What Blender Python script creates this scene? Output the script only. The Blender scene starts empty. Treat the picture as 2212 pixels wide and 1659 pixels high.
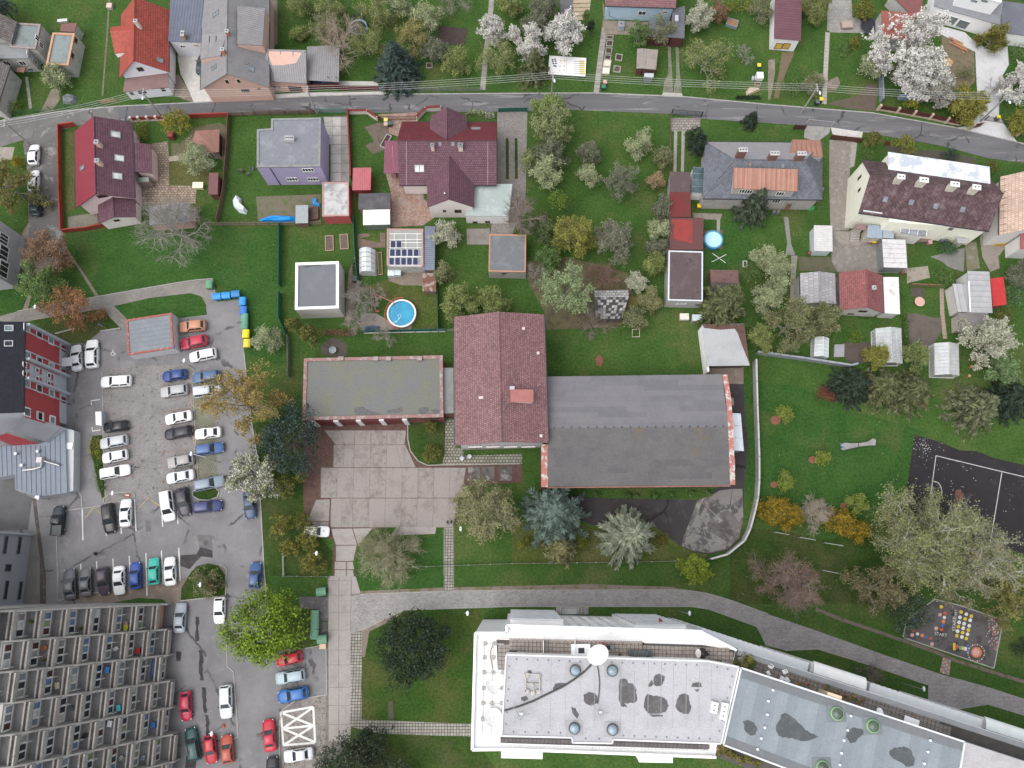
import bpy,bmesh,math,random
import numpy as np
from mathutils import Vector as V3,Matrix,geometry
SC=bpy.context.scene
COL=SC.collection
FPX,CX,CY,VY,HCAM=1682.,1106.,829.5,1225.,120.
TILT=math.atan((VY-CY)/FPX)
cam_d=bpy.data.cameras.new('camera');cam=bpy.data.objects.new('camera',cam_d);COL.objects.link(cam)
cam.location=(0,0,HCAM);cam.rotation_euler=(TILT,0,0)
cam_d.sensor_fit='HORIZONTAL';cam_d.sensor_width=36.;cam_d.lens=36.*FPX/2212.
cam_d.clip_start=1.;cam_d.clip_end=3000.
SC.camera=cam
SUN_EL,SUN_AZ=math.radians(62),math.radians(240)
wd=bpy.data.worlds.new('World');SC.world=wd;wd.use_nodes=True
nt=wd.node_tree;nt.nodes.clear()
sky=nt.nodes.new('ShaderNodeTexSky');sky.sky_type='NISHITA';sky.sun_disc=False
sky.sun_elevation=SUN_EL;sky.sun_rotation=SUN_AZ;sky.dust_density=4.;sky.air_density=1.;sky.altitude=300
hs=nt.nodes.new('ShaderNodeHueSaturation');hs.inputs['Saturation'].default_value=.24
bg=nt.nodes.new('ShaderNodeBackground');bg.inputs['Strength'].default_value=.15
out=nt.nodes.new('ShaderNodeOutputWorld')
nt.links.new(sky.outputs[0],hs.inputs['Color']);nt.links.new(hs.outputs[0],bg.inputs['Color']);nt.links.new(bg.outputs[0],out.inputs[0])
sun_d=bpy.data.lights.new('sun','SUN');sun_d.energy=.8;sun_d.angle=math.radians(75);sun_d.color=(1.,.965,.92)
sun=bpy.data.objects.new('sun',sun_d);COL.objects.link(sun)
sd=V3((math.sin(SUN_AZ)*math.cos(SUN_EL),math.cos(SUN_AZ)*math.cos(SUN_EL),math.sin(SUN_EL)))
sun.rotation_euler=sd.to_track_quat('Z','Y').to_euler();sun.location=sd*200
SC.view_settings.view_transform='Standard';SC.view_settings.look='None'
SC.view_settings.exposure=.85;SC.view_settings.gamma=1.
SC.cycles.max_bounces=5;SC.cycles.diffuse_bounces=3;SC.cycles.transparent_max_bounces=12
SC.cycles.use_denoising=True
CROP=[0.,0.,1.]
def crop(i,j):CROP[:]=[553.*i,414.75*j,.25]
def full():CROP[:]=[0.,0.,1.]
def zmc(x0,y0,sc):CROP[:]=[x0/1.44665,y0/1.44665,1/(sc*1.44665)]
def dpx(x,y):return CROP[0]+x*CROP[2],CROP[1]+y*CROP[2]
CT,ST=math.cos(TILT),math.sin(TILT)
def ray(x,y):
 X,Y=dpx(x,y)
 u,v=(X-CX)/FPX,-(Y-CY)/FPX
 return V3((u,CT*v+ST,ST*v-CT))
CAMP=V3((0,0,HCAM))
def W(x,y,z=0.):
 r=ray(x,y);k=(z-HCAM)/r.z
 return CAMP+r*k
def WL(pts,z=0.):return[W(p[0],p[1],z)for p in pts]
def hit(x,y,p,n):
 r=ray(x,y);d=r.dot(n)
 return CAMP+r*((p-CAMP).dot(n)/d)
def mpp(x,y,z=0.):
 return(W(x,y,z)-CAMP).length/FPX
MATS={}
def nodes(name):
 m=bpy.data.materials.new(name);m.use_nodes=True
 n=m.node_tree.nodes;b=n['Principled BSDF']
 return m,n,m.node_tree.links,b
def rgb(c):return(c[0],c[1],c[2],1.)
def mx_(n,l,fac,a,b,mode='MIX'):
 x=n.new('ShaderNodeMix');x.data_type='RGBA';x.blend_type=mode
 for s,v in((x.inputs[0],fac),(x.inputs[6],a),(x.inputs[7],b)):
  if hasattr(v,'is_linked')or isinstance(v,bpy.types.NodeSocket):l.new(v,s)
  elif isinstance(v,(int,float)):s.default_value=v
  else:s.default_value=rgb(v)
 return x.outputs[2]
def nz_(n,l,vec,scale,detail=4,rough=.6,dist=0.):
 t=n.new('ShaderNodeTexNoise');t.inputs['Scale'].default_value=scale
 t.inputs['Detail'].default_value=detail;t.inputs['Roughness'].default_value=rough;t.inputs['Distortion'].default_value=dist
 l.new(vec,t.inputs['Vector']);return t.outputs[0]
def rp_(n,l,fac,a,b):
 r=n.new('ShaderNodeMapRange');r.inputs[1].default_value=a;r.inputs[2].default_value=b;r.clamp=True
 l.new(fac,r.inputs[0]);return r.outputs[0]
def math_(n,l,op,a,b=0.):
 x=n.new('ShaderNodeMath');x.operation=op
 for s,v in((x.inputs[0],a),(x.inputs[1],b)):
  if isinstance(v,(int,float)):s.default_value=v
  else:l.new(v,s)
 return x.outputs[0]
def pos(n):return n.new('ShaderNodeNewGeometry').outputs['Position']
def uvv(n):return n.new('ShaderNodeUVMap').outputs[0]
def bump(n,l,b,h,strength=.3,dist=.05):
 x=n.new('ShaderNodeBump');x.inputs['Strength'].default_value=strength;x.inputs['Distance'].default_value=dist
 l.new(h,x.inputs['Height']);l.new(x.outputs[0],b.inputs['Normal'])
def dark(c,k):return tuple(v*k for v in c)
def pl_(c,rough=.8,var=.25,scale=1.2,metal=0.,spec=.3,fine=9.):
 key=('plain',c,rough,var,scale,metal)
 if key in MATS:return MATS[key]
 m,n,l,b=nodes('painted_surface')
 p=pos(n)
 a=rp_(n,l,nz_(n,l,p,scale,5),.32,.68);f=nz_(n,l,p,fine,3)
 col=mx_(n,l,a,dark(c,1-var),dark(c,1+var*.35))
 col=mx_(n,l,rp_(n,l,f,.35,.75),col,dark(c,1-var*.6))
 l.new(col,b.inputs['Base Color']);b.inputs['Roughness'].default_value=rough
 b.inputs['Metallic'].default_value=metal;b.inputs['Specular IOR Level'].default_value=spec
 MATS[key]=m;return m
def sn(c,c2,scale=.6,lo=.5,hi=.62,rough=.85,fine=.25,c3=None,s3=2.5,lo3=.58,h3=.66,spec=.25):
 0
 key=('st',c,c2,scale,lo,hi,c3,s3,lo3)
 if key in MATS:return MATS[key]
 m,n,l,b=nodes('weathered_surface')
 p=pos(n)
 f=rp_(n,l,nz_(n,l,p,scale,7,.65,.3),lo,hi)
 fn=nz_(n,l,p,7.,4,.7)
 col=mx_(n,l,f,c,c2)
 if c3:col=mx_(n,l,rp_(n,l,nz_(n,l,p,s3,6,.7),lo3,h3),col,c3)
 col=mx_(n,l,rp_(n,l,fn,.3,.7),mx_(n,l,1.,col,(1-fine,)*3,'MULTIPLY'),col)
 l.new(col,b.inputs['Base Color']);b.inputs['Roughness'].default_value=rough;b.inputs['Specular IOR Level'].default_value=spec
 bump(n,l,b,fn,.25,.03)
 MATS[key]=m;return m
def ti_(c,w=.33,h=.4,var=.3,gap=.035,moss=None,rough=.6,diamond=False,gapc=None,light=None):
 key=('ti',c,w,h,var,gap,moss,diamond,light)
 if key in MATS:return MATS[key]
 m,n,l,b=nodes('roof_tiles')
 uv=uvv(n)
 if diamond:
  mp=n.new('ShaderNodeMapping');mp.inputs['Rotation'].default_value=(0,0,math.radians(45));l.new(uv,mp.inputs[0]);uv=mp.outputs[0]
 br=n.new('ShaderNodeTexBrick');l.new(uv,br.inputs['Vector'])
 br.inputs['Scale'].default_value=1.;br.inputs['Brick Width'].default_value=w;br.inputs['Row Height'].default_value=h
 br.inputs['Mortar Size'].default_value=gap;br.inputs['Mortar Smooth'].default_value=.2
 br.inputs['Color1'].default_value=rgb(dark(c,1-var));br.inputs['Color2'].default_value=rgb(dark(c,1+var*.6))
 br.inputs['Mortar'].default_value=rgb(gapc if gapc else dark(c,.35));br.offset=0. if diamond else .5
 p=pos(n)
 col=mx_(n,l,rp_(n,l,nz_(n,l,p,.5,5),.35,.7),mx_(n,l,1.,br.outputs[0],(.8,.8,.8),'MULTIPLY'),br.outputs[0])
 if moss:col=mx_(n,l,math_(n,l,'MULTIPLY',rp_(n,l,nz_(n,l,p,.9,6,.7),.5,.7),.8),col,moss)
 if light:col=mx_(n,l,rp_(n,l,nz_(n,l,p,7.,2,.5),.66,.72),col,light)
 l.new(col,b.inputs['Base Color']);b.inputs['Roughness'].default_value=rough;b.inputs['Specular IOR Level'].default_value=.3
 bump(n,l,b,math_(n,l,'SUBTRACT',1.,br.outputs[1]),.5,.05)
 MATS[key]=m;return m
def rbd(c,pitch=.4,axis=0,rough=.45,var=.2,depth=.04,metal=0.,dirt=None):
 0
 key=('rb',c,pitch,axis,rough,metal,dirt)
 if key in MATS:return MATS[key]
 m,n,l,b=nodes('ribbed_sheet')
 uv=uvv(n);sp=n.new('ShaderNodeSeparateXYZ');l.new(uv,sp.inputs[0])
 s=math_(n,l,'SINE',math_(n,l,'MULTIPLY',sp.outputs[axis],2*math.pi/pitch))
 k=rp_(n,l,s,.75,1.)
 p=pos(n)
 col=mx_(n,l,rp_(n,l,nz_(n,l,p,.8,5),.3,.7),dark(c,1-var),c)
 col=mx_(n,l,math_(n,l,'MULTIPLY',k,.55),col,dark(c,.5))
 if dirt:col=mx_(n,l,rp_(n,l,nz_(n,l,p,.7,7,.7),.5,.66),col,dirt)
 l.new(col,b.inputs['Base Color']);b.inputs['Roughness'].default_value=rough;b.inputs['Metallic'].default_value=metal
 b.inputs['Specular IOR Level'].default_value=.35
 bump(n,l,b,s,.5,depth)
 MATS[key]=m;return m
def grassm(c1,c2,c3,scale=.25,name='grass',straw=.62,bmp=.6):
 key=('gr',c1,c2,c3,scale)
 if key in MATS:return MATS[key]
 m,n,l,b=nodes(name)
 p=pos(n)
 a=rp_(n,l,nz_(n,l,p,scale,6,.65,.4),.35,.65)
 col=mx_(n,l,a,c1,c2)
 col=mx_(n,l,math_(n,l,'MULTIPLY',rp_(n,l,nz_(n,l,p,.12,5,.6),straw-.1,straw+.06),.75),col,c3)
 n2=nz_(n,l,p,2.6,5,.75)
 col=mx_(n,l,rp_(n,l,n2,.36,.6),mx_(n,l,1.,col,(.52,.58,.5),'MULTIPLY'),col)
 n3=nz_(n,l,p,9.,3,.7)
 col=mx_(n,l,rp_(n,l,n3,.52,.72),col,mx_(n,l,1.,col,(1.55,1.4,1.35),'MULTIPLY'))
 w=n.new('ShaderNodeTexVoronoi');w.inputs['Scale'].default_value=1.1;l.new(p,w.inputs['Vector'])
 wn=nz_(n,l,p,.2,3)
 fl=math_(n,l,'MULTIPLY',math_(n,l,'LESS_THAN',w.outputs['Distance'],.075),math_(n,l,'GREATER_THAN',wn,.6))
 col=mx_(n,l,math_(n,l,'MULTIPLY',fl,.6),col,(.42,.42,.22))
 l.new(col,b.inputs['Base Color']);b.inputs['Roughness'].default_value=.95;b.inputs['Specular IOR Level'].default_value=.1
 bump(n,l,b,math_(n,l,'ADD',n2,math_(n,l,'MULTIPLY',n3,.5)),bmp,.16)
 MATS[key]=m;return m
def asphalt(c,patchc=None,crack=0.,scale=.3,wet=None,streak=0.):
 key=('as',c,patchc,crack,wet,streak)
 if key in MATS:return MATS[key]
 m,n,l,b=nodes('asphalt')
 p=pos(n)
 vec=p
 if streak:
  mp=n.new('ShaderNodeMapping');mp.inputs['Scale'].default_value=(.12,1.,1.);l.new(p,mp.inputs[0]);vec=mp.outputs[0]
 a=rp_(n,l,nz_(n,l,vec,scale,7,.65),.32,.68)
 col=mx_(n,l,a,dark(c,.78),dark(c,1.15))
 if patchc:col=mx_(n,l,rp_(n,l,nz_(n,l,vec,.45 if not streak else .9,8,.7,.5),.56,.62),col,patchc)
 if wet:col=mx_(n,l,rp_(n,l,nz_(n,l,p,.33,6,.6,.8),.6,.64),col,wet)
 g=nz_(n,l,p,14.,3,.8)
 col=mx_(n,l,rp_(n,l,g,.3,.7),mx_(n,l,1.,col,(.78,)*3,'MULTIPLY'),col)
 if crack:
  v=n.new('ShaderNodeTexVoronoi');v.feature='DISTANCE_TO_EDGE';v.inputs['Scale'].default_value=crack
  wv=n.new('ShaderNodeVectorMath');wv.operation='ADD'
  nz=n.new('ShaderNodeTexNoise');nz.inputs['Scale'].default_value=.9;nz.inputs['Detail'].default_value=5;l.new(p,nz.inputs['Vector'])
  l.new(p,wv.inputs[0]);l.new(nz.outputs[1],wv.inputs[1]);l.new(wv.outputs[0],v.inputs['Vector'])
  k=math_(n,l,'MULTIPLY',math_(n,l,'LESS_THAN',v.outputs['Distance'],.018),rp_(n,l,nz_(n,l,p,.25,3),.48,.58))
  col=mx_(n,l,k,col,dark(c,.4))
 l.new(col,b.inputs['Base Color']);b.inputs['Roughness'].default_value=.85;b.inputs['Specular IOR Level'].default_value=.3
 bump(n,l,b,g,.25,.02)
 MATS[key]=m;return m
def pavers(c,w=.2,h=.2,gap=.02,var=.25,off=.5,dirt=None,gapc=None,blot=0.,rot=0.,dl=.52,dh=.62):
 key=('pv',c,w,h,gap,var,off,dirt,rot,blot)
 if key in MATS:return MATS[key]
 m,n,l,b=nodes('paving')
 p=pos(n);uv=p
 if rot:
  mp=n.new('ShaderNodeMapping');mp.inputs['Rotation'].default_value=(0,0,rot);l.new(p,mp.inputs[0]);uv=mp.outputs[0]
 br=n.new('ShaderNodeTexBrick');l.new(uv,br.inputs['Vector'])
 br.inputs['Scale'].default_value=1.;br.inputs['Brick Width'].default_value=w;br.inputs['Row Height'].default_value=h
 br.inputs['Mortar Size'].default_value=gap;br.offset=off
 br.inputs['Color1'].default_value=rgb(dark(c,1-var));br.inputs['Color2'].default_value=rgb(dark(c,1+var*.5))
 br.inputs['Mortar'].default_value=rgb(gapc if gapc else dark(c,.5))
 col=mx_(n,l,rp_(n,l,nz_(n,l,p,.4,6),.35,.65),mx_(n,l,1.,br.outputs[0],(.8,)*3,'MULTIPLY'),br.outputs[0])
 if dirt:col=mx_(n,l,rp_(n,l,nz_(n,l,p,.5,7,.7),dl,dh),col,dirt)
 if blot:
  v=n.new('ShaderNodeTexVoronoi');v.inputs['Scale'].default_value=1.5;l.new(p,v.inputs['Vector'])
  k=math_(n,l,'MULTIPLY',math_(n,l,'LESS_THAN',v.outputs['Distance'],.42),rp_(n,l,nz_(n,l,p,.9,4),.5,.56))
  sp=nz_(n,l,p,3.5,3,.6);k=math_(n,l,'MULTIPLY',k,rp_(n,l,sp,.47,.55))
  col=mx_(n,l,math_(n,l,'MULTIPLY',k,blot),col,dark(c,.3))
 l.new(col,b.inputs['Base Color']);b.inputs['Roughness'].default_value=.9;b.inputs['Specular IOR Level'].default_value=.2
 bump(n,l,b,math_(n,l,'SUBTRACT',1.,br.outputs[1]),.3,.02)
 MATS[key]=m;return m
def lfm(c,var=.5,c2=None,trans=.3,rough=.6):
 c=tuple(min(v*1.5+.012,.82)for v in c)
 key=('lf',c,var,c2)
 if key in MATS:return MATS[key]
 m,n,l,b=nodes('foliage')
 g=n.new('ShaderNodeNewGeometry')
 col=mx_(n,l,g.outputs['Random Per Island'],dark(c,1-var),dark(c,1+var))
 nz=nz_(n,l,g.outputs['Position'],.7,4,.6)
 col=mx_(n,l,rp_(n,l,nz,.35,.65),mx_(n,l,1.,col,(.68,)*3,'MULTIPLY'),col)
 if c2:col=mx_(n,l,rp_(n,l,nz_(n,l,g.outputs['Position'],1.6,3,.6),.48,.58),col,c2)
 l.new(col,b.inputs['Base Color']);b.inputs['Roughness'].default_value=rough;b.inputs['Specular IOR Level'].default_value=.12
 t=n.new('ShaderNodeBsdfTranslucent');l.new(col,t.inputs['Color'])
 mx=n.new('ShaderNodeMixShader');mx.inputs[0].default_value=trans
 l.new(b.outputs[0],mx.inputs[1]);l.new(t.outputs[0],mx.inputs[2])
 l.new(mx.outputs[0],n['Material Output'].inputs[0])
 MATS[key]=m;return m
def carpaint(c):
 key=('cp',c)
 if key in MATS:return MATS[key]
 m,n,l,b=nodes('car_paint')
 p=n.new('ShaderNodeTexCoord').outputs['Object']
 col=mx_(n,l,rp_(n,l,nz_(n,l,p,3.,5),.4,.75),c,tuple(v*.86+.012 for v in c))
 l.new(col,b.inputs['Base Color']);b.inputs['Roughness'].default_value=.28
 b.inputs['Specular IOR Level'].default_value=.35;b.inputs['Coat Weight'].default_value=.12;b.inputs['Coat Roughness'].default_value=.1
 MATS[key]=m;return m
def gl_(c=(.02,.025,.03),rough=.08,spec=.5,key='g'):
 k=('gl',c,rough,key)
 if k in MATS:return MATS[k]
 m,n,l,b=nodes('glass_pane')
 col=mx_(n,l,rp_(n,l,nz_(n,l,pos(n),.8,2),.4,.6),c,dark(c,1.5))
 l.new(col,b.inputs['Base Color']);b.inputs['Roughness'].default_value=rough;b.inputs['Specular IOR Level'].default_value=spec
 MATS[k]=m;return m
def clearsheet(c=(.8,.85,.87),alpha=.5,rough=.15):
 k=('cs',c,alpha)
 if k in MATS:return MATS[k]
 m,n,l,b=nodes('clear_sheet')
 a=rp_(n,l,nz_(n,l,pos(n),1.2,4),.3,.7)
 l.new(mx_(n,l,a,dark(c,.8),c),b.inputs['Base Color']);b.inputs['Roughness'].default_value=rough;b.inputs['Alpha'].default_value=alpha
 MATS[k]=m;return m
WHITE=(.8,.8,.79);CREAM=(.72,.66,.5);GREYC=(.33,.33,.33);CONC=(.3,.285,.275)
BARK=pl_((.16,.14,.115),.95,.4,2.);PBK=pl_((.5,.48,.4),.9,.3,2.);GBK=pl_((.34,.31,.27),.9,.4,2.)
TWIG=pl_((.26,.215,.18),.95,.35,2.)
GLASS=gl_();GLL=gl_((.16,.19,.22),.1,.5,'l')
FW=pl_((.78,.78,.77),.5,.12);BW_=pl_((.1,.055,.035),.6,.3);TYRE=pl_((.02,.02,.02),.8,.2);RIM=pl_((.42,.43,.44),.35,.2,metal=.7)
SX=pl_((.45,.46,.47),.4,.2,metal=.6);DM=pl_((.035,.035,.04),.5,.3);PLAST=pl_((.03,.03,.03),.6,.2)
ORG={}
def tag(o,lb_=None,cat=None,gp_=None,kind=None):
 if lb_:o['label']=lb_
 if cat:o['category']=cat
 if gp_:o['group']=gp_
 if kind:o['kind']=kind
 return o
def em_(name,loc,lb_,cat,gp_=None,rz=0.):
 o=bpy.data.objects.new(name,None);COL.objects.link(o);o.empty_display_size=.2
 o.location=loc;o.rotation_euler=(0,0,rz);ORG[o.name]=V3(loc)
 return tag(o,lb_,cat,gp_)
def auto_uv(me):
 nv=len(me.loops)
 if not nv:return
 lay=me.uv_layers.new(name='UVMap')
 np_=len(me.polygons)
 nrm=np.empty(np_*3,'f');me.polygons.foreach_get('normal',nrm);nrm=nrm.reshape(-1,3)
 tot=np.empty(np_,'i');me.polygons.foreach_get('loop_total',tot)
 vi=np.empty(nv,'i');me.loops.foreach_get('vertex_index',vi)
 co=np.empty(len(me.vertices)*3,'f');me.vertices.foreach_get('co',co);co=co.reshape(-1,3)
 n=np.repeat(nrm,tot,axis=0);c=co[vi]
 u=np.stack([-n[:,1],n[:,0],np.zeros(nv)],1);L=np.linalg.norm(u,axis=1)
 flat=L<.02;u[flat]=(1,0,0);L[flat]=1;u/=L[:,None]
 v=np.cross(n,u)
 uv=np.stack([(c*u).sum(1),(c*v).sum(1)],1).astype('f')
 lay.data.foreach_set('uv',uv.ravel())
class MB:
 def __init__(s):s.v=[];s.f=[]
 def add(s,vs,fs):
  o=len(s.v);s.v+=[V3(p)for p in vs];s.f+=[tuple(i+o for i in f)for f in fs];return s
 def box(s,c,size,rz=0.,M=None):
  hx,hy,hz=size[0]/2,size[1]/2,size[2]/2;c=V3(c)
  R=M if M is not None else Matrix.Rotation(rz,3,'Z')
  vs=[c+R@V3((x*hx,y*hy,z*hz))for z in(-1,1)for y in(-1,1)for x in(-1,1)]
  return s.add(vs,[(0,2,3,1),(4,5,7,6),(0,1,5,4),(2,6,7,3),(0,4,6,2),(1,3,7,5)])
 def prism(s,pts,z0,z1):
  n=len(pts);P2=[V3((p[0],p[1],0))for p in pts]
  if sum(P2[i].x*P2[(i+1)%n].y-P2[(i+1)%n].x*P2[i].y for i in range(n))<0:P2=P2[::-1]
  vs=[V3((p.x,p.y,z0))for p in P2]+[V3((p.x,p.y,z1))for p in P2]
  fs=[(i,(i+1)%n,(i+1)%n+n,i+n)for i in range(n)]
  if n<=4:fs+=[tuple(range(n,2*n)),tuple(range(n-1,-1,-1))]
  else:
   for t in geometry.tessellate_polygon([P2]):
    a,b,c=t
    if(P2[b]-P2[a]).cross(P2[c]-P2[a]).z<0:b,c=c,b
    fs+=[(a+n,b+n,c+n),(c,b,a)]
  return s.add(vs,fs)
 def slab(s,pts,th=.12):
  0
  n=len(pts);pts=[V3(p)for p in pts]
  nn=sum(((pts[i]-pts[0]).cross(pts[i+1]-pts[0])for i in range(1,n-1)),V3())
  if nn.z<0:pts=pts[::-1]
  vs=pts+[p-V3((0,0,th))for p in pts]
  fs=[tuple(range(n)),tuple(range(2*n-1,n-1,-1))]+[((i+1)%n,i,i+n,(i+1)%n+n)for i in range(n)]
  return s.add(vs,fs)
 def sheet(s,pts):
  n=len(pts);P2=[V3((p[0],p[1],0))for p in pts]
  fs=[]
  for t in geometry.tessellate_polygon([P2]):
   a,b,c=t
   if(P2[b]-P2[a]).cross(P2[c]-P2[a]).z<0:b,c=c,b
   fs.append((a,b,c))
  return s.add(pts,fs)
 def cyl(s,c,r,h,n=12,r2=None,cap=True):
  c=V3(c);r2=r if r2 is None else r2
  vs=[c+V3((r*math.cos(6.28319*i/n),r*math.sin(6.28319*i/n),0))for i in range(n)]
  vs+=[c+V3((r2*math.cos(6.28319*i/n),r2*math.sin(6.28319*i/n),h))for i in range(n)]
  fs=[(i,(i+1)%n,(i+1)%n+n,i+n)for i in range(n)]
  if cap:fs+=[tuple(range(n,2*n)),tuple(range(n-1,-1,-1))]
  return s.add(vs,fs)
 def lathe(s,c,prof,n=16,sx=1.,sy=1.):
  c=V3(c);k=len(prof);vs=[];fs=[]
  for r,z in prof:
   for i in range(n):vs.append(c+V3((sx*r*math.cos(6.28319*i/n),sy*r*math.sin(6.28319*i/n),z)))
  for j in range(k-1):
   for i in range(n):fs.append((j*n+i,j*n+(i+1)%n,(j+1)*n+(i+1)%n,(j+1)*n+i))
  fs.append(tuple(range(n-1,-1,-1)));fs.append(tuple(range((k-1)*n,k*n)))
  return s.add(vs,fs)
 def tube(s,pts,r,n=5,r2=None):
  pts=[V3(p)for p in pts];m=len(pts);vs=[];fs=[]
  for i,p in enumerate(pts):
   d=(pts[min(i+1,m-1)]-pts[max(i-1,0)]).normalized()
   a=d.cross(V3((0,0,1)))if abs(d.z)<.9 else d.cross(V3((1,0,0)));a.normalize();b=d.cross(a)
   rr=r if r2 is None else r+(r2-r)*i/(m-1)
   vs+=[p+a*rr*math.cos(6.28319*k/n)+b*rr*math.sin(6.28319*k/n)for k in range(n)]
  for i in range(m-1):
   for k in range(n):fs.append((i*n+k,i*n+(k+1)%n,(i+1)*n+(k+1)%n,(i+1)*n+k))
  fs+=[tuple(range(n-1,-1,-1)),tuple(range((m-1)*n,m*n))]
  return s.add(vs,fs)
 def bar(s,a,b,w,h):
  0
  a=V3(a);b=V3(b);d=b-a;L=d.length
  if L<1e-6:return s
  x=d/L;y=V3((0,0,1)).cross(x)
  if y.length<1e-3:y=V3((0,1,0))
  y.normalize();z=x.cross(y)
  return s.box((a+b)/2,(L,w,h),M=Matrix((x,y,z)).transposed())
 def mk(s,name,mat,parent=None,lb_=None,cat=None,gp_=None,kind=None,smooth=False,base=None):
  if not s.f:return None
  if parent is not None:org=ORG[parent.name]
  elif base is not None:org=V3(base)
  else:
   xs=[p.x for p in s.v];ys=[p.y for p in s.v]
   org=V3(((min(xs)+max(xs))/2,(min(ys)+max(ys))/2,min(p.z for p in s.v)))
  me=bpy.data.meshes.new(name)
  me.from_pydata([tuple(p-org)for p in s.v],[],s.f);me.update()
  auto_uv(me)
  for m in(mat if isinstance(mat,(list,tuple))else[mat]):me.materials.append(m)
  if smooth:me.polygons.foreach_set('use_smooth',[True]*len(me.polygons))
  o=bpy.data.objects.new(name,me);COL.objects.link(o)
  if parent is not None:
   o.parent=parent;ORG[o.name]=org
  else:
   o.location=org;ORG[o.name]=org
  return tag(o,lb_,cat,gp_,kind)
def cpt(o,parent=None):
 c=o.copy();COL.objects.link(c);c.parent=parent
 if parent is None:ORG[c.name]=V3(c.location)
 for ch in list(o.children):cpt(ch,c)
 return c
def cen(pts):return sum((V3(p)for p in pts),V3())/len(pts)
def in_(q,d):
 0
 n=len(q);c=cen(q);out=[]
 for i in range(n):
  a,p,b=V3(q[i-1]),V3(q[i]),V3(q[(i+1)%n])
  e1=(p-a);e2=(b-p);e1.z=e2.z=0;e1.normalize();e2.normalize()
  n1=V3((-e1.y,e1.x,0));n2=V3((-e2.y,e2.x,0))
  s=1 if sum(V3(q[k]).x*V3(q[(k+1)%n]).y-V3(q[(k+1)%n]).x*V3(q[k]).y for k in range(n))>0 else-1
  n1*=s;n2*=s
  den=1+n1.dot(n2)
  if den<.2:den=.2
  out.append(p+(n1+n2)*(d/den))
 return out
LV=[0.]
PN=[0]
def zz(z):return z*2.5 if z<.03 else z
def ptc(name,pts,mat,z=.01,lb_=None,kind='structure',raw=False,cat=None,base=None):
 P=pts if raw else WL(pts,0)
 PN[0]+=1;z=zz(z)+PN[0]%12*.0002
 mb=MB().sheet([V3((p[0],p[1],z))for p in P])
 return mb.mk(name,mat,lb_=lb_,kind=kind,cat=cat)
def stp(pts,w):
 0
 L,R=[],[]
 for i,p in enumerate(pts):
  d=(pts[min(i+1,len(pts)-1)]-pts[max(i-1,0)]);d.z=0;d.normalize()
  nrm=V3((-d.y,d.x,0))*w/2
  L.append(p+nrm);R.append(p-nrm)
 return L+R[::-1]
def kerb(pts,w=.18,h=.12,mat=None,lb_=None,name='kerb',closed=False):
 P=WL(pts);
 if closed:P=P+[P[0]]
 mb=MB()
 for a,b in zip(P,P[1:]):mb.bar(a+V3((0,0,h/2-.03)),b+V3((0,0,h/2-.03)),w,h+.06)
 return mb.mk(name,mat or pl_((.36,.35,.33),.9,.35),lb_=lb_,kind='structure')
def npo(name,V,F,mat,parent,smooth=False):
 me=bpy.data.meshes.new(name);V=np.asarray(V,'f');F=np.asarray(F,'i')
 k=F.shape[1];nf=len(F)
 me.vertices.add(len(V));me.vertices.foreach_set('co',V.ravel())
 me.loops.add(nf*k);me.loops.foreach_set('vertex_index',F.ravel())
 me.polygons.add(nf);me.polygons.foreach_set('loop_start',np.arange(0,nf*k,k,dtype='i'));me.polygons.foreach_set('loop_total',np.full(nf,k,'i'))
 me.update(calc_edges=True);me.materials.append(mat)
 if smooth:me.polygons.foreach_set('use_smooth',[True]*nf)
 o=bpy.data.objects.new(name,me);COL.objects.link(o);o.parent=parent
 if parent is not None:ORG[o.name]=ORG[parent.name]
 return o
def nrm(a):return a/np.maximum(np.linalg.norm(a,axis=1,keepdims=True),1e-6)
def lq_(rs,P,N,size,elong=1.,D=None):
 0
 n=len(P);s=size*rs.uniform(.6,1.35,(n,1))
 A=rs.normal(size=(n,3))if D is None else D
 A=nrm(A-(A*N).sum(1,keepdims=True)*N);B=np.cross(N,A)
 V=np.stack([P-A*s*elong,P-B*s*.55,P+A*s*elong,P+B*s*.55],1).reshape(-1,3)
 return V,np.arange(4*n).reshape(-1,4)
def seg_tubes(S,sides=3):
 S=np.asarray(S,'f');a,b,ra,rb=S[:,:3],S[:,3:6],S[:,6:7],S[:,7:8]
 d=nrm(b-a);up=np.tile([[.31,.17,.93]],(len(S),1));x=nrm(np.cross(d,up));y=np.cross(d,x)
 V=[]
 for base,r in((a,ra),(b,rb)):
  for k in range(sides):
   t=2*math.pi*k/sides;V.append(base+r*(x*math.cos(t)+y*math.sin(t)))
 V=np.stack(V,1).reshape(-1,3);F=[]
 o=np.arange(len(S))*2*sides
 for k in range(sides):F.append(np.stack([o+k,o+(k+1)%sides,o+sides+(k+1)%sides,o+sides+k],1))
 return V,np.concatenate(F)
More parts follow.
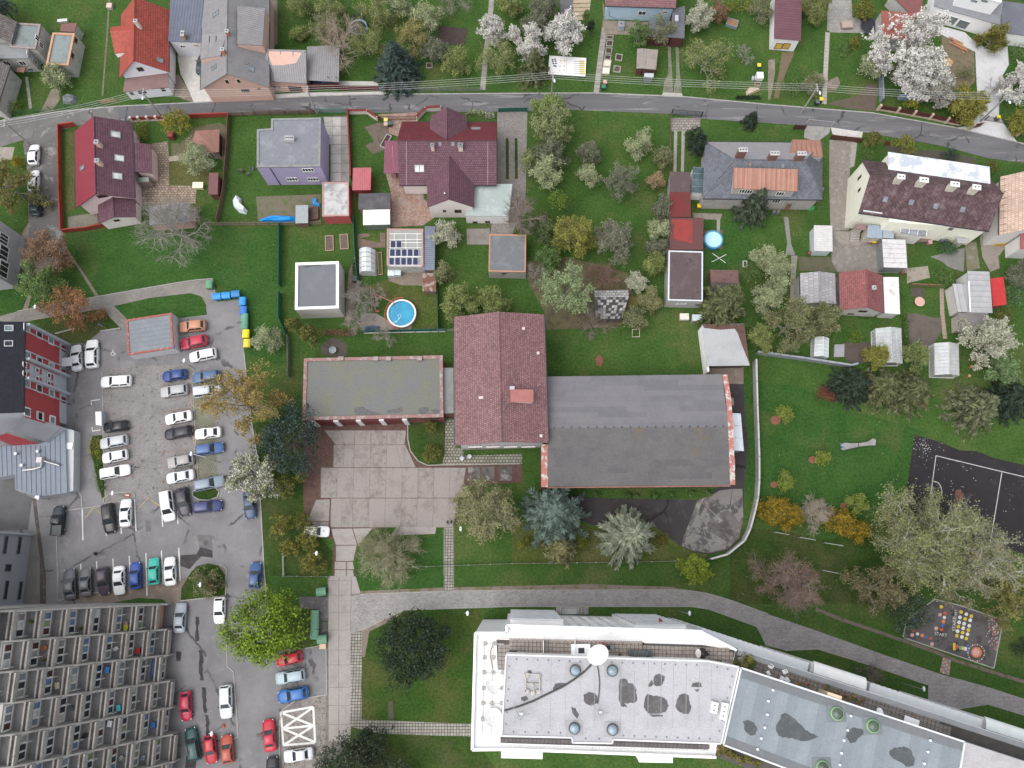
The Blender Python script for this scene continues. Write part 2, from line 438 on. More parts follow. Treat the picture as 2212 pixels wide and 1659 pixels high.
def skeleton(seed,h,r,n1=9,n2=7,n3=6,n4=0,tf=.22,thick=1.,droop=0.,rv=1.):
 rs=np.random.RandomState(seed);S=[];T=[]
 tr=.028*h*thick+.03
 top=np.array([rs.normal(0,.04)*r,rs.normal(0,.04)*r,h*.8]);p0=np.zeros(3)
 trunk=[p0+(top-p0)*t+np.array([rs.normal(0,.02),rs.normal(0,.02),0])*r*(t>0)for t in(0,.25,.5,.75,1)]
 trunk[0][2]=-.06
 TS=[np.concatenate([trunk[i],trunk[i+1],[tr*(1-.2*i),tr*(1-.2*(i+1))+.015]])for i in range(4)]
 def grow(a,d,L,ra,lev,out):
  pts=[a];k=4 if lev==1 else 3;dd=d.copy()
  for i in range(k):
   dd=dd+rs.normal(0,.16 if lev<3 else .22,3);dd[2]+=(.1 if lev==1 else .05)-droop*(lev>=2)*.25
   dd/=np.linalg.norm(dd);pts.append(pts[-1]+dd*L/k)
  for i in range(k):S.append(np.concatenate([pts[i],pts[i+1],[ra*(1-.75*i/k),ra*(1-.75*(i+1)/k)]]))
  return pts
 for i in range(n1):
  f=(i+.5)/n1;az=i*2.39996+rs.uniform(-.4,.4)
  z0=h*(tf+(.78-tf)*f*rs.uniform(.85,1.))
  el=math.radians(12+62*f**1.3+rs.uniform(-8,8));L=r*rs.uniform(.82,1.08)*(1-.25*f**2)/max(math.cos(el)**.5,.75)
  L=min(L,r*1.2)
  d=np.array([math.cos(az)*math.cos(el),math.sin(az)*math.cos(el),math.sin(el)])
  a=trunk[0]+(trunk[-1]-trunk[0])*min(z0/(h*.8),1)
  pts=grow(a,d,L*rv,tr*.55,1,S)
  for j in range(n2):
   t=.3+.7*(j+rs.uniform(.2,.8))/n2;q=t*4;qi=min(int(q),3);b=pts[qi]+(pts[qi+1]-pts[qi])*(q-qi)
   d2=d+rs.normal(0,.75,3);d2[2]=d2[2]*.6+.15;d2/=np.linalg.norm(d2)
   L2=L*rs.uniform(.28,.48)*(1.1-.35*t);p2=grow(b,d2,L2,tr*.2+.006,2,S)
   for m in range(n3):
    t3=rs.uniform(.25,1)*3;qi=min(int(t3),2);b3=p2[qi]+(p2[qi+1]-p2[qi])*(t3-qi)
    d3=d2+rs.normal(0,.8,3);d3[2]-=droop;d3/=np.linalg.norm(d3);L3=L2*rs.uniform(.35,.7)
    e3=b3+d3*L3;S.append(np.concatenate([b3,e3,[.012+tr*.05,.008]]));T.append(np.concatenate([b3,e3]))
    for _ in range(n4):
     t4=rs.uniform(.2,1);b4=b3+(e3-b3)*t4;d4=d3+rs.normal(0,.8,3);d4[2]-=droop;d4/=np.linalg.norm(d4)
     e4=b4+d4*L3*rs.uniform(.4,.8);S.append(np.concatenate([b4,e4,[.011,.006]]));T.append(np.concatenate([b4,e4]))
 return TS,S,np.array(T)
SEED=[11]
def tree_root(name,x,y,h,rpx,lb_,cat,gp_,zf=.6):
 c=W(x,y,h*zf);r=rpx*CROP[2]*mpp(x,y,h*zf)
 SEED[0]+=1
 return em_(name,(c.x,c.y,0),lb_,cat,gp_),r,SEED[0]
def by_(x,y,rpx,h,lb_,leaf=None,bark=BARK,twig=None,lsize=.13,per=6,sig=.16,n=(9,7,6,0),droop=0.,name='deciduous_tree',gp_=None,cat='tree',tf=.22,thick=1.,bo_=None,bper=0,bsize=.11,elong=1.,rv=.85):
 rt_,r,sd_=tree_root(name,x,y,h,rpx,lb_,cat,gp_)
 rs=np.random.RandomState(sd_*7+1)
 TS,S,T=skeleton(sd_,h,r,*n,tf=tf,thick=thick,droop=droop,rv=rv)
 V,F=seg_tubes(TS,7);npo('trunk',V,F,bark,rt_,True)
 V,F=seg_tubes(S,3);npo('branches',V,F,twig or bark,rt_,True)
 def cloud(per,size,mat,nm,up=.5):
  k=np.repeat(np.arange(len(T)),per);t=rs.uniform(.1,1.1,(len(k),1))
  P=T[k,:3]+(T[k,3:]-T[k,:3])*t+rs.normal(0,sig,(len(k),3))
  P[:,2]=np.maximum(P[:,2],.1)
  N=rs.normal(size=P.shape);N[:,2]=np.abs(N[:,2])+up;N=nrm(N)
  V,F=lq_(rs,P,N,size,elong);npo(nm,V,F,mat,rt_)
 if leaf and per:cloud(per,lsize,leaf,'crown')
 if bo_ and bper:cloud(bper,bsize,bo_,'blossom')
 return rt_
def cc_(rs,C,cr,nleaf,lsize,elong=1.,outward=None,jit=.45):
 n=len(C);k=np.repeat(np.arange(n),nleaf)
 d=nrm(rs.normal(size=(len(k),3)));d[:,2]=np.abs(d[:,2])*1.-.25;d=nrm(d)
 P=C[k]+d*(cr[k][:,None]*rs.uniform(.55,1.05,(len(k),1)))
 P[:,2]=np.maximum(P[:,2],.03)
 N=nrm(d+rs.normal(0,jit,d.shape));N[:,2]=np.abs(N[:,2])
 return lq_(rs,P,nrm(N),lsize,elong)
def cy_(x,y,rpx,h,lb_,leaf,ncl=60,cr=.3,nleaf=45,lsize=.14,bark=BARK,z0=.15,sy=1.,rot=0.,name='leafy_tree',gp_=None,cat='tree',elong=1.,vol=.35,lumpy=.18,cone=0.,extra=None,zf=.55,wood='trunk'):
 0
 rt_,r,sd_=tree_root(name,x,y,h,rpx,lb_,cat,gp_,zf)
 rs=np.random.RandomState(sd_*13+5)
 d=nrm(rs.normal(size=(ncl,3)));d[:,2]=np.where(d[:,2]<-.45,-d[:,2],d[:,2])
 az=np.arctan2(d[:,1],d[:,0]);ph=rs.uniform(0,6.28,3)
 wob=1+lumpy*(np.sin(2*az+ph[0])*.5+np.sin(3*az+ph[1]+2*d[:,2])*.6+rs.normal(0,.5,ncl))
 rad=(1-vol*rs.uniform(0,1,ncl)**1.5)*wob*(1-cr*.8)
 zc=h*(z0+(1-z0)/2);hz=h*(1-z0)/2
 C=np.stack([d[:,0]*rad*r,d[:,1]*rad*r*sy,zc+d[:,2]*rad*hz],1)
 if cone:
  t=np.clip((C[:,2]-h*z0)/(h*(1-z0)),0,1);k=1-cone*t;C[:,0]*=k;C[:,1]*=k
 c_,s_=math.cos(rot),math.sin(rot);C[:,:2]=C[:,:2]@np.array([[c_,s_],[-s_,c_]])
 crr=cr*r*rs.uniform(.7,1.25,ncl)
 V,F=cc_(rs,C,crr,nleaf,lsize,elong);npo('crown',V,F,leaf,rt_)
 if extra:
  m=rs.uniform(size=ncl)<extra[1]
  if m.any():V,F=cc_(rs,C[m],crr[m]*1.12,extra[2],extra[3]);npo(extra[4]if len(extra)>4 else 'blossom',V,F,extra[0],rt_)
 tr=.025*h+.03
 S=[np.array([0,0,-.06,0,0,zc,tr,tr*.6])]
 for i in rs.choice(ncl,min(ncl,10),False):S.append(np.concatenate([[0,0,zc*rs.uniform(.55,.95)],C[i],[tr*.4,.015]]))
 V,F=seg_tubes(S,6);npo(wood,V,F,bark,rt_,True)
 return rt_
def cf_(x,y,rpx,h,lb_,leaf,nw=14,nb=9,droop=.18,up=.2,lsize=.22,name='spruce_tree',gp_=None,z0=.1,pw=.85,bark=BARK,elong=1.9,dens=9,zf=.35,side=1.):
 rt_,r,sd_=tree_root(name,x,y,h,rpx,lb_,'tree',gp_,zf)
 rs=np.random.RandomState(sd_*3+2);PP,NN,DD,SS=[],[],[],[];S=[]
 tr=.02*h+.05
 for i in range(nw):
  f=i/(nw-1.);z=h*(z0+(.96-z0)*f);L0=r*max((1-f),.03)**pw
  m=max(4,int(nb*(1-.45*f)))
  for j in range(m):
   az=6.28319*(j+rs.uniform(-.3,.3))/m+i*1.1;L=L0*rs.uniform(.72,1.12)
   d=np.array([math.cos(az),math.sin(az),0]);sdv=np.array([-d[1],d[0],0])
   k=max(3,int(dens*(L/r)**.7));tip=None
   for q in range(k):
    t=(q+rs.uniform(.3,1))/k;zz=z+L*(-droop*t+up*t*t)
    c=d*L*t;c=np.array([c[0],c[1],zz])
    for s in(-1,0,1):
     a=d*1.+sdv*s*1.05*side+rs.normal(0,.14,3);a[2]-=.12
     ls=lsize*(1.25-.5*t)
     PP.append(c+a/np.linalg.norm(a)*ls*elong*.55+rs.normal(0,.03,3));nn=np.array([rs.normal(0,.35),rs.normal(0,.35),1.])+d*.25;NN.append(nn/np.linalg.norm(nn));DD.append(a)
   S.append(np.array([0,0,z,d[0]*L,d[1]*L,z+L*(up-droop),.012+tr*.18*(1-f),.008]))
 for q in range(10):
  PP.append(np.array([0,0,h*rs.uniform(.93,1.)]));NN.append(nrm(rs.normal(size=(1,3)))[0]);DD.append(rs.normal(size=3))
 P=np.array(PP);P[:,2]=np.maximum(P[:,2],.05)
 V,F=lq_(rs,P,np.array(NN),lsize,elong,np.array(DD));npo('crown',V,F,leaf,rt_)
 V,F=seg_tubes(S,3);npo('branches',V,F,bark,rt_)
 V,F=seg_tubes([np.array([0,0,-.06,0,0,h*.98,tr,.02])],7);npo('trunk',V,F,bark,rt_,True)
 return rt_
def hg_(pts,w,h,lb_,leaf,lsize=.1,dens=90,name='hedge',raw=False):
 P=pts if raw else WL(pts);rs=np.random.RandomState(len(lb_)*17+3)
 c=cen(P);rt_=em_(name,(c.x,c.y,0),lb_,'hedge')
 V_,F_=[],[];C=[]
 for a,b in zip(P,P[1:]):
  L=(b-a).length;n=max(3,int(L/.35));sdv=V3((-(b-a).y,(b-a).x,0)).normalized()
  for i in range(n):
   for hh in(.25,.6,.92):
    for s in(-.3,.3):q=a+(b-a)*((i+rs.uniform())/n)+sdv*s*w;C.append((q.x-c.x,q.y-c.y,hh*h))
 C=np.array(C);V,F=cc_(rs,C,np.full(len(C),w*.33)*rs.uniform(.8,1.2,len(C)),max(8,dens//6),lsize);npo('foliage',V,F,leaf,rt_)
 S=[np.array([q[0],q[1],-.05,q[0],q[1],h*.6,.03,.02])for q in C[::7]]
 V,F=seg_tubes(S,4);npo('stems',V,F,BARK,rt_);return rt_
def pn_(x,y,rpx,h,lb_,leaf,name='shrub',gp_=None,cat='shrub',**k):
 a=dict(ncl=26,cr=.36,nleaf=36,lsize=.09,z0=.02,vol=.5);a.update(k)
 return cy_(x,y,rpx,h,lb_,leaf,name=name,gp_=gp_,cat=cat,wood='stems',**a)
LS=lfm((.165,.195,.06),.45);LO=lfm((.15,.16,.075),.45);LJ=lfm((.105,.165,.025),.45)
LG=lfm((.085,.145,.04),.5);LD=lfm((.022,.036,.021),.5);LU=lfm((.036,.058,.05),.5);LN=lfm((.045,.062,.038),.5)
LX=lfm((.185,.205,.145),.4);LZ=lfm((.24,.2,.025),.4);LF=lfm((.27,.185,.015),.45,c2=(.13,.13,.03));LL=lfm((.165,.205,.035),.4)
LH=lfm((.17,.15,.035),.45,c2=(.12,.14,.03));LB=lfm((.2,.12,.07),.45);LP=lfm((.26,.29,.16),.4);LT=lfm((.11,.115,.028),.45)
LW_=lfm((.47,.455,.435),.2,trans=.15);LC=lfm((.36,.355,.285),.25);LR=lfm((.16,.035,.03),.5);LV_=lfm((.24,.12,.05),.45);LQ=lfm((.085,.095,.04),.5)
LF_YG=lfm((.185,.185,.04),.4);LY=lfm((.13,.14,.09),.4)
GLASSC=gl_((.025,.03,.035),.06,.6,'car');LAMP=pl_((.42,.43,.45),.15,.1,spec=.6);TAIL=pl_((.35,.015,.012),.25,.2);PLATE=pl_((.75,.75,.75),.5,.1)
KIND=dict(hatch=(4.05,1.72,1.46,.93,.78,.12,-1.45,-1.88,.7,.93),sedan=(4.5,1.76,1.44,.92,.88,.18,-1.05,-1.62,.7,.96),estate=(4.58,1.78,1.47,.93,.92,.22,-1.92,-2.16,.72,.93),suv=(4.35,1.82,1.64,1.03,.86,.24,-1.6,-2.02,.86,1.03),van=(4.55,1.84,1.84,1.05,1.28,.55,-2.05,-2.2,.86,1.05),coupe=(4.35,1.76,1.36,.88,.62,-.1,-1.,-1.8,.66,.92),boxy=(4.,1.62,1.42,.9,.8,.28,-1.3,-1.8,.74,.92),pickup=(4.75,1.78,1.72,1.02,.95,.45,-.55,-.75,.88,1.))
PROTO={}
def make_car(kind,lb_):
 L,Wd,H,belt,cw,rf,rr,tb,hz,dz=KIND[kind];w=Wd/2
 rt_=em_('parked_car',(0,0,0),lb_,'car')
 x0,x1=-L/2,L/2
 st=[(x1,.62*w,.32,.56),(x1-.12,.84*w,.24,hz-.06),(x1-.42,.96*w,.2,hz),(cw+.25,w,.2,belt-.06),(cw-.1,w,.2,belt),(0,w,.2,belt+.01),(tb+.25,w,.2,belt+.01),(tb,.985*w,.2,dz),(x0+.28,.95*w,.22,dz-.04),(x0+.1,.86*w,.26,dz-.12),(x0,.68*w,.34,dz-.34)]
 if tb<x0+.32:st=st[:7]+[(tb+.08,.97*w,.2,dz),(x0+.06,.88*w,.26,dz-.06),(x0,.74*w,.34,dz-.3)]
 b=MB();vs=[]
 for(x,hw,zb,zt)in st:
  e=min(.14,hw*.25)
  vs+=[(x,-hw*.94,zb),(x,-hw,(zb+zt)/2),(x,-hw*.985,zt-.12),(x,-hw+e,zt-.015),(x,-hw*.4,zt+.02),(x,hw*.4,zt+.02),(x,hw-e,zt-.015),(x,hw*.985,zt-.12),(x,hw,(zb+zt)/2),(x,hw*.94,zb)]
 n=len(st);fs=[]
 for i in range(n-1):
  for k in range(10):a=i*10+k;c=i*10+(k+1)%10;fs.append((a,a+10,c+10,c))
 fs+=[tuple(range(0,10)),tuple(range(n*10-1,n*10-11,-1))]
 b.add(vs,fs)
 zb=belt-.01;rw=.735*w;bw=.93*w
 def ring(x0_,x1_,hw,z,e):return[(x1_,-hw+e,z),(x1_,hw-e,z),(x1_-e*.7,hw,z),((x0_+x1_)/2,hw*1.02,z),(x0_+e*.7,hw,z),(x0_,hw-e,z),(x0_,-hw+e,z),(x0_+e*.7,-hw,z),((x0_+x1_)/2,-hw*1.02,z),(x1_-e*.7,-hw,z)]
 A=ring(tb,cw,bw,zb,.1);B=ring(rr,rf,rw,H-.07,.1);Cc=ring(rr+.14,rf-.14,rw-.14,H,.08)
 fs=[]
 for o in(0,10):
  for k in range(10):fs.append((o+k,o+(k+1)%10,o+10+(k+1)%10,o+10+k))
 fs.append(tuple(range(20,30)));b.add(A+B+Cc,fs)
 if kind=='pickup':
  b.box((-1.55,0,1.03),(1.5,.92*Wd,.06))
  for s in(-1,1):b.box((-1.55,s*w*.9,1.1),(1.6,.08,.2))
 if kind in('estate','suv','van'):
  for s in(-1,1):b.bar((rf-.1,s*rw*.9,H+.02),(rr+.15,s*rw*.9,H+.02),.05,.05)
 body=b.mk('body',carpaint((.5,.5,.5)),rt_,smooth=True);body.data.set_sharp_from_angle(angle=math.radians(38))
 body.data.materials.clear();body.data.materials.append(carpaint((.5,.5,.5)))
 def lerp(a,c,t):return V3(a)*(1-t)+V3(c)*t
 def panel(name,a0,a1,b0,b1,m0=.12,m1=.9,side=.06,off=.012,parent=rt_,mat=GLASSC):
  p=[lerp(lerp(a0,b0,m0),lerp(a1,b1,m0),side),lerp(lerp(a0,b0,m0),lerp(a1,b1,m0),1-side),lerp(lerp(a0,b0,m1),lerp(a1,b1,m1),1-side),lerp(lerp(a0,b0,m1),lerp(a1,b1,m1),side)]
  nn=(p[1]-p[0]).cross(p[3]-p[0]).normalized();c=cen(p)
  if nn.dot(c-V3((-.3,0,1)))<0:nn=-nn
  q=[v+nn*off for v in p];r_=[v-nn*.02 for v in p]
  return MB().add(q+r_,[(0,1,2,3),(7,6,5,4),(0,4,5,1),(1,5,6,2),(2,6,7,3),(3,7,4,0)]).mk(name,mat,parent)
 panel('windscreen',A[0],A[1],B[0],B[1],.1,.93,.02);panel('rear_window',A[6],A[5],B[6],B[5],.25,.9,.06)
 for s,(i2,i3,i4)in((1,(2,3,4)),(-1,(9,8,7))):
  panel('side_window',A[i2],A[i3],B[i2],B[i3],.14,.86,.06);panel('side_window',A[i3],A[i4],B[i3],B[i4],.14,.86,.06)
 wx=L*.305
 for sx in(wx,-wx):
  for s in(-1,1):
   t=MB();prof=[(.3,-.1),(.325,-.06),(.325,.06),(.3,.1)]
   vs=[];m=12
   for r_,o in prof:
    for k in range(m):vs.append((sx+r_*math.cos(6.2832*k/m),s*(w-.1)+o,.325+r_*math.sin(6.2832*k/m)))
   fs=[(j*m+k,j*m+(k+1)%m,(j+1)*m+(k+1)%m,(j+1)*m+k)for j in range(3)for k in range(m)]+[tuple(range(m)),tuple(range(3*m,4*m))]
   wh=t.add(vs,fs).mk('wheel',TYRE,rt_)
   vs=[(sx+.2*math.cos(6.2832*k/10),s*(w-.1)+s*o,.325+.2*math.sin(6.2832*k/10))for o in(.095,.115)for k in range(10)]
   MB().add(vs,[(k,(k+1)%10,10+(k+1)%10,10+k)for k in range(10)]+[tuple(range(10,20))]).mk('rim',RIM,wh)
 for s in(-1,1):
  MB().box((x1-.18,s*.68*w,hz-.15),(.2,.26,.1),rz=-s*.4).mk('headlight',LAMP,rt_)
  MB().box((x0+.09,s*.74*w,dz-.24),(.12,.2,.16),rz=s*.3).mk('tail_light',TAIL,rt_)
  MB().box((cw-.28,s*(w+.08),belt+.06),(.12,.2,.13),rz=s*.2).mk('mirror',PLAST,rt_)
 MB().box((x1-.01,0,.42),(.03,.5,.11)).mk('number_plate',PLATE,rt_)
 MB().box((x0+.005,0,.5),(.03,.5,.11)).mk('number_plate',PLATE,rt_)
 return rt_
def car(kind,fx,fy,rx,ry,color,lb_,gp_=None):
 0
 f=W(fx,fy,.65);r=W(rx,ry,.65);d=f-r
 if kind not in PROTO:PROTO[kind]=make_car(kind,lb_);o=PROTO[kind]
 else:o=cpt(PROTO[kind])
 o['label']=lb_
 if gp_:o['group']=gp_
 elif 'group' in o:del o['group']
 c=(f+r)/2;o.location=(c.x,c.y,zz(LV[0]));o.rotation_euler=(0,0,math.atan2(d.y,d.x))
 k=max(.94,min(1.1,d.length/KIND[kind][0]));o.scale=(k,(1+k)/2,1)
 for ch in o.children:
  if ch.name.startswith('body'):ch.material_slots[0].link='OBJECT';ch.material_slots[0].material=carpaint(color)
 return o
def person(x,y,ang,top,legs,lb_,hair=(.05,.035,.025),stride=.22,z=0.,bag=None,hold=0.):
 z=zz(z);p=W(x,y,z);SEED[0]+=1
 J=[((0,0,.95),.13),((0,0,1.15),.125),((0,0,1.36),.15),((.01,0,1.49),.062),((.03,0,1.6),.095),((.03,0,1.72),.075)]
 E_=[(0,1),(1,2),(2,3),(3,4),(4,5)]
 def chain(pts,rt_):
  k=rt_
  for q in pts:J.append(q);E_.append((k,len(J)-1));k=len(J)-1
 for s,st in((1,stride),(-1,-stride)):
  chain([((0,s*.1,.88),.095),((st*.55+.04,s*.1,.48),.06),((st,s*.1,.09),.045),((st+.14,s*.11,.04),.035)],0)
  chain([((0,s*.19,1.4),.06),((-st*.4,s*.25,1.14),.045),((-st*.3+.12+hold,s*.23,.93),.035)],2)
  h=len(J)-1;hp=V3(J[h][0])
  for q in range(5):
   a=(q-2)*.018;chain([((hp.x+.03+.01*(q==2),hp.y+a,hp.z-.05),.011),((hp.x+.04,hp.y+a*1.1,hp.z-.1+.02*abs(q-2)*.5),.008)],h)
 me=bpy.data.meshes.new('person');me.from_pydata([j[0]for j in J],E_,[]);me.update()
 o=bpy.data.objects.new('person',me);COL.objects.link(o)
 m=o.modifiers.new('skin','SKIN');m.use_smooth_shade=True
 lay=me.skin_vertices[0].data if me.skin_vertices else None
 if lay is None:
  bm=bmesh.new();bm.from_mesh(me);bm.verts.layers.skin.verify();bm.to_mesh(me);bm.free();lay=me.skin_vertices[0].data
 for i,j in enumerate(J):lay[i].radius=(j[1],j[1]*(1.25 if i in(1,2)else 1));lay[i].use_root=(i==0)
 o.modifiers.new('sub','SUBSURF').levels=1
 dg=bpy.context.evaluated_depsgraph_get();ev=o.evaluated_get(dg);me2=bpy.data.meshes.new_from_object(ev)
 o.modifiers.clear();o.data=me2;me2.materials.clear()
 for c in(legs,top,(.45,.27,.2)):me2.materials.append(pl_(c,.85,.25,3.))
 for f in me2.polygons:
  c=f.center;f.material_index=0 if c.z<.93 and abs(c.y)<.2 else(2 if c.z>1.48 or(c.z<.97 and abs(c.y)>.17)else 1)
 o.location=(p.x,p.y,z+0.);o.rotation_euler=(0,0,ang);ORG[o.name]=V3(o.location)
 tag(o,lb_,'person')
 hr=MB().lathe((.02,0,1.64),[(.105,-.03),(.11,.03),(.1,.08),(.07,.12),(.02,.14)],10).v
 hb=MB().lathe((.01,0,1.66),[(.1,-.06),(.112,0.),(.105,.06),(.075,.1),(.02,.12)],12)
 me3=bpy.data.meshes.new('hair');me3.from_pydata([tuple(v)for v in hb.v],[],hb.f);me3.materials.append(pl_(hair,.8,.3,5.))
 h=bpy.data.objects.new('hair',me3);COL.objects.link(h);h.parent=o
 return o
class Building:
 def __init__(s,name,lb_,quad,cat='house',gp_=None):
  c=cen(quad);s.rt_=em_(name,(c.x,c.y,0),lb_,cat,gp_);s.c=c
 def part(s,name,mb,mat,parent=None,**k):return mb.mk(name,mat,parent or s.rt_,**k)
def qW(q,z):return[W(p[0],p[1],z)for p in q]
def rc_(Q):
 0
 a,b,c,d=Q;m=cen(Q);u=((b-a)+(c-d))/4;v=((d-a)+(c-b))/4
 return[m-u-v,m+u-v,m+u+v,m-u+v]
def fh_(name,lb_,q,h,wall,rf_,rim=None,rimw=.3,rimh=.25,cat='house',zb=0.,gp_=None,ov_=0.,recess=.12,plinth=None,rect=True):
 Q=qW(q,h)
 if rect and len(Q)==4:Q=rc_(Q)
 B=Building(name,lb_,[V3((p.x,p.y,0))for p in Q],cat,gp_);B.Q=Q;B.h=h
 F=in_(Q,ov_)if ov_ else Q;B.F=F
 top=h-recess if rim else h-.1
 B.part('wall',MB().prism(F,-.05,top),wall)
 if rim:
  n=len(Q);I=in_(Q,rimw);mb=MB()
  for i in range(n):
   k=(i+1)%n
   mb.add([V3((p.x,p.y,z))for p in(Q[i],Q[k],I[k],I[i])for z in(top-.1,h+rimh-.1)],[(0,2,3,1),(4,5,7,6),(1,3,5,7),(0,6,4,2),(0,1,7,6),(2,4,5,3)])
  B.part('parapet',mb,rim)
  B.rf_=B.part('roof',MB().prism(in_(Q,rimw*.98),top,top+.05),rf_);B.rz=top+.05
 else:
  B.rf_=B.part('roof',MB().prism(Q,h-.1,h),rf_);B.rz=h
 if plinth:B.part('plinth',MB().prism(in_(F,-.04),-.05,.5),plinth)
 B.rp=(V3((Q[0].x,Q[0].y,B.rz)),V3((0,0,1)))
 return B
def gh_(name,lb_,q,he,hr,wall,rf_,fr=.5,ov_=.4,h0_=0.,h1_=0.,th=.16,cat='house',ridge=True,gp_=None,rect=True,ridgem=None,zr=None,ge=None):
 0
 Q=qW(q,he)
 if rect:Q=rc_(Q)
 B=Building(name,lb_,[V3((p.x,p.y,0))for p in Q],cat,gp_);B.Q=Q;B.h=he
 R0=Q[0].lerp(Q[3],fr);R1=Q[1].lerp(Q[2],fr);R0.z=R1.z=hr
 d=(R1-R0).normalized()
 r0,r1=R0+d*h0_,R1-d*h1_;B.R=(r0,r1)
 ge=ov_ if ge is None else ge
 F=in_(Q,ov_)if ge==ov_ else in_(Q,ov_);B.F=F
 mb=MB().prism(F,-.05,he-.02 if he>.3 else he)
 k=ov_/max((Q[0]-R0).length,.1);up=V3((0,0,1))
 for(i,j,R,hp)in((0,3,R0,h0_),(1,2,R1,h1_)):
  if hp:continue
  s=1 if i==0 else-1
  a,b=F[i].copy(),F[j].copy();a.z=b.z=he-.05
  w0=(a-Q[i]).length;t=a.lerp(b,fr);t.z=hr-th-.03
  o=d*s*.25
  hgt=(hr-he)*(ov_/max(((Q[i]-Q[j]).length*fr),.1));a2=a+up*max(hgt-th,0);b2=b+up*max(hgt-th,0)
  mb.add([a,b,b2,t,a2,a+o,b+o,b2+o,t+o,a2+o],[(0,1,2,3,4),(9,8,7,6,5),(0,5,6,1),(1,6,7,2),(2,7,8,3),(3,8,9,4),(4,9,5,0)])
 B.part('wall',mb,wall)
 rb=MB();rb.slab([Q[0],Q[1],r1,r0],th);rb.slab([Q[2],Q[3],r0,r1],th)
 if h0_:rb.slab([Q[3],Q[0],r0],th)
 if h1_:rb.slab([Q[1],Q[2],r1],th)
 B.rf_=B.part('roof',rb,rf_)
 if ridge:
  t=MB().tube([r0+up*.03,r1+up*.03],.11,6)
  if h0_:t.tube([Q[0],r0],.09,5);t.tube([Q[3],r0],.09,5)
  if h1_:t.tube([Q[1],r1],.09,5);t.tube([Q[2],r1],.09,5)
  t.mk('ridge_cap',ridgem or rf_,B.rf_)
 g=MB()
 for a,b in((0,1),(2,3)):
  o=(Q[a]-(R0 if a in(0,3)else R1));o.z=0;o.normalize();o*=.07
  g.bar(Q[a]+o-up*.08,Q[b]+o-up*.08,.13,.11)
 if ridge:g.mk('gutter',DM if ridgem is None else ridgem,B.rf_)
 def pl(a,b,c):n_=(b-a).cross(c-a).normalized();return(a,n_ if n_.z>0 else-n_)
 B.s0=pl(Q[0],Q[1],r1);B.s1=pl(Q[2],Q[3],r0)
 if h0_:B.h0=pl(Q[3],Q[0],r0)
 if h1_:B.h1=pl(Q[1],Q[2],r1)
 return B
def op_(x,y,pl):return hit(x,y,pl[0],pl[1])
def wp_(a,b):
 d=b-a;d.z=0;n=V3((d.y,-d.x,0)).normalized();return(a.copy(),n)
def basis(pl,out=None):
 p,n=pl
 u=V3((0,0,1)).cross(n)
 if u.length<1e-3:u=V3((1,0,0))
 u.normalize();v=n.cross(u);return u,v,n
def fr_(B,c,pl,w,h,name='window',fm_=FW,pa_=GLASS,bars=1,fw=.09,proud=.05,parent=None,hbar=0,sill=None,rot=0.):
 u,v,n=basis(pl)
 if(c-V3((B.c.x,B.c.y,c.z))).dot(n)<0 and abs(n.z)<.5:n=-n;u=-u
 if rot:u,v=u*math.cos(rot)+v*math.sin(rot),v*math.cos(rot)-u*math.sin(rot)
 M=Matrix((u,v,n)).transposed();mb=MB()
 for s in(-1,1):
  mb.box(c+u*s*(w/2-fw/2)+n*proud*.3,(fw,h,proud*1.6),M=M);mb.box(c+v*s*(h/2-fw/2)+n*(proud*.3+.002),(w,fw,proud*1.6),M=M)
 for i in range(bars):mb.box(c+u*(w*((i+1)/(bars+1)-.5))+n*(proud*.3-.001),(fw*.8,h-fw,proud*1.5),M=M)
 for i in range(hbar):mb.box(c+v*(h*((i+1)/(hbar+1)-.5))+n*(proud*.3-.003),(w-fw,fw*.7,proud*1.5),M=M)
 f=mb.mk(name,fm_,parent or B.rt_)
 MB().box(c+n*.008,(w-fw*.5,h-fw*.5,.04),M=M).mk('pane',pa_,f)
 if sill:MB().box(c-v*(h/2+.04)+n*.1,(w+.16,.06,.26),M=M).mk('sill',sill,f)
 return f
def wi_(B,x,y,a,b,w=1.2,h=1.4,**k):
 pl=wp_(a,b);return fr_(B,op_(x,y,pl),pl,w,h,**k)
def sk_(B,x,y,pl,w=.8,h=1.2,pa_=GLL,fm_=None,**k):
 return fr_(B,op_(x,y,pl),pl,w,h,name='skylight',fm_=fm_ or pl_((.22,.23,.24),.5,.2),pa_=pa_,bars=k.pop('bars',0),proud=.12,fw=.1,parent=B.rf_,**k)
def cm_(B,x,y,pl,w=.6,d=.6,hh=1.4,mat=None,cap=None,pots=1,rz=0.,parent=None,cone=False):
 p=op_(x,y,pl);mb=MB().box((p.x,p.y,p.z+hh/2-.35),(w,d,hh+.7),rz=rz)
 c=mb.mk('chimney',mat or pl_((.55,.5,.45),.9,.3),parent or B.rf_)
 MB().box((p.x,p.y,p.z+hh+.04),(w+.16,d+.16,.08),rz=rz).mk('cap',cap or pl_((.4,.4,.4)),c)
 pm=MB()
 for i in range(pots):
  o=V3((math.cos(rz),math.sin(rz),0))*(w*((i+.5)/pots-.5));pm.cyl((p.x+o.x,p.y+o.y,p.z+hh+.07),.09,.14,8)
 pm.mk('flue',DM,c);return c
def sb_(name,lb_,q,h,mat,cat,z=0.,parent=None):
 return MB().prism(qW(q,z+h),z,z+h).mk(name,mat,lb_=lb_,cat=cat)
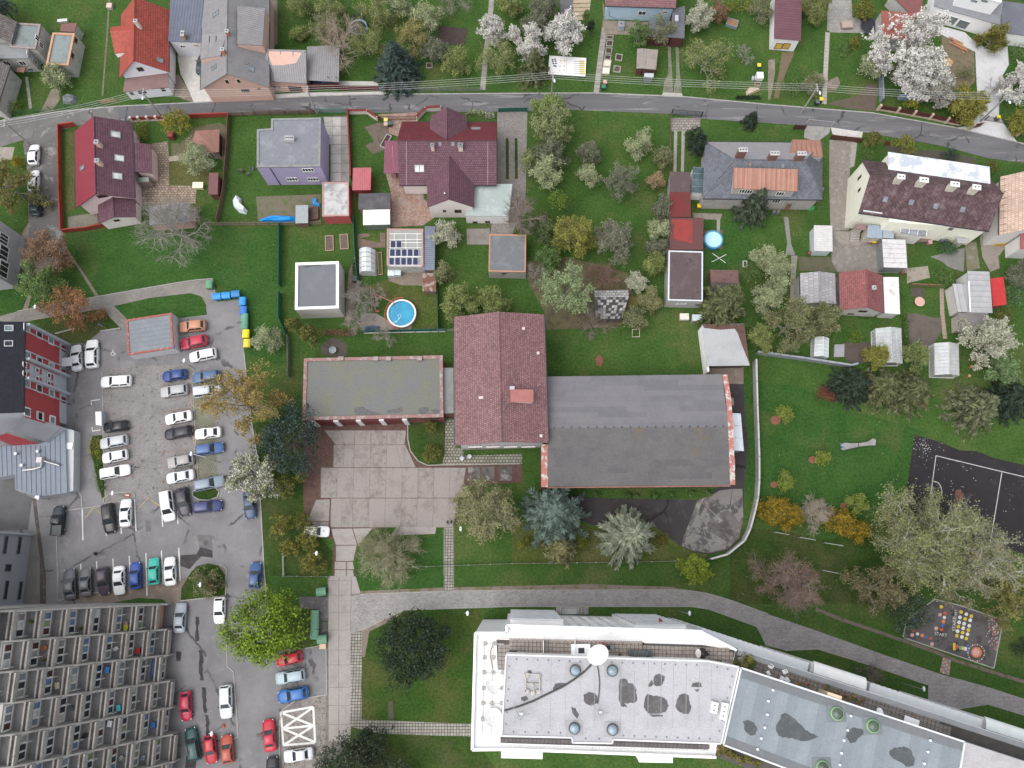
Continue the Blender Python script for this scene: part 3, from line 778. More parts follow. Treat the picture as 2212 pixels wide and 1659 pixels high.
def fe_(lb_,pts,h,mat,post=None,span=2.4,th=.05,name='fence',cat='fence',cap=None,style='board',base=None,raw=False,slats=0,gp_=None):
 P=pts if raw else WL(pts);c=cen(P);rt_=em_(name,(c.x,c.y,0),lb_,cat,gp_);up=V3((0,0,1));post=post or mat
 cache=None
 for a,b in zip(P,P[1:]):
  a=V3((a.x,a.y,0));b=V3((b.x,b.y,0));L=(b-a).length;n=max(1,round(L/span))
  for i in range(n):
   p,q=a.lerp(b,i/n),a.lerp(b,(i+1)/n);d=(q-p).normalized();pw=.12 if style!='pillar' else .38
   MB().box(p+up*(h+.06)/2,(pw,pw,h+.12),rz=math.atan2(d.y,d.x)).mk('post',post,rt_)
   p2,q2=p+d*(pw*.5-.01),q-d*(pw*.5-.01)
   if base:MB().bar(p2+up*.14,q2+up*.14,.22,.34).mk('plinth',base,rt_)
   if style in('board','pillar'):
    z0=.32 if base else .05
    MB().bar(p2+up*(z0+h)/2,q2+up*(z0+h)/2,th,h-z0).mk('panel',mat,rt_)
    if cap:MB().bar(p2+up*(h+.02),q2+up*(h+.02),th+.12,.05).mk('coping',cap,rt_)
   elif style=='wire':
    mb=MB()
    for k in range(9):mb.bar(p2+up*(.1+(h-.15)*k/8),q2+up*(.1+(h-.15)*k/8),.018,.018)
    m=max(2,int((q2-p2).length/.3))
    for k in range(m+1):s=p2.lerp(q2,k/m);mb.bar(s+up*.08,s+up*(h-.04),.014,.014)
    mb.mk('wire_panel',mat,rt_)
   elif style=='picket':
    m=max(2,int((q2-p2).length/.22))
    for z in(.35,h-.25):MB().bar(p2+up*z,q2+up*z,.05,.08).mk('rail',mat,rt_)
    for k in range(m):s=p2.lerp(q2,(k+.5)/m);MB().box(s+up*h/2+V3((-d.y,d.x,0))*.045,(.12,.03,h-.06),rz=math.atan2(d.y,d.x)).mk('picket',mat,rt_)
 MB().box(P[-1]+up*(h+.06)/2,(.12,.12,h+.12)).mk('post',post,rt_)
 return rt_
def gate(lb_,a,b,h,mat,leaves=2,name='gate'):
 A,Bp=W(*a),W(*b);c=(A+Bp)/2;rt_=em_(name,(c.x,c.y,0),lb_,'gate');up=V3((0,0,1))
 for p in(A,Bp):MB().box(p+up*(h+.1)/2,(.14,.14,h+.1)).mk('post',mat,rt_)
 for i in range(leaves):
  p,q=A.lerp(Bp,i/leaves),A.lerp(Bp,(i+1)/leaves);d=(q-p).normalized();p,q=p+d*.08,q-d*.08
  mb=MB()
  for z in(.15,h):mb.bar(p+up*z,q+up*z,.05,.06)
  for t in(0,1):s=p.lerp(q,t);mb.bar(s+up*.12,s+up*h,.05,.05)
  lf=mb.mk('leaf',mat,rt_);n=max(4,int((q-p).length/.16));mb=MB()
  for k in range(1,n):s=p.lerp(q,k/n);mb.bar(s+up*.15,s+up*(h-.02),.03,.03)
  mb.mk('bars',mat,lf)
 return rt_
def street_lamp(x,y,h,lb_,arm=1.2,ang=0.,head=(.62,.64,.66),gp_=None,name='street_lamp'):
 p=W(x,y,0);rt_=em_(name,(p.x,p.y,0),lb_,'street lamp',gp_)
 d=V3((math.cos(ang),math.sin(ang),0))
 MB().tube([p-V3((0,0,.1)),p+V3((0,0,h))],.08,8,.05).mk('pole',SX,rt_)
 MB().tube([p+V3((0,0,h-.05)),p+V3((0,0,h+.1))+d*arm],.04,6).mk('arm',SX,rt_)
 q=p+V3((0,0,h+.1))+d*(arm+.25)
 MB().lathe(q,[(.08,-.1),(.22,-.06),(.25,0),(.2,.07),(.06,.1)],10,1.5,.8).mk('lamp_head',pl_(head,.35,.1),rt_);return rt_
def co_(x,y,rz,c,lb_,gp_=None,w=1.3,d=1.05,h=1.25,name='waste_container',rounded=True):
 p=W(x,y,h*.6);z0=zz(LV[0]);rt_=em_(name,(p.x,p.y,z0),lb_,'container',gp_,0)
 R=Matrix.Rotation(rz,3,'Z');m=pl_(c,.45,.2,2.);o=V3((p.x,p.y,z0))
 def loc(v):return o+R@V3(v)
 b=MB().add([loc(v)for v in[(-w*.42,-d*.4,.18),(w*.42,-d*.4,.18),(w*.42,d*.4,.18),(-w*.42,d*.4,.18),(-w/2,-d/2,h*.8),(w/2,-d/2,h*.8),(w/2,d/2,h*.8),(-w/2,d/2,h*.8)]],[(3,2,1,0),(4,5,6,7),(0,1,5,4),(1,2,6,5),(2,3,7,6),(3,0,4,7)]).mk('body',m,rt_)
 vs=[];k=7
 for s in(-1,1):
  for i in range(k):t=math.pi*i/(k-1);vs.append(loc((s*w*.52,-d*.54*math.cos(t),h*.8+(h*.22*math.sin(t)if rounded else .06*math.sin(t))+.01)))
 MB().add(vs,[(i,i+1,i+1+k,i+k)for i in range(k-1)]+[tuple(range(k)),tuple(range(2*k-1,k-1,-1)),(0,k,2*k-1,k-1)]).mk('lid',pl_(dark(c,1.25),.4,.2,2.),rt_)
 for sx in(-1,1):
  for sy in(-1,1):MB().cyl(loc((sx*w*.34,sy*d*.32,0)),.09,.2,8).mk('castor',TYRE,rt_)
 MB().bar(loc((-w*.3,d*.53,h*.75)),loc((w*.3,d*.53,h*.75)),.05,.06).mk('handle',PLAST,rt_)
 return rt_
def bin_(x,y,c,lid,lb_,gp_=None,name='wheelie_bin'):
 p=W(x,y,.7);rt_=em_(name,(p.x,p.y,0),lb_,'bin',gp_);m=pl_(c,.5,.2,3.)
 MB().add([p*1+V3((a,b,z-p.z))for z,s in((.06,.22),(.95,.29))for a,b in((-s,-s),(s,-s),(s,s),(-s,s))],[(3,2,1,0),(4,5,6,7),(0,1,5,4),(1,2,6,5),(2,3,7,6),(3,0,4,7)]).mk('body',m,rt_)
 MB().box((p.x,p.y,.99),(.64,.66,.08)).mk('lid',pl_(lid,.45,.2,3.),rt_)
 for s in(-1,1):MB().cyl((p.x+s*.24,p.y+.22,0),.1,.12,8).mk('wheel',TYRE,rt_)
 return rt_
def bed(lb_,q,h=.25,fm_=None,soil=None,name='raised_bed',fw=.12):
 Q=[V3((p.x,p.y,0))for p in rc_(WL(q))];c=cen(Q);rt_=em_(name,(c.x,c.y,0),lb_,'garden bed');I=in_(Q,fw)
 for i in range(4):
  k=(i+1)%4
  MB().prism([Q[i],Q[k],I[k],I[i]],-.03,h).mk('board',fm_ or pl_((.3,.24,.17),.9,.3),rt_)
 MB().prism(in_(Q,fw*.9),-.03,h-.07).mk('soil',soil or SOIL,rt_);return rt_
SOIL=sn((.06,.042,.035),(.085,.062,.05),1.2)
# -- THE SETTING
GRASS=grassm((.043,.094,.021),(.066,.12,.03),(.112,.125,.046),.22)
PARKG=grassm((.034,.09,.021),(.05,.11,.026),(.085,.11,.038),.3,straw=.66)
DRYG=grassm((.085,.105,.028),(.06,.095,.02),(.13,.12,.055),.5,straw=.5)
SG_=grassm((.03,.062,.014),(.05,.085,.02),(.08,.085,.035),.4,straw=.55)
ASPH=asphalt((.215,.21,.215),(.24,.234,.236),crack=.12,scale=.2)
ROADM=asphalt((.14,.138,.147),(.225,.22,.222),crack=.15,scale=.5,streak=1.)
OLDROAD=asphalt((.165,.158,.155),(.27,.262,.255),crack=.2,scale=.25)
DKASPH=asphalt((.05,.043,.046),(.075,.066,.067),crack=.1,scale=.25)
COURTM=asphalt((.026,.023,.026),(.04,.037,.04),scale=.2)
PATHM=pavers((.345,.325,.318),.35,.18,.02,.2,.5)
TILEM=pavers((.32,.305,.27),.42,.42,.045,.22,0.,gapc=(.09,.08,.06))
COBBLE=pavers((.295,.278,.27),.22,.11,.012,.2,.5,blot=.85)
BRICKY=pavers((.36,.245,.2),.3,.2,.02,.3,.5,dirt=(.3,.25,.22))
STONEP=pavers((.34,.27,.215),.55,.42,.05,.35,.37,gapc=(.14,.1,.07))
GRASSP=pavers((.255,.24,.215),.3,.3,.05,.2,.5,gapc=(.13,.14,.08),rot=.785)
GRAVEL=sn((.33,.3,.27),(.42,.385,.35),1.5,.45,.6,c3=(.22,.19,.165),s3=5.,lo3=.55,h3=.7)
PALEGR=sn((.52,.5,.47),(.6,.58,.55),1.2,c3=(.4,.37,.34),s3=4.)
DIRT=sn((.205,.165,.135),(.27,.225,.185),.8,c3=(.11,.1,.05),s3=1.6)
LITTER=sn((.12,.066,.055),(.085,.055,.047),1.,c3=(.2,.16,.14),s3=3.,lo3=.55,h3=.75)
SLABM=[sn((.29,.262,.245),(.195,.17,.155),s,lo,lo+.2,c3=(.14,.12,.11),s3=2.2,lo3=l3,h3=l3+.12)for s,lo,l3 in((.5,.5,.6),(.8,.46,.56),(.35,.55,.62))]
SLABP=[sn((.345,.315,.298),(.27,.24,.225),s,.5,.75,c3=(.2,.17,.155),s3=3.,lo3=.62,h3=.72)for s in(.4,.7)]
OLDSLAB=sn((.16,.145,.135),(.085,.075,.07),.45,.45,.6,c3=(.27,.25,.235),s3=.5,lo3=.54,h3=.62)
LINEW=pl_((.74,.73,.7),.8,.35,3.);LINEY=sn((.5,.38,.13),(.22,.2,.17),3.,.52,.6);LINER=sn((.28,.15,.13),(.2,.18,.17),3.,.5,.6)
g=MB().sheet([V3(p)for p in((-420,-300,0),(420,-300,0),(420,480,0),(-420,480,0))]).mk('ground',GRASS,lb_='green lawns and gardens covering the ground',kind='structure')
full()
NE_=[(-260,300),(-60,270),(0,262),(60,252),(130,241),(250,230),(415,222),(553,215),(693,207),(828,204),(1106,202),(1281,201),(1476,209),(1659,226),(1884,244),(2059,275),(2212,311),(2420,362)]
SE_=[(2420,410),(2212,352),(2134,342),(2034,315),(1861,285),(1794,275),(1659,266),(1518,257),(1451,246),(1223,237),(1106,241),(803,244),(693,242),(553,247),(415,252),(282,260),(165,272),(131,282),(60,300),(0,318),(-60,330),(-260,380)]
ptc('street',NE_+SE_,ROADM,.014)
ptc('street_section',[(-60,271),(0,263),(60,253),(130,242),(250,231),(262,259),(165,271),(131,281),(60,299),(0,317),(-60,329)],OLDROAD,.018)
kerb(NE_[1:],.2,.07)
ptc('side_street',[(62,296),(131,280),(132,330),(134,415),(137,545),(120,570),(66,545),(62,497),(60,375),(50,310)],asphalt((.14,.133,.128),(.25,.243,.235),scale=.3),.016)
ptc('driveway',[(-40,318),(32,318),(26,345),(-40,352)],sn((.3,.27,.235),(.36,.33,.29),.8),.012)
ptc('dirt_verge',[(62,480),(40,520),(35,560),(60,600),(160,560),(136,522),(66,520)],DIRT,.01)
crop(0,1)
ptc('lawn',[(560,370),(1150,310),(1800,310),(2420,310),(2440,900),(2440,1500),(2150,1400),(2080,900),(1860,780),(1600,760),(850,905),(180,1040),(-200,1080),(-200,820),(280,700)],PARKG,.006)
ptc('lawn',[(990,990),(1300,920),(1640,875),(1720,895),(1780,985),(1790,1060),(1480,1100),(1090,1090)],PARKG,.012)
ptc('lawn',[(280,1110),(880,1010),(1045,1180),(870,1200),(740,1300),(560,1300)],SG_,.012)
ptc('footpath',[(-60,1090),(150,1032),(840,905),(1500,790),(1700,760),(1840,750),(1862,860),(1880,960),(1790,992),(1745,905),(1640,875),(1300,915),(985,985),(1095,1092),(1090,1200),(1045,1180),(880,1010),(280,1110),(100,1150)],pavers((.265,.245,.225),.4,.2,.02,.15,.5),.009)
kerb([(150,1030),(840,903),(1500,788),(1700,758),(1840,748)],.12,.05)
ptc('footpath',[(630,560),(850,890),(858,912),(830,912),(590,520)],DIRT,.01)
ptc('footpath',[(290,820),(240,1020),(190,1035),(240,900)],DIRT,.011)
kerb([(870,1205),(1045,1180)],.25,.22);kerb([(480,1225),(650,1180)],.2,.15)
full()
AS=[(-120,742),(150,742),(185,742),(216,717),(262,712),(276,690),(392,668),(447,662),(470,652),(520,646),(527,760),(542,900),(558,1000),(564,1104),(571,1234),(579,1300),(592,1400),(646,1404),(706,1395),(706,1500),(640,1510),(606,1540),(600,1659),(600,1900),(-160,1900)]
ptc('car_park',AS,ASPH,.012)
kerb([(527,760),(542,900),(558,1000),(564,1104),(571,1234),(576,1290)],.16,.1)
kerb([(706,1501),(690,1503),(640,1512),(612,1532),(604,1560),(604,1659),(604,1800)],.16,.12)
ptc('cobbled_bay',[(219,795),(412,786),(417,829),(428,1030),(430,1046),(345,1072),(300,1080),(290,1062),(228,1070)],COBBLE,.016)
crop(0,2)
kerb([(880,-100),(885,0),(892,330),(895,600),(905,800),(915,985)],.14,.1)
kerb([(1665,0),(1680,250),(1700,600),(1715,830)],.14,.1)
ptc('grass_block_bay',[(1685,-40),(1810,-60),(1870,600),(1880,830),(1720,830),(1690,300)],GRASSP,.017)
ptc('planted_strip',[(800,450),(890,440),(905,985),(880,985),(850,850),(795,620),(775,540)],SG_,.018)
ptc('planted_strip',[(1665,935),(1700,905),(1870,900),(1895,930),(1880,980),(1800,1005),(1720,1000),(1670,970)],SG_,.018)
kerb([(1665,935),(1700,905),(1870,900),(1895,930),(1880,980),(1800,1005),(1720,1000),(1670,970)],.16,.14,closed=True)
ptc('traffic_island',[(900,985),(960,945),(1130,930),(1160,950),(1165,990),(1120,1010),(900,1030)],sn((.24,.225,.21),(.18,.17,.16),.8),.018)
kerb([(900,985),(960,945),(1130,930),(1160,950),(1165,990),(1120,1010),(900,1030)],.16,.14,closed=True)
kerb([(640,850),(705,970),(712,1075),(580,1090)],.16,.12);kerb([(715,1075),(1000,1035)],.14,.08)
kerb([(490,1300),(500,1659),(505,1850)],.16,.12)
ptc('planted_strip',[(280,990),(310,985),(400,1659),(400,1990),(345,1990),(345,1500)],sn((.1,.085,.075),(.15,.13,.11),1.2),.017)
ptc('footway',[(240,1270),(345,1250),(400,1659),(400,2040),(230,2040)],sn((.23,.215,.2),(.19,.18,.17),.5),.015)
def line(lb_,pts,w,mat=LINEW,z=.022,name='painted_line'):
 return ptc(name,stp(WL(pts),w),mat,z,lb_,raw=True)
WLN=[((712,1075),(718,1350)),((918,1280),(922,1312)),((1046,1225),(1050,1295)),((1163,995),(1177,1270)),((1400,1110),(1407,1233)),((1532,1100),(1540,1210)),((698,1555),(706,1659)),((836,1530),(842,1659)),((977,1508),(984,1659)),((1118,1485),(1126,1659)),((1262,1460),(1272,1830)),((1396,1440),(1412,1730)),((1546,1415),(1558,1700))]
for a,b in WLN:line('',[a,b],.16)
for pts in([(730,1170),(810,1068),(880,1125)],[(1195,1080),(1280,985),(1385,1055)]):line('',pts,.12,LINEY)
line('',[(867,135),(790,145),(791,185)],.14);line('',[(797,372),(800,408),(868,398)],.14)
for i in range(28):
 t=i/28.;y=0+840*t;x=1642+56*t
 line('',[(x,y-20),(x+1,y)],.1,LINEY)
for y0 in(20,112,235,345,480,590,720,830,-25):line('',[(1380,y0+5),(1650,y0-22)],.09,LINER)
for y0 in(440,560,685,810):line('',[(1090,y0-10),(1165,y0-18)],.09,LINER)
WETM=sn((.055,.05,.052),(.075,.07,.07),1.)
crop(0,3)
ptc('dirt_verge',[(500,215),(700,165),(860,150),(1080,125),(1240,85),(1540,30),(1940,-90),(1950,170),(1500,230),(900,290),(700,300),(690,200)],DIRT,.019)
ptc('planted_strip',[(900,270),(1000,225),(1200,190),(1400,200),(1450,235),(1100,268)],PARKG,.023)
ptc('planted_strip',[(1560,210),(1570,100),(1650,-30),(1700,-85),(1800,-110),(1890,-90),(1945,-10),(1950,165)],SG_,.023)
kerb([(505,-100),(505,215),(690,165),(1250,85),(1560,30)],.16,.12);kerb([(1560,215),(1950,170),(1958,-60),(1900,-105)],.16,.12)
kerb([(1960,560),(1965,780),(2020,830),(2060,1390),(2020,1405)],.16,.12)
rw_=random.Random(4)
for(x,y0,y1)in((1700,350,560),(1735,640,900),(1765,960,1180),(1790,1200,1380)):
 pts=[];n=9
 for k in range(n):pts.append((x-rw_.uniform(8,24)+10*k/n,y0+(y1-y0)*k/(n-1)))
 for k in range(n-1,-1,-1):pts.append((x+rw_.uniform(8,24)+10*k/n,y0+(y1-y0)*k/(n-1)+3))
 ptc('damp_stain',pts,WETM,.019)
for pts in([(1520,650),(1570,655),(1560,735),(1525,735)],[(1640,1480),(1700,1600),(1690,1659),(1600,1659),(1610,1560)]):ptc('damp_stain',pts,WETM,.019)
crop(0,2)
ptc('damp_stain',[(1560,1480),(1700,1470),(1730,1410),(1780,1420),(1835,1440),(1840,1500),(1740,1490),(1690,1540),(1640,1600),(1560,1570)],WETM,.019)
ptc('manhole_patch',[(1705,1300),(1830,1310),(1840,1440),(1730,1450)],sn((.15,.145,.145),(.19,.18,.18),.9),.017)
ptc('manhole_cover',[(1782+22*math.cos(k*.5236),1372+22*math.sin(k*.5236))for k in range(12)],sn((.1,.1,.1),(.14,.14,.14),3.),.021)
ptc('asphalt_patch',[(1258,1175),(1300,1190),(1305,1275),(1262,1275)],sn((.155,.15,.152),(.17,.165,.168),1.),.0165)
crop(1,2)
yd_=ptc('concrete_yard',[(410,350),(1310,320),(1320,520),(1380,640),(1450,700),(2300,690),(2300,850),(1800,880),(1720,1220),(1250,1230),(1000,1260),(880,1400),(840,1540),(880,1800),(660,1800),(660,1540),(680,1350),(620,1330),(430,1190),(410,1000)],LITTER,.012)
def sp_(q,parent,mats,z0=-.02,z1=.05,name='slab',k=[0]):
 k[0]+=1
 Q=[V3((p.x,p.y,0))for p in WL(q)];c=cen(Q);Q=[p+(c-p).normalized()*.035 for p in Q]
 dz=((k[0]*37)%11-5)*.0025
 o=MB().prism(Q,z0,z1+dz).mk(name,mats[k[0]%len(mats)],parent);return o
rows=[(345,[570,855,1133,1300]),(525,[668,852,1131,1275]),(720,[668,846,1126,1378]),(985,[648,838,1118,1396,1671,1765]),(1245,[640,833,1113,1386,1668,1715])]
def quadrow(r0,r1,n):
 (y0,X0),(y1,X1)=r0,r1
 for i in range(n):
  x0a,x0b,x1a,x1b=X0[i],X0[i+1],X1[i],X1[i+1];xm0,xm1=(x0a+x0b)/2,(x1a+x1b)/2
  sp_([(x0a,y0),(xm0,y0),(xm1,y1),(x1a,y1)],yd_,SLABM);sp_([(xm0,y0),(x0b,y0),(x1b,y1),(xm1,y1)],yd_,SLABM)
quadrow((400,[590,855,1133,1298]),(525,[690,852,1131,1285]),3);quadrow((525,[672,852,1131,1290]),(720,[668,846,1126,1380]),3)
quadrow((722,[560,846,1126,1402,1676,1815]),(985,[560,838,1118,1396,1671,1770]),5);quadrow((987,[650,838,1118,1396,1671,1745]),(1240,[642,833,1113,1386,1668,1700]),5)
sp_([(520,1000),(638,995),(632,1185),(440,1185)],yd_,SLABM);sp_([(480,1190),(630,1190),(630,1250),(500,1240)],yd_,SLABM)
for x in(1830,1950,2100):sp_([(x,715),(x+110,712),(x+110,835),(x,840)],yd_,[OLDSLAB])
sp_([(645,1250),(832,1248),(875,1390),(690,1392)],yd_,SLABP);sp_([(836,1248),(1010,1244),(900,1375),(880,1385)],yd_,SLABP)
sp_([(690,1396),(872,1394),(842,1530),(690,1530)],yd_,SLABP)
sp_([(1220,1235),(1560,1238),(1550,1295),(1160,1310)],yd_,SLABP)
for y in(1535,1605):sp_([(680,y),(780,y),(778,y+66),(676,y+66)],yd_,SLABP);sp_([(784,y),(838,y),(850,y+66),(782,y+66)],yd_,SLABP)
crop(1,3)
drive=ptc('entrance_drive',[(620,0),(840,0),(905,160),(822,170),(815,1430),(600,1660),(600,2000),(190,2000),(190,1200),(240,1120),(330,1065),(450,1050),(610,1025),(620,500)],sn((.2,.18,.165),(.15,.135,.12),1.),.013)
ys=[42,165,312,466,640,768,962,1118,1282,1428]
for a,b in zip(ys,ys[1:]):
 sp_([(628,a),(716,a),(714,b),(626,b)],drive,SLABP);sp_([(718,a),(822,a),(818,b),(716,b)],drive,SLABP)
sp_([(640,0),(720,0),(716,40),(630,40)],drive,SLABP);sp_([(724,0),(826,0),(826,40),(720,40)],drive,SLABP);sp_([(828,2),(862,2),(905,150),(826,158)],drive,SLABP)
CRK=[sn((.27,.245,.225),(.19,.17,.155),.9,.48,.62,c3=(.11,.1,.085),s3=2.4,lo3=.54,h3=.62)]
sp_([(470,1045),(608,1030),(606,1140),(330,1130),(380,1080)],drive,CRK)
for q in([(240,1150),(420,1145),(420,1300),(215,1300)],[(424,1145),(606,1144),(606,1300),(424,1300)],[(215,1304),(420,1304),(420,1480),(220,1480)],[(424,1304),(606,1304),(606,1480),(424,1480)],[(220,1484),(420,1484),(420,1660),(222,1660)],[(424,1484),(606,1484),(604,1600),(560,1660),(424,1660)]):sp_(q,drive,CRK)
for pts in([(215,1180),(495,1130),(512,1440),(238,1462),(215,1180)],[(215,1180),(498,1292)],[(232,1318),(498,1292)],[(232,1318),(495,1134)],[(232,1318),(512,1436)],[(240,1460),(498,1292)]):
 for a,b in zip(pts,pts[1:]):line('',[a,b],.3,z=.062)
ptc('planted_strip',[(360,290),(480,288),(520,560),(400,632),(330,600),(200,300)],SG_,.02)
ptc('container_pad',[(370,180),(620,178),(620,380),(560,395),(612,400),(612,600),(540,590),(540,290),(380,280)],sn((.12,.11,.11),(.2,.18,.17),1.2),.021)
kerb([(380,632),(490,615),(606,590),(612,1020)],.14,.12)
path=ptc('footpath',[(822,170),(905,160),(1640,132),(2212,124),(2212+1480,122),(2212+1680,150),(2212+1900,215),(2212+2212,330),(4424+390,462),(4424+1000,680),(4424+1500,850),(4424+1900,960),(4424+2400,1120),(4424+2400,1270),(4424+2212,1207),(4424+1900,1112),(4424+1600,1160),(4424+1385,1105),(4424+1388,942),(4424+900,775),(4424+430,630),(4424+150,642),(2212+2190,600),(2212+2135,480),(2212+2100,430),(2212+1700,285),(2212+1550,262),(2212,262),(1280,292),(917,466),(822,505)],PATHM,.016)
kerb([(905,157),(1640,129),(2212,121),(3692,119),(3892,147),(4112,212),(4424,327)],.1,.07);kerb([(917,468),(1280,294),(2212,264),(3762,264),(3912,287),(4312,432)],.1,.07)
kerb([(4574,643),(4854,631),(5324,776),(5812,943),(5809,1105)],.1,.07)
ptc('footpath',[(822,506),(916,468),(912,1240),(1872,1278),(1872,1388),(1050,1360),(812,1300)],TILEM,.018)
ptc('footpath',[(1632,-430),(1712,-430),(1710,132),(1622,134)],TILEM,.018)
ptc('footpath',[(2212+380,262),(2212+660,262),(2212+660,330),(2212+380,330)],sn((.36,.34,.31),(.3,.28,.25),1.),.02)
ptc('dirt_verge',[(905,130),(1640,100),(2900,70),(3600,95),(3692,119),(2212,122),(1640,130),(905,157)],sn((.22,.175,.15),(.14,.13,.06),.8),.008)
ptc('dirt_verge',[(917,470),(1280,296),(1200,370),(980,480),(940,700),(918,700)],DIRT,.008)
ptc('lawn',[(918,470),(1280,292),(1900,266),(1960,340),(1872,1276),(912,1238)],grassm((.045,.092,.018),(.036,.075,.016),(.1,.095,.035),.35,straw=.55),.005)
ptc('lawn',[(912,1365),(1872,1392),(2000,1560),(2300,2000),(600,2000),(640,1650)],SG_,.005)
ptc('grave_slab',[(1142,1090),(1180,1080),(1195,1237),(1142,1240)],sn((.09,.085,.06),(.06,.06,.045),2.),.012)
crop(2,2)
ptc('hall_yard',[(290,920),(290,980),(420,1100),(690,1220),(1120,1190),(1200,1200),(1440,1390),(1560,1450),(1700,1470),(1860,1440),(1960,1340),(2000,1150),(2010,860),(2040,500),(2010,230),(2000,-260),(1860,-260),(1900,860),(1750,905),(1700,1000),(1500,1000),(760,985),(420,960),(300,905)],DKASPH,.013)
hy=ptc('hall_apron',[(1480,1330),(1600,1010),(1800,920),(1990,905),(2000,1150),(1960,1330),(1860,1430),(1700,1462),(1560,1440),(1470,1400)],OLDSLAB,.016)
SLB2=[sn((.21,.195,.185),(.085,.08,.08),.5,.5,.58,c3=(.3,.28,.27),s3=.9,lo3=.58,h3=.68)]
for q in([(1640,1020),(1790,920),(1900,905),(1880,1080),(1760,1130)],[(1905,905),(1990,905),(1998,1150),(1960,1200),(1885,1080)],[(1500,1320),(1600,1120),(1640,1025),(1755,1135),(1650,1240)],[(1655,1245),(1760,1137),(1880,1085),(1955,1205),(1930,1300),(1850,1350)],[(1480,1400),(1500,1325),(1650,1245),(1710,1455),(1560,1440)],[(1655,1250),(1850,1355),(1850,1420),(1715,1455)]):sp_(q,hy,SLB2)
ptc('lawn',[(1120,1190),(1200,1205),(1440,1395),(1560,1455),(1700,1475),(1640,1520),(1000,1540),(0,1560),(0,1200),(700,1215)],DRYG,.006)
crop(1,2)
ptc('paved_strip',[(1640,300),(1715,300),(1720,545),(1780,560),(1800,620),(2300,605),(2300,690),(1460,700),(1600,690),(1630,500)],pavers((.3,.285,.25),.5,.45,.06,.25,.5,gapc=(.09,.09,.05)),.02)
ptc('planted_strip',[(1312,320),(1640,318),(1630,600),(1610,690),(1500,705),(1400,660),(1330,560)],SG_,.02);kerb([(1312,320),(1312,480),(1335,580),(1400,665),(1480,703),(1600,700),(2280,690)],.14,.1)
ptc('planted_strip',[(440,1080),(410,1000),(430,760),(520,600),(560,420),(410,350),(0,330),(0,1100),(130,1659),(640,1659),(660,1450),(600,1370),(430,1200)],SG_,.008)
ptc('lawn',[(1000,1330),(1620,1320),(1632,1659),(1630,1770),(900,1790),(850,1600),(900,1400)],PARKG,.006);kerb([(1625,1235),(1625,1659)],.08,.05)
crop(3,2)
ptc('sports_court',[(1265,435),(1480,500),(1660,575),(1800,580),(1950,640),(2212,700),(2500,770),(2500,1560),(1160,1160)],COURTM,.014)
for pts in([(1450,620),(1365,1250)],[(1450,620),(2020,757),(2500,870)],[(2020,757),(1915,1400)],[(1430,842),(1465,850),(1490,880),(1502,930),(1490,980),(1460,1010),(1400,1016)]):line('',pts,.12,pl_((.52,.51,.5),.8,.4,4.),z=.02)
rb_=random.Random(9);mb=MB()
for k in range(170):
 x,y=(rb_.gauss(1330,60),rb_.gauss(540,60))if k<90 else(rb_.uniform(1250,2200),rb_.uniform(560,1100))
 if(x-1265)*.25+445>y or x<1250:continue
 p=W(x,y);s=rb_.uniform(.03,.09);mb.prism([p+V3((s,0,0)),p+V3((0,s,0)),p+V3((-s,0,0)),p+V3((0,-s,0))],.012,.05)
mb.mk('gravel_specks',pl_((.45,.44,.42),.9,.3),lb_='pale grit scattered on the ball court',kind='stuff')
ptc('leaf_litter',[(1620,920),(1660,905),(1690,960),(1680,1010),(1630,1020),(1612,970)],sn((.16,.08,.06),(.1,.06,.05),3.),.021)
crop(3,2)
ptc('lawn',[(-330,-60),(250,20),(800,250),(1400,420),(1260,440),(1160,1160),(850,1250),(500,1350),(100,1250),(-290,900),(-300,300)],grassm((.032,.088,.02),(.05,.11,.026),(.088,.108,.038),.3,straw=.64),.006)
ptc('lawn',[(-330,1250),(100,1260),(500,1350),(900,1250),(1100,1659),(1300,1900),(-330,1900)],SG_,.007)
crop(3,3)
PG=[(1165,530),(1195,380),(1440,200),(1660,255),(2030,382),(1950,797)]
ptc('play_pad',PG,sn((.115,.105,.108),(.075,.07,.072),.5,.5,.56,c3=(.03,.028,.03),s3=.45,lo3=.6,h3=.63),.016)
kerb(PG,.16,.08,closed=True)
PC=dict(y=(.62,.45,.05),w=(.66,.65,.62),r=(.55,.1,.07),o=(.62,.22,.1),b=(.05,.16,.42),g=(.1,.35,.26),p=(.6,.35,.33),k=(.02,.02,.022))
def disc(x,y,r,c,lb_,z=.02,n=14):return ptc('painted_disc',[(x+r*math.cos(6.2832*k/n),y+r*math.sin(6.2832*k/n))for k in range(n)],pl_(PC[c],.8,.3,4.),z,lb_)
for i,(x,y,c)in enumerate([(1667,311,'y'),(1712,330,'w'),(1755,347,'y'),(1657,357,'w'),(1702,371,'y'),(1746,382,'w'),(1650,400,'w'),(1693,412,'w'),(1738,430,'w'),(1643,437,'y'),(1685,451,'w'),(1730,467,'y'),(1637,477,'w'),(1680,489,'y'),(1722,503,'w'),(1630,516,'y'),(1674,527,'w'),(1712,540,'y')]):
 disc(x,y,16,c,'')
for(x,y,r,c)in[(1496,266,16,'y'),(1529,321,15,'r'),(1484,334,15,'p'),(1523,358,14,'w'),(1514,393,16,'o'),(1507,428,14,'b'),(1498,464,15,'r'),(1452,453,17,'p'),(1252,471,15,'r'),(1290,500,14,'w'),(1331,514,17,'o'),(1366,525,13,'b'),(1245,510,16,'p'),(1404,537,13,'r'),(1416,588,16,'p'),(1270,388,15,'b'),(1252,424,13,'g'),(1281,352,10,'b')]:
 disc(x,y,r,c,'')
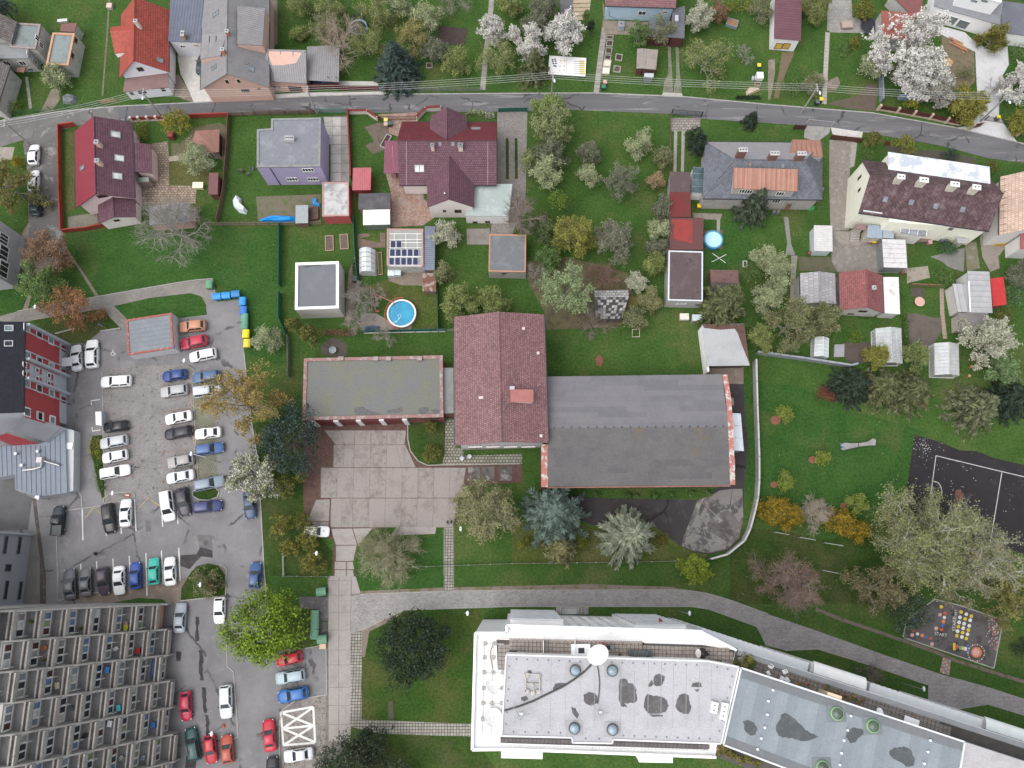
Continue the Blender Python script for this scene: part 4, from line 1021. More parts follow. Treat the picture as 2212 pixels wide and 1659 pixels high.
for(x,y,r,c,l_)in[(1800,660,46,'o','large orange painted rosette'),(1795,660,30,'p','pink inner disc of the painted rosette'),(1630,612,16,'r','red end of the painted ladder')]:disc(x,y,r,c,l_,.02+.004*(r<40))
for k in range(22):a=6.2832*k/22;disc(1797+72*math.cos(a),664+72*math.sin(a),6,'ow'[k%2],'',.024,8)
for x,c in((1608,'y'),(1660,'g'),(1682,'y'),(1705,'w'),(1727,'b')):
 h_=32 if c=='y' and x<1620 else(38 if c=='b' else 15)
 ptc('painted_block',[(x-11,607+(x-1608)*.2-h_),(x+11,611+(x-1608)*.2-h_),(x+11,611+(x-1608)*.2+h_),(x-11,607+(x-1608)*.2+h_)],pl_(PC[c],.8,.3,4.),.023)
mb=MB();rb_=random.Random(3)
for k in range(130):
 x,y=rb_.gauss(1955,32),rb_.uniform(365,640)
 if y>520:x+=30-rb_.uniform(0,30)
 if x>2025-(y-380)*.19:continue
 p=W(x,y);s=rb_.uniform(.06,.14);mb.prism([p+V3((s,0,0)),p+V3((0,s,0)),p+V3((-s,0,0)),p+V3((0,-s,0))],.01,.055)
mb.mk('painted_specks',sn((.55,.5,.48),(.5,.1,.08),3.,.5,.52),lb_='mosaic of pale and red painted specks',kind='stuff')
def ground_text(txt,x,y,size,ang,lb_,z=.024):
 cu=bpy.data.curves.new('t','FONT');cu.body=txt;cu.size=size;cu.align_x='CENTER';cu.align_y='CENTER'
 to=bpy.data.objects.new('t',cu);COL.objects.link(to);dg=bpy.context.evaluated_depsgraph_get();me=bpy.data.meshes.new_from_object(to.evaluated_get(dg));bpy.data.objects.remove(to)
 o=bpy.data.objects.new('painted_word',me);COL.objects.link(o);p=W(x,y);o.location=(p.x,p.y,zz(z)+.003);o.rotation_euler=(0,0,ang);me.materials.clear();me.materials.append(pl_((.6,.59,.57),.8,.3,4.));return tag(o,lb_,'marking')
ground_text('START',1492,506,.62,-.2,'white painted word START beside the trail discs');ground_text('START',1610,415,.7,1.4,'white painted word START beside the number discs');ground_text('START',1620,335,.5,1.3,'upper white painted word START by the number discs')
cp=pavers((.34,.3,.27),.45,.45,.05,.45,0.,gapc=(.12,.1,.09))
cpath=ptc('footpath',[(1510,703),(1580,728),(1565,860),(1480,832)],sn((.2,.17,.15),(.15,.13,.1),2.),.017)
rb_=random.Random(5)
for r_ in range(7):
 for c_ in range(4):
  def pt(u,v):return(1510-30*v+(70+15*v)*u,703+129*v+(25+3*v)*u)
  q=[pt(c_/4,r_/7),pt((c_+1)/4,r_/7),pt((c_+1)/4,(r_+1)/7),pt(c_/4,(r_+1)/7)]
  sp_(q,cpath,[pl_(c,.8,.3,3.)for c in((.4,.37,.34),(.45,.16,.1),(.18,.27,.28),(.34,.32,.3),(.42,.2,.14))],-.02,.06)
kerb([(410,285),(620,370),(1000,500),(1400,640),(1620,730),(2000,850),(2300,940)],.5,.09,sn((.16,.13,.105),(.1,.09,.05),1.),'low earth bank along the play area')
# -- HOUSES
PLW=pl_(WHITE,.85,.15);PLG=sn((.46,.45,.43),(.36,.35,.33),.7);PLPINK=pl_((.6,.42,.36),.85,.15);PLCR=pl_((.72,.68,.56),.85,.15)
MAROON_SHEEN=ti_((.15,.072,.096),.3,.36,.22,.03);MAROON_DULL=ti_((.17,.034,.042),.3,.36,.2,.025)  # first maroon has the sky's gloss reflection painted in, second leaves it out
BITUM=sn((.165,.165,.17),(.215,.215,.22),.5,c3=(.12,.12,.12),s3=3.);DKBIT=sn((.085,.083,.09),(.12,.115,.12),.6)
def sh_(name,lb_,q,h,wall,rf_,drop=0.,cat='shed',ov_=.15,th=.1,rect=True):
 0
 Q=[W(q[0][0],q[0][1],h+drop),W(q[1][0],q[1][1],h+drop),W(q[2][0],q[2][1],h),W(q[3][0],q[3][1],h)]
 if rect:
  R=rc_(Q);Q=R
 B=Building(name,lb_,[V3((p.x,p.y,0))for p in Q],cat);B.Q=Q;B.h=h
 F=in_(Q,ov_);B.F=F
 vs=[V3((p.x,p.y,-.05))for p in F]+[V3((p.x,p.y,Q[i].z-th-(drop*.02)))for i,p in enumerate(F)]
 B.part('wall',MB().add(vs,[(0,1,5,4),(1,2,6,5),(2,3,7,6),(3,0,4,7),(4,5,6,7),(3,2,1,0)]),wall)
 B.rf_=B.part('roof',MB().slab(Q,th),rf_)
 n=(Q[1]-Q[0]).cross(Q[3]-Q[0]).normalized();B.rp=(Q[0],n if n.z>0 else-n)
 return B
def sq_(B,name,pts,mat,th=.14,parent=None):return MB().slab(pts,th).mk(name,mat,parent or B.rt_)
def wg_(B,q,zs,wall,rf_,ov_=.15,name='wing',th=.12):
 0
 Q=[W(p[0],p[1],z)for p,z in zip(q,zs)];F=in_(Q,ov_)
 vs=[V3((p.x,p.y,-.04))for p in F]+[V3((p.x,p.y,z-th-.01))for p,z in zip(F,zs)]
 w_=MB().add(vs,[(0,1,5,4),(1,2,6,5),(2,3,7,6),(3,0,4,7),(4,5,6,7),(3,2,1,0)]).mk(name,wall,B.rt_)
 r_=MB().slab(Q,th).mk('wing_roof',rf_,B.rt_)
 n=(Q[1]-Q[0]).cross(Q[3]-Q[0]).normalized();return Q,F,r_,(Q[0],n if n.z>0 else-n)
def cg_(B,e,z,ridge,zr,wall,rf_,th=.14,zb=0.):
 0
 E_=[W(p[0],p[1],z)for p in e];R0=W(ridge[0][0],ridge[0][1],zr);R1=W(ridge[1][0],ridge[1][1],zr)
 s=MB().slab([E_[0],E_[3],R1,R0],th).slab([E_[1],E_[2],R1,R0],th).mk('gable_roof',rf_,B.rt_)
 MB().tube([R0+V3((0,0,.02)),R1+V3((0,0,.02))],.1,6).mk('ridge_cap',rf_,s)
 c=cen(E_);F=[p+(V3((c.x,c.y,p.z))-p).normalized()*.35 for p in E_];t=F[0].lerp(F[1],.5);t.z=zr-th-.15
 ii=F[3].lerp(F[2],.5);ii.z=zr-th-.15
 vs=[V3((p.x,p.y,zb))for p in F]+[p-V3((0,0,th))for p in F]+[t,ii]
 MB().add(vs,[(0,1,5,8,4),(1,2,6,5),(3,0,4,7),(2,3,7,9,6),(4,8,9,7),(5,6,9,8)]).mk('gable_wall',wall,B.rt_)
 return E_,F,s
crop(0,0)
B=fh_('house','grey plastered house with flat roof beside the slate roof',[(130,212),(358,200),(308,440),(90,400)],4.,PLG,sn((.21,.24,.235),(.17,.19,.185),.7),rim=pl_((.3,.25,.23)))
for x,y in((322,330),(355,390)):wi_(B,x,y,B.F[1],B.F[2],.9,1.2,bars=1)
B=fh_('house','low grey house with paired white windows at the street corner',[(-330,385),(256,380),(236,500),(-330,512)],4.,PLG,sn((.24,.25,.255),(.2,.21,.21),.7),ov_=.2)
wi_(B,195,545,B.F[2],B.F[3],1.1,1.2,bars=1);wi_(B,265,600,B.F[2],B.F[3],.9,.9);wi_(B,60,545,B.F[2],B.F[3],1.1,1.2)
for x,y in((250,470),(300,530)):wi_(B,x,y,B.F[1],B.F[2],.9,1.3,hbar=1)
sq_(B,'porch_roof',[W(150,585,2.3),W(220,580,2.3),W(205,625,2.2),W(140,620,2.2)],pl_((.24,.13,.1)))
gh_('house','house with mossy grey tiled roof at the top left',[(-30,935),(86,570),(-330,460),(-450,820)],3.9,6.6,PLG,ti_((.22,.2,.2),.3,.3,.35,moss=(.15,.15,.13)),ov_=.25)
gh_('house','old house with lichen grey slate roof behind flat roof',[(92,368),(150,195),(-260,80),(-310,280)],4.6,7.,PLG,ti_((.18,.155,.145),.32,.32,.3,diamond=True,moss=(.26,.25,.22)),ov_=.2)
B=fh_('garden_house','flat green roofed garden house with peach coloured rim',[(455,285),(652,292),(592,570),(402,562)],3.2,PLG,sn((.23,.27,.265),(.19,.22,.215),.8),rim=pl_((.52,.3,.2)),rimw=.35)
wg_(B,[(528,205),(664,198),(645,275),(520,270)],[2.6,2.6,2.5,2.5],PLG,pl_((.2,.1,.09),.7,.3));wg_(B,[(440,582),(562,580),(556,608),(440,608)],[2.1,2.1,1.9,1.9],pl_((.07,.05,.045)),pl_((.27,.31,.32),.6,.2))
for x,y in((655,350),(625,480)):wi_(B,x,y,B.F[1],B.F[2],.9,.8,fm_=BW_,bars=0)
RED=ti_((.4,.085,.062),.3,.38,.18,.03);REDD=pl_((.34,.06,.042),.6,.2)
B=gh_('house','white house with bright orange red tiled gable roof',[(1027,672),(1050,130),(1457,85),(1462,620)],4.,7.8,pl_((.74,.74,.78),.85,.1),RED,ov_=.5)
Bq=B
cm_(B,1210,240,B.s1,.5,.5,1.7,pl_((.62,.58,.52)),pots=1);sk_(B,1382,522,B.s1,.8,1.)
cg_(B,[(985,460),(955,268),(1060,258),(1085,450)],5.6,[(950,262),(1145,250)],7.2,PLW,RED,zb=3.)if False else None
dm=[W(952,268,5.6),W(1145,255,7.2),W(1083,450,5.6),W(990,460,4.9)]
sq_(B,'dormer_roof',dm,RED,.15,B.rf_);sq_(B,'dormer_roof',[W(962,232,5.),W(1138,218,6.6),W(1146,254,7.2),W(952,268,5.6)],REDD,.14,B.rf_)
MB().add([p-V3((0,0,.16))for p in dm]+[V3((p.x,p.y,3.8))for p in dm],[(0,3,7,4),(3,2,6,7),(2,1,5,6)]).mk('dormer_wall',PLW,B.rf_)
wi_(B,1212,598,B.F[3],B.F[0],1.,1.,fm_=BW_)
Q,F,r_,pl=wg_(B,[(1085,655),(1455,632),(1452,752),(1062,795)],[3.1,3.1,2.6,2.6],pl_((.74,.74,.79),.85,.1),pl_((.2,.125,.12),.6,.2),ov_=.2)
for x,y,w_ in((1230,797,1.3),(1410,775,.6),(1138,808,.6)):wi_(B,x,y,F[2],F[3],w_,.8,fm_=BW_,bars=1 if w_>1 else 0)
B=sh_('house','white walled house under plain blue grey sheet roof',[(1464,-60),(1768,-60),(1732,372),(1464,350)],4.2,pl_((.66,.68,.72),.85,.15),rbd((.125,.14,.185),.5,0),.6,cat='house')
cm_(B,1600,330,B.rp,.5,.9,1.2,pl_((.45,.25,.18)),pots=2)
wi_(B,1580,400,B.F[2],B.F[3],.9,.7);wi_(B,1690,392,B.F[2],B.F[3],.9,.7,pa_=gl_((.25,.17,.07),.3,.4,'wood'))
GMET=rbd((.235,.228,.235),.38,0,.5);PEACH=pl_((.58,.38,.31),.85,.12)
B=gh_('house','large peach house with grey ribbed gable roof and dormers',[(1742,785),(1742,-80),(2335,-80),(2318,742)],4.4,8.4,PEACH,GMET,ov_=.45)
sh=[W(1745,305,6.3),W(1965,262,8.2),W(1903,482,8.),W(1730,510,5.8)]
sq_(B,'dormer_roof',sh,GMET,.15,B.rf_);MB().add([p-V3((0,0,.15))for p in sh]+[V3((p.x,p.y,4.6))for p in sh],[(0,3,7,4),(3,2,6,7),(1,0,4,5),(2,1,5,6)]).mk('dormer_wall',PEACH,B.rf_)
sh=[W(2050,50,8.2),W(2290,72,7.2),W(2268,392,6.9),W(2052,380,8.)]
sq_(B,'dormer_roof',sh,GMET,.15,B.rf_);MB().add([p-V3((0,0,.15))for p in sh]+[V3((p.x,p.y,4.6))for p in sh],[(0,1,5,4),(1,2,6,5),(2,3,7,6)]).mk('dormer_wall',PEACH,B.rf_)
for x in(1810,1868):sq_(B,'seam',[op_(x,310,(W(1745,305,6.35),(W(1965,262,8.25)-W(1745,305,6.35)).cross(W(1730,510,5.85)-W(1745,305,6.35)).normalized()))+V3((dx,0,.04))for dx in(-.06,.06)]+[op_(x-5,480,(W(1745,305,6.35),(W(1965,262,8.25)-W(1745,305,6.35)).cross(W(1730,510,5.85)-W(1745,305,6.35)).normalized()))+V3((dx,0,.04))for dx in(.06,-.06)],DM,.06,B.rf_)
cm_(B,1975,300,B.s1,.5,.5,.9,pl_((.42,.17,.1)));cm_(B,1945,470,B.s0,.5,.5,1.3,pl_((.42,.17,.1)))
sk_(B,1866,118,B.s0,.8,1.6,hbar=1);sk_(B,1850,582,B.s0,.8,1.3,hbar=1);sk_(B,2125,545,B.s1,.5,.5);sk_(B,2170,592,B.s1,1.1,.9)
for x,y in((1962,705),(2062,700)):wi_(B,x,y,B.F[3],B.F[0],.7,1.2,fm_=pl_((.68,.55,.47),.8,.1),bars=0)
wi_(B,2120,782,B.F[3],B.F[0],1.3,.7,fm_=BW_,bars=1);wi_(B,2212+25,765,B.F[3],B.F[0],.5,.4,fm_=BW_,bars=0)
MB().tube([W(1935,175,8.6),W(1935,175,9.6)],.02,4).mk('aerial',SX,B.rf_)
crop(1,0)
Q,F,r_,pl=wg_(B,[(100,425),(432,432),(436,722),(20,696)],[5.4,4.9,3.1,3.4],PEACH,GMET,ov_=.3)
for x in(105,212,320,425):sq_(B,'seam',[op_(x+dx,y,pl)+V3((0,0,.05))for dx,y in((-2,440),(2,440),(2,710),(-2,705))],DM,.06,r_)
wi_(B,182,752,F[2],F[3],1.4,.7,fm_=pl_((.6,.5,.44)),bars=1)
MB().box(op_(342,768,wp_(F[2],F[3])),(2.3,.12,1.5)).mk('garage_door',pl_((.09,.045,.035),.6,.3),B.rt_)
B=Building('carport','grey ribbed carport roof with parked blue car beside peach house',[W(440,400,0),W(720,400,0),W(715,710,0),W(440,690,0)],'carport')
Q=[W(440,402,3.),W(722,390,3.),W(716,708,2.6),W(440,692,2.6)];sq_(B,'roof',Q,GMET,.12)
for i,p in enumerate(Q):q_=p+(cen(Q)-p).normalized()*.25;MB().box((q_.x,q_.y,q_.z/2-.1),(.14,.14,q_.z)).mk('post',pl_((.2,.1,.08)),B.rt_)
MB().bar(W(448,752,.7)+V3((0,0,0)),W(720,742,.7),.1,1.5).mk('front_wall',pl_((.13,.035,.035),.7,.3),B.rt_)
for x in(622,690):MB().tube([W(x,668,2.7),W(x,662,3.3)],.08,6).mk('vent_pipe',pl_((.16,.04,.03),.6,.2),B.rt_)
PUR=pl_((.36,.31,.47),.85,.1);PURD=PUR
B=fh_('house','purple walled cube house with grey flat roof',[(8,1118),(130,1110),(132,1025),(562,1016),(556,1440),(6,1446)],6.,PUR,sn((.2,.21,.235),(.25,.26,.285),.35,c3=(.16,.17,.19),s3=1.5),rim=sn((.26,.265,.26),(.2,.2,.2),1.),rimw=.35,rimh=.16)
cm_(B,300,1215,B.rp,1.3,.6,.8,pl_((.55,.54,.52)),pots=4)
a_,b_=B.F[4],B.F[5]
for x,y in((450,1467),(312,1548),(493,1548)):wi_(B,x,y,a_,b_,1.9,1.,bars=3,sill=pl_((.25,.25,.25),.7,.2))
MB().tube([op_(120,1450,wp_(a_,b_))+V3((0,-.06,0)),op_(240,1640,wp_(a_,b_))+V3((0,-.06,0))],.06,6).mk('drainpipe',DM,B.rt_)
crop(1,1)
B=fh_('garage','red walled garage with stained white flat roof',[(574,-85),(800,-88),(806,206),(570,212)],2.9,pl_((.4,.085,.085)),sn((.5,.49,.48),(.28,.27,.27),.7,.45,.62),rim=pl_((.44,.24,.22)),rimw=.2,rimh=.14,cat='garage')
crop(1,0)
B=gh_('house','large maroon tiled house with cross gables and skylights',[(1236,1600),(2082,1600),(2082,1055),(1262,1055)],4.,7.8,pl_((.7,.62,.6),.85,.12),MAROON_SHEEN,ov_=.5)
MAR=B
MB().slab([p+V3((0,0,.03))for p in(B.Q[2],B.Q[3],B.R[0],B.R[1])],.05).mk('roof_tone_sheet',MAROON_DULL,B.rf_)  # tone overlay: north slope coloured darker, without the painted sky sheen
cg_(B,[(1510,1002),(1822,1002),(1830,1128),(1500,1128)],5.4,[(1650,925),(1648,1208)],7.7,pl_((.7,.62,.6),.85,.12),MAROON_SHEEN,zb=0)
E_,F_,s_=cg_(B,[(1478,1792),(1886,1792),(1886,1600),(1478,1600)],4.05,[(1666,1722),(1670,1345)],6.6,pl_((.72,.65,.63),.85,.12),MAROON_SHEEN,zb=0)
cm_(B,1530,1290,B.s0,.5,.5,1.3,pl_((.72,.55,.5)),pl_((.2,.2,.2),.7,.2));cm_(B,1770,1290,B.s0,.7,.6,1.3,pl_((.72,.6,.56)),pl_((.2,.2,.2),.7,.2))
sk_(B,1412,1455,B.s0,1.6,1.2,bars=1,pa_=gl_((.5,.5,.48),.2,.5,'bright'));sk_(B,1590,1243,B.s0,.45,.6);sk_(B,1702,1243,B.s0,.45,.6);sk_(B,1900,1112,B.s1,1.5,.7,bars=1);sk_(B,1725,1455,B.s0,.7,.6)
for x in(1300,2003):MB().slab([op_(x-2,1598,B.s0)+V3((0,0,.05)),op_(x+2,1598,B.s0)+V3((0,0,.05)),op_(x+2,1225,B.s0)+V3((0,0,.05)),op_(x-2,1225,B.s0)+V3((0,0,.05))],.05).mk('lightning_rod',pl_((.4,.25,.27),.5,.2),B.rf_)
crop(1,1)
wi_(B,1745,166,F_[0],F_[1],1.1,1.1,fm_=BW_);wi_(B,1628,164,F_[0],F_[1],.5,.7,fm_=BW_,bars=0)
MB().tube([W(1630,10,5.6),W(1630,10,6.7)],.12,8).mk('vent_pipe',pl_((.7,.7,.7),.4,.1),B.rf_);cm_(B,1838,-6,B.s0,.6,.6,.5,pl_((.72,.62,.58)),pl_((.2,.2,.2),.7,.2))
Q,F,r_,pl=wg_(B,[(1886,-70),(2215,-70),(2185,210),(1805,206)],[3.1,3.1,2.9,2.9],pl_((.74,.71,.7),.85,.12),sn((.34,.4,.38),(.42,.47,.45),.5),ov_=.08)
for x,y in((1893,262),(2000,258)):wi_(B,x,y,F[2],F[3],.8,.7,fm_=BW_,bars=0)
crop(1,0)
wg_(B,[(1112,1216),(1228,1216),(1236,1494),(1104,1498)],[3.5,3.9,3.7,3.2],pl_((.35,.2,.18)),rbd((.2,.065,.1),.35,1),ov_=.9)
crop(0,0)
B=gh_('house','maroon tiled house with three skylights beside side lane',[(656,1792),(650,1138),(1138,1050),(1168,1714)],3.8,6.9,pl_((.74,.6,.6),.85,.12),MAROON_SHEEN,ov_=.5)
MB().slab([p+V3((0,0,.03))for p in(B.Q[0],B.Q[1],B.R[1],B.R[0])],.05).mk('roof_tone_sheet',pl_((.2,.026,.04),.55,.15),B.rf_)  # tone overlay: west slope painted darker, as a slope out of the sky gloss
for x,y in((998,1162),(1030,1367),(1013,1522)):sk_(B,x,y,B.s1,1.2,1.5,pa_=gl_((.42,.43,.42),.2,.5,'bright2'))
sk_(B,715,1450,B.s0,.7,1.2)
for x,y in((870,1265),(875,1425)):cm_(B,x,y,B.s1,.6,.6,1.4,pl_((.66,.46,.36)),pl_((.3,.3,.32),.6,.2))
wg_(B,[(1140,1228),(1305,1246),(1313,1500),(1158,1482)],[3.75,3.1,3.1,3.75],pl_((.74,.58,.58),.85,.12),MAROON_SHEEN,ov_=.3)
wg_(B,[(1185,1535),(1285,1530),(1285,1570),(1185,1572)],[2.4,2.4,2.3,2.3],pl_((.3,.22,.2)),pl_((.2,.24,.21),.6,.2),ov_=.1)
wi_(B,885,1694,B.F[3],B.F[0],1.6,.9,fm_=BW_)
crop(0,1)
E_,F_,s_=cg_(B,[(850,272),(1172,216),(1172,62),(845,100)],2.7,[(985,216),(975,40)],4.3,pl_((.76,.7,.68),.85,.12),MAROON_SHEEN,zb=-.04)
wi_(B,1008,245,F_[0],F_[1],.9,.6,fm_=BW_,bars=0)
B=sh_('shed','dark slate coloured low shed roof under the bare tree',[(1290,105),(1640,100),(1650,250),(1290,300)],2.5,pl_((.56,.36,.33)),BITUM,.3)
ptc('driveway',[(585,215),(840,180),(850,270),(590,335)],sn((.2,.19,.15),(.15,.14,.11),1.),.02)
crop(0,0)
g_=[W(p[0],p[1],2.3)for p in((1688,1127),(1897,1118),(1890,1312),(1800,1322),(1664,1216))];ap=W(1768,1205,3.1)
B=Building('gazebo','brown gazebo with faceted pinkish roof beside the slab path',g_,'gazebo');rb=MB()
for i in range(5):rb.slab([g_[i],g_[(i+1)%5],ap],.1)
B.part('roof',rb,sn((.29,.155,.125),(.25,.13,.105),.8));I=in_(g_,.3)
for p in I:MB().box((p.x,p.y,1.1),(.14,.14,2.3)).mk('post',BW_,B.rt_)
for i in(0,1,4):a,b=I[i],I[(i+1)%5];MB().bar(V3((a.x,a.y,.55)),V3((b.x,b.y,.55)),.08,1.).mk('side_panel',pl_((.1,.03,.025),.7,.3),B.rt_)
MB().prism(in_(g_,.15),-.03,.08).mk('floor',sn((.28,.24,.2),(.2,.17,.14),1.),B.rt_)
sh_('shed','narrow brown roofed shed against the wooden fence',[(1805,1492),(1888,1492),(1878,1680),(1800,1680)],2.2,pl_((.16,.06,.05)),pl_((.17,.075,.078),.6,.25),.2)
crop(1,0)
sh_('shed','bright pink red roofed shed beside the maroon fence',[(838,1452),(995,1446),(990,1642),(832,1642)],2.5,pl_((.24,.04,.04)),rbd((.42,.12,.135),.3,0),.25)
crop(1,1)
B=sh_('shed','garden shed with dark felt roof behind white roof',[(890,12),(1158,8),(1160,140),(880,152)],2.6,pl_((.34,.16,.12)),DKBIT,.3)
B=sh_('shed','low shed with glaring white roof and green wall',[(924,152),(1157,149),(1158,278),(925,286)],2.2,pl_((.13,.17,.14)),sn((.78,.78,.76),(.62,.61,.59),.6),.1)
B=fh_('garage','flat garage carrying rows of dark blue solar panels',[(1130,318),(1446,316),(1446,640),(1130,634)],3.,PLG,sn((.33,.33,.31),(.27,.27,.26),.6),rim=pl_((.42,.24,.22),.7,.2),rimw=.22,rimh=.12,cat='garage')
sol=em_('solar_array',(B.c.x,B.c.y,B.rz),'rows of dark blue solar panels on white rails','solar panel');z=B.rz
SOLM=ti_((.018,.022,.075),.17,.17,.15,.012,rough=.2,gapc=(.05,.055,.12))
for y in(362,410,437,482,560,640):MB().bar(W(1155,y,z+.08),W(1432,y,z+.08),.07,.1).mk('rail',FW,sol)
for x in(1195,1295,1393):MB().bar(W(x,355,z+.04),W(x,640,z+.04),.07,.09).mk('rail',FW,sol)
def solar(x0,y0,x1,y1):
 q=[W(x0+2,y1-2,z+.16),W(x1-2,y1-2,z+.16),W(x1-2,y0+2,z+.26),W(x0+2,y0+2,z+.26)];p_=MB().slab(q,.04).mk('panel',FW,sol);i_=in_(q,.05);MB().slab([v+V3((0,0,.012))for v in i_],.01).mk('cells',SOLM,p_)
for r_,(y0,y1,n)in enumerate(((418,484,2),(490,558,5),(564,634,5))):
 for k in range(n):solar(1158-6*r_+51.5*k,y0,1158-6*r_+51.5*(k+1),y1)
sh_('shed','long lean-to with blue grey sheet roof beside solar garage',[(1460,296),(1545,296),(1546,676),(1450,672)],2.7,pl_((.3,.2,.18)),rbd((.155,.18,.235),.35,1),.1)
sh_('shed','small shed with rusty streaked roof by green fence',[(1442,700),(1556,700),(1556,860),(1436,856)],2.,pl_((.18,.14,.11)),sn((.18,.085,.06),(.33,.28,.25),.9,.52,.6),.1)
B=fh_('house','modern cube house with white parapet round dark roof',[(340,612),(716,597),(713,1005),(337,1015)],4.5,pl_((.5,.47,.44),.9,.08),sn((.155,.165,.18),(.175,.185,.2),.5),rim=pl_((.82,.82,.81),.6,.06),rimw=.42,rimh=.12,recess=.25)
for y in(710,955):wi_(B,730,y,B.F[1],B.F[2],1.,.9,bars=0,fm_=pl_((.6,.58,.56),.7,.1),pa_=GLL)
sq_(B,'damp_patch',[V3((p.x,p.y,B.rz+.008))for p in WL([(378,625),(560,615),(560,640),(500,640),(440,655),(400,640)],B.rz)],sn((.075,.078,.085),(.1,.1,.105),2.),.006,B.rf_)
crop(2,1)
B=fh_('garage','flat grey garage with peach rim beside tall bare tree',[(-200,360),(126,372),(116,690),(-200,690)],2.9,sn((.42,.4,.37),(.32,.3,.28),.8),sn((.155,.165,.175),(.19,.2,.21),.6,c3=(.32,.17,.13),s3=.5,lo3=.66,h3=.68),rim=pl_((.46,.24,.16)),rimw=.22,rimh=.1,cat='garage')
wi_(B,-70,705,B.F[2],B.F[3],.8,.4,bars=0,fm_=DM)
crop(1,1)
ptc('terrace',[(1820,320),(2020,315),(2015,455),(1825,455)],sn((.25,.225,.205),(.2,.18,.165),.8),.02)
OLDROOF=sn((.185,.186,.15),(.175,.178,.178),.28,.42,.6,c3=(.155,.15,.14),s3=2.2,lo3=.56,h3=.7,fine=.35)
BRICKR=sn((.165,.06,.055),(.23,.12,.105),1.5,.5,.62)
full()
B=fh_('workshop_wing','long low workshop wing with mossy grey flat roof',[(656,774),(957,768),(957,901),(654,908)],4.2,BRICKR,OLDROOF,rim=sn((.3,.17,.16),(.36,.33,.31),1.5),rimw=.5,rimh=.2,cat='building')
crop(1,2)
for x0,x1 in((505,665),(712,862),(915,1065),(1118,1268)):
 pl=wp_(B.F[2],B.F[3]);a,b=op_(x0,315,pl),op_(x1,315,pl);c=(a+b)/2;c.z=1.7
 MB().bar(V3((a.x,a.y-.06,1.7)),V3((b.x,b.y-.06,1.7)),.1,3.1).mk('garage_door',pl_((.13,.03,.03),.7,.25),B.rt_)
for x in(480,688,888,1090,1292):c=op_(x,310,wp_(B.F[2],B.F[3]));MB().box((c.x,c.y-.14,1.9),(.75,.3,3.9)).mk('pier',pl_((.58,.57,.56),.85,.15),B.rt_)
for x in(1350,1450,1540):wi_(B,x,296,B.F[2],B.F[3],1.3,.9,bars=1,fm_=BW_)
for x0,x1 in((740,0),(1040,0),(1150,0),(1415,0)):
 crop(1,1);p=W(x0,1440,B.rz);MB().box((p.x,p.y-.1,B.rz+.25),(.75,.6,.6)).mk('chimney',sn((.36,.3,.29),(.28,.2,.19),2.),B.rt_)
for q in([(1400,215),(1440,195),(1500,200),(1490,240),(1440,265),(1405,250)],[(1130,230),(1200,215),(1255,195),(1275,230),(1230,250),(1140,252)],[(840,200),(920,195),(1000,235),(1100,262),(980,275),(860,268)],[(1510,225),(1570,215),(1590,240),(1540,258)]):
 crop(1,2);MB().sheet([V3((p.x,p.y,B.rz+.006))for p in WL(q,B.rz)]).mk('damp_patch',sn((.12,.118,.12),(.15,.148,.15),2.),B.rf_)
crop(1,2)
wg_(B,[(1615,-140),(1712,-140),(1712,250),(1618,256)],[3.6,3.6,3.6,3.6],BRICKR,sn((.235,.245,.24),(.2,.205,.2),.6),ov_=.05)
MT=ti_((.245,.128,.136),.3,.33,.3,.04,light=(.42,.36,.34),gapc=(.115,.062,.06));MT2=MT
full()
B=gh_('school_building','tall white building with long red tiled gable roof',[(982,962),(981,685),(1175,679),(1185,957)],7.8,9.7,pl_((.56,.57,.6),.85,.12),MT,ov_=.6,cat='building')
SCH=B
crop(1,2)
a_,b_=B.F[3],B.F[0]
for cx_ in(1893,2045,2200,2212+142):
 for j,y in enumerate((530,557,586)):wi_(B,cx_+(5*j if cx_<2000 else(2*j if cx_<2100 else(-1*j))),y,a_,b_,1.9,1.25,bars=2,fm_=pl_((.3,.22,.2),.7,.2),sill=FW)
MB().bar(V3((a_.x,a_.y-.1,.25)),V3((b_.x,b_.y-.1,.25)),.1,.7).mk('plinth',pl_((.25,.23,.22)),B.rt_)
crop(2,2)
p=op_(85,150,B.s1);MB().box((p.x,p.y+.5,p.z+.4),(3.,1.5,1.9)).mk('roof_box',pl_((.6,.57,.54),.85,.2),B.rf_)
MB().box((p.x,p.y+.5,p.z+1.4),(3.3,1.9,.14)).mk('roof_box_lid',pl_((.33,.13,.115),.6,.2),B.rf_);MB().box((p.x-1.4,p.y+1.9,p.z+.1),(.7,.5,.9)).mk('roof_vent',SX,B.rf_)
for x,y in((250,450),(225,1395-1659),(100,1182-1659)):p=op_(x,y,B.s1);MB().box(p+V3((0,0,.1)),(.4,.4,.4)).mk('vent_tile',pl_((.6,.5,.48),.7,.2),B.rf_)
crop(1,2)
for x,y in((1935,120),(1955,120)):p=op_(x,y,B.s0);MB().box(p+V3((0,0,.1)),(.35,.35,.4)).mk('vent_tile',pl_((.62,.52,.5),.7,.2),B.rf_)
crop(2,2)
HR=sn((.15,.145,.15),(.225,.215,.215),.3,.4,.6,c3=(.165,.158,.158),s3=4.,lo3=.55,h3=.75,fine=.3);HRN=sn((.16,.156,.17),(.18,.175,.19),.4,.4,.6)
he,hr=5.6,6.9
Nw,Ne,Se,Sw=W(302,-64,he),W(1815,-84,he),W(1888,872,he),W(300,887,he);Rw,Re=W(318,383,hr),W(1872,372,hr)
B=Building('gym_hall','wide gymnasium hall under grey bitumen low pitched roof',[V3((p.x,p.y,0))for p in(Nw,Ne,Se,Sw)],'building');HALL=B
F=in_([Nw,Ne,Se,Sw],.4);B.F=F
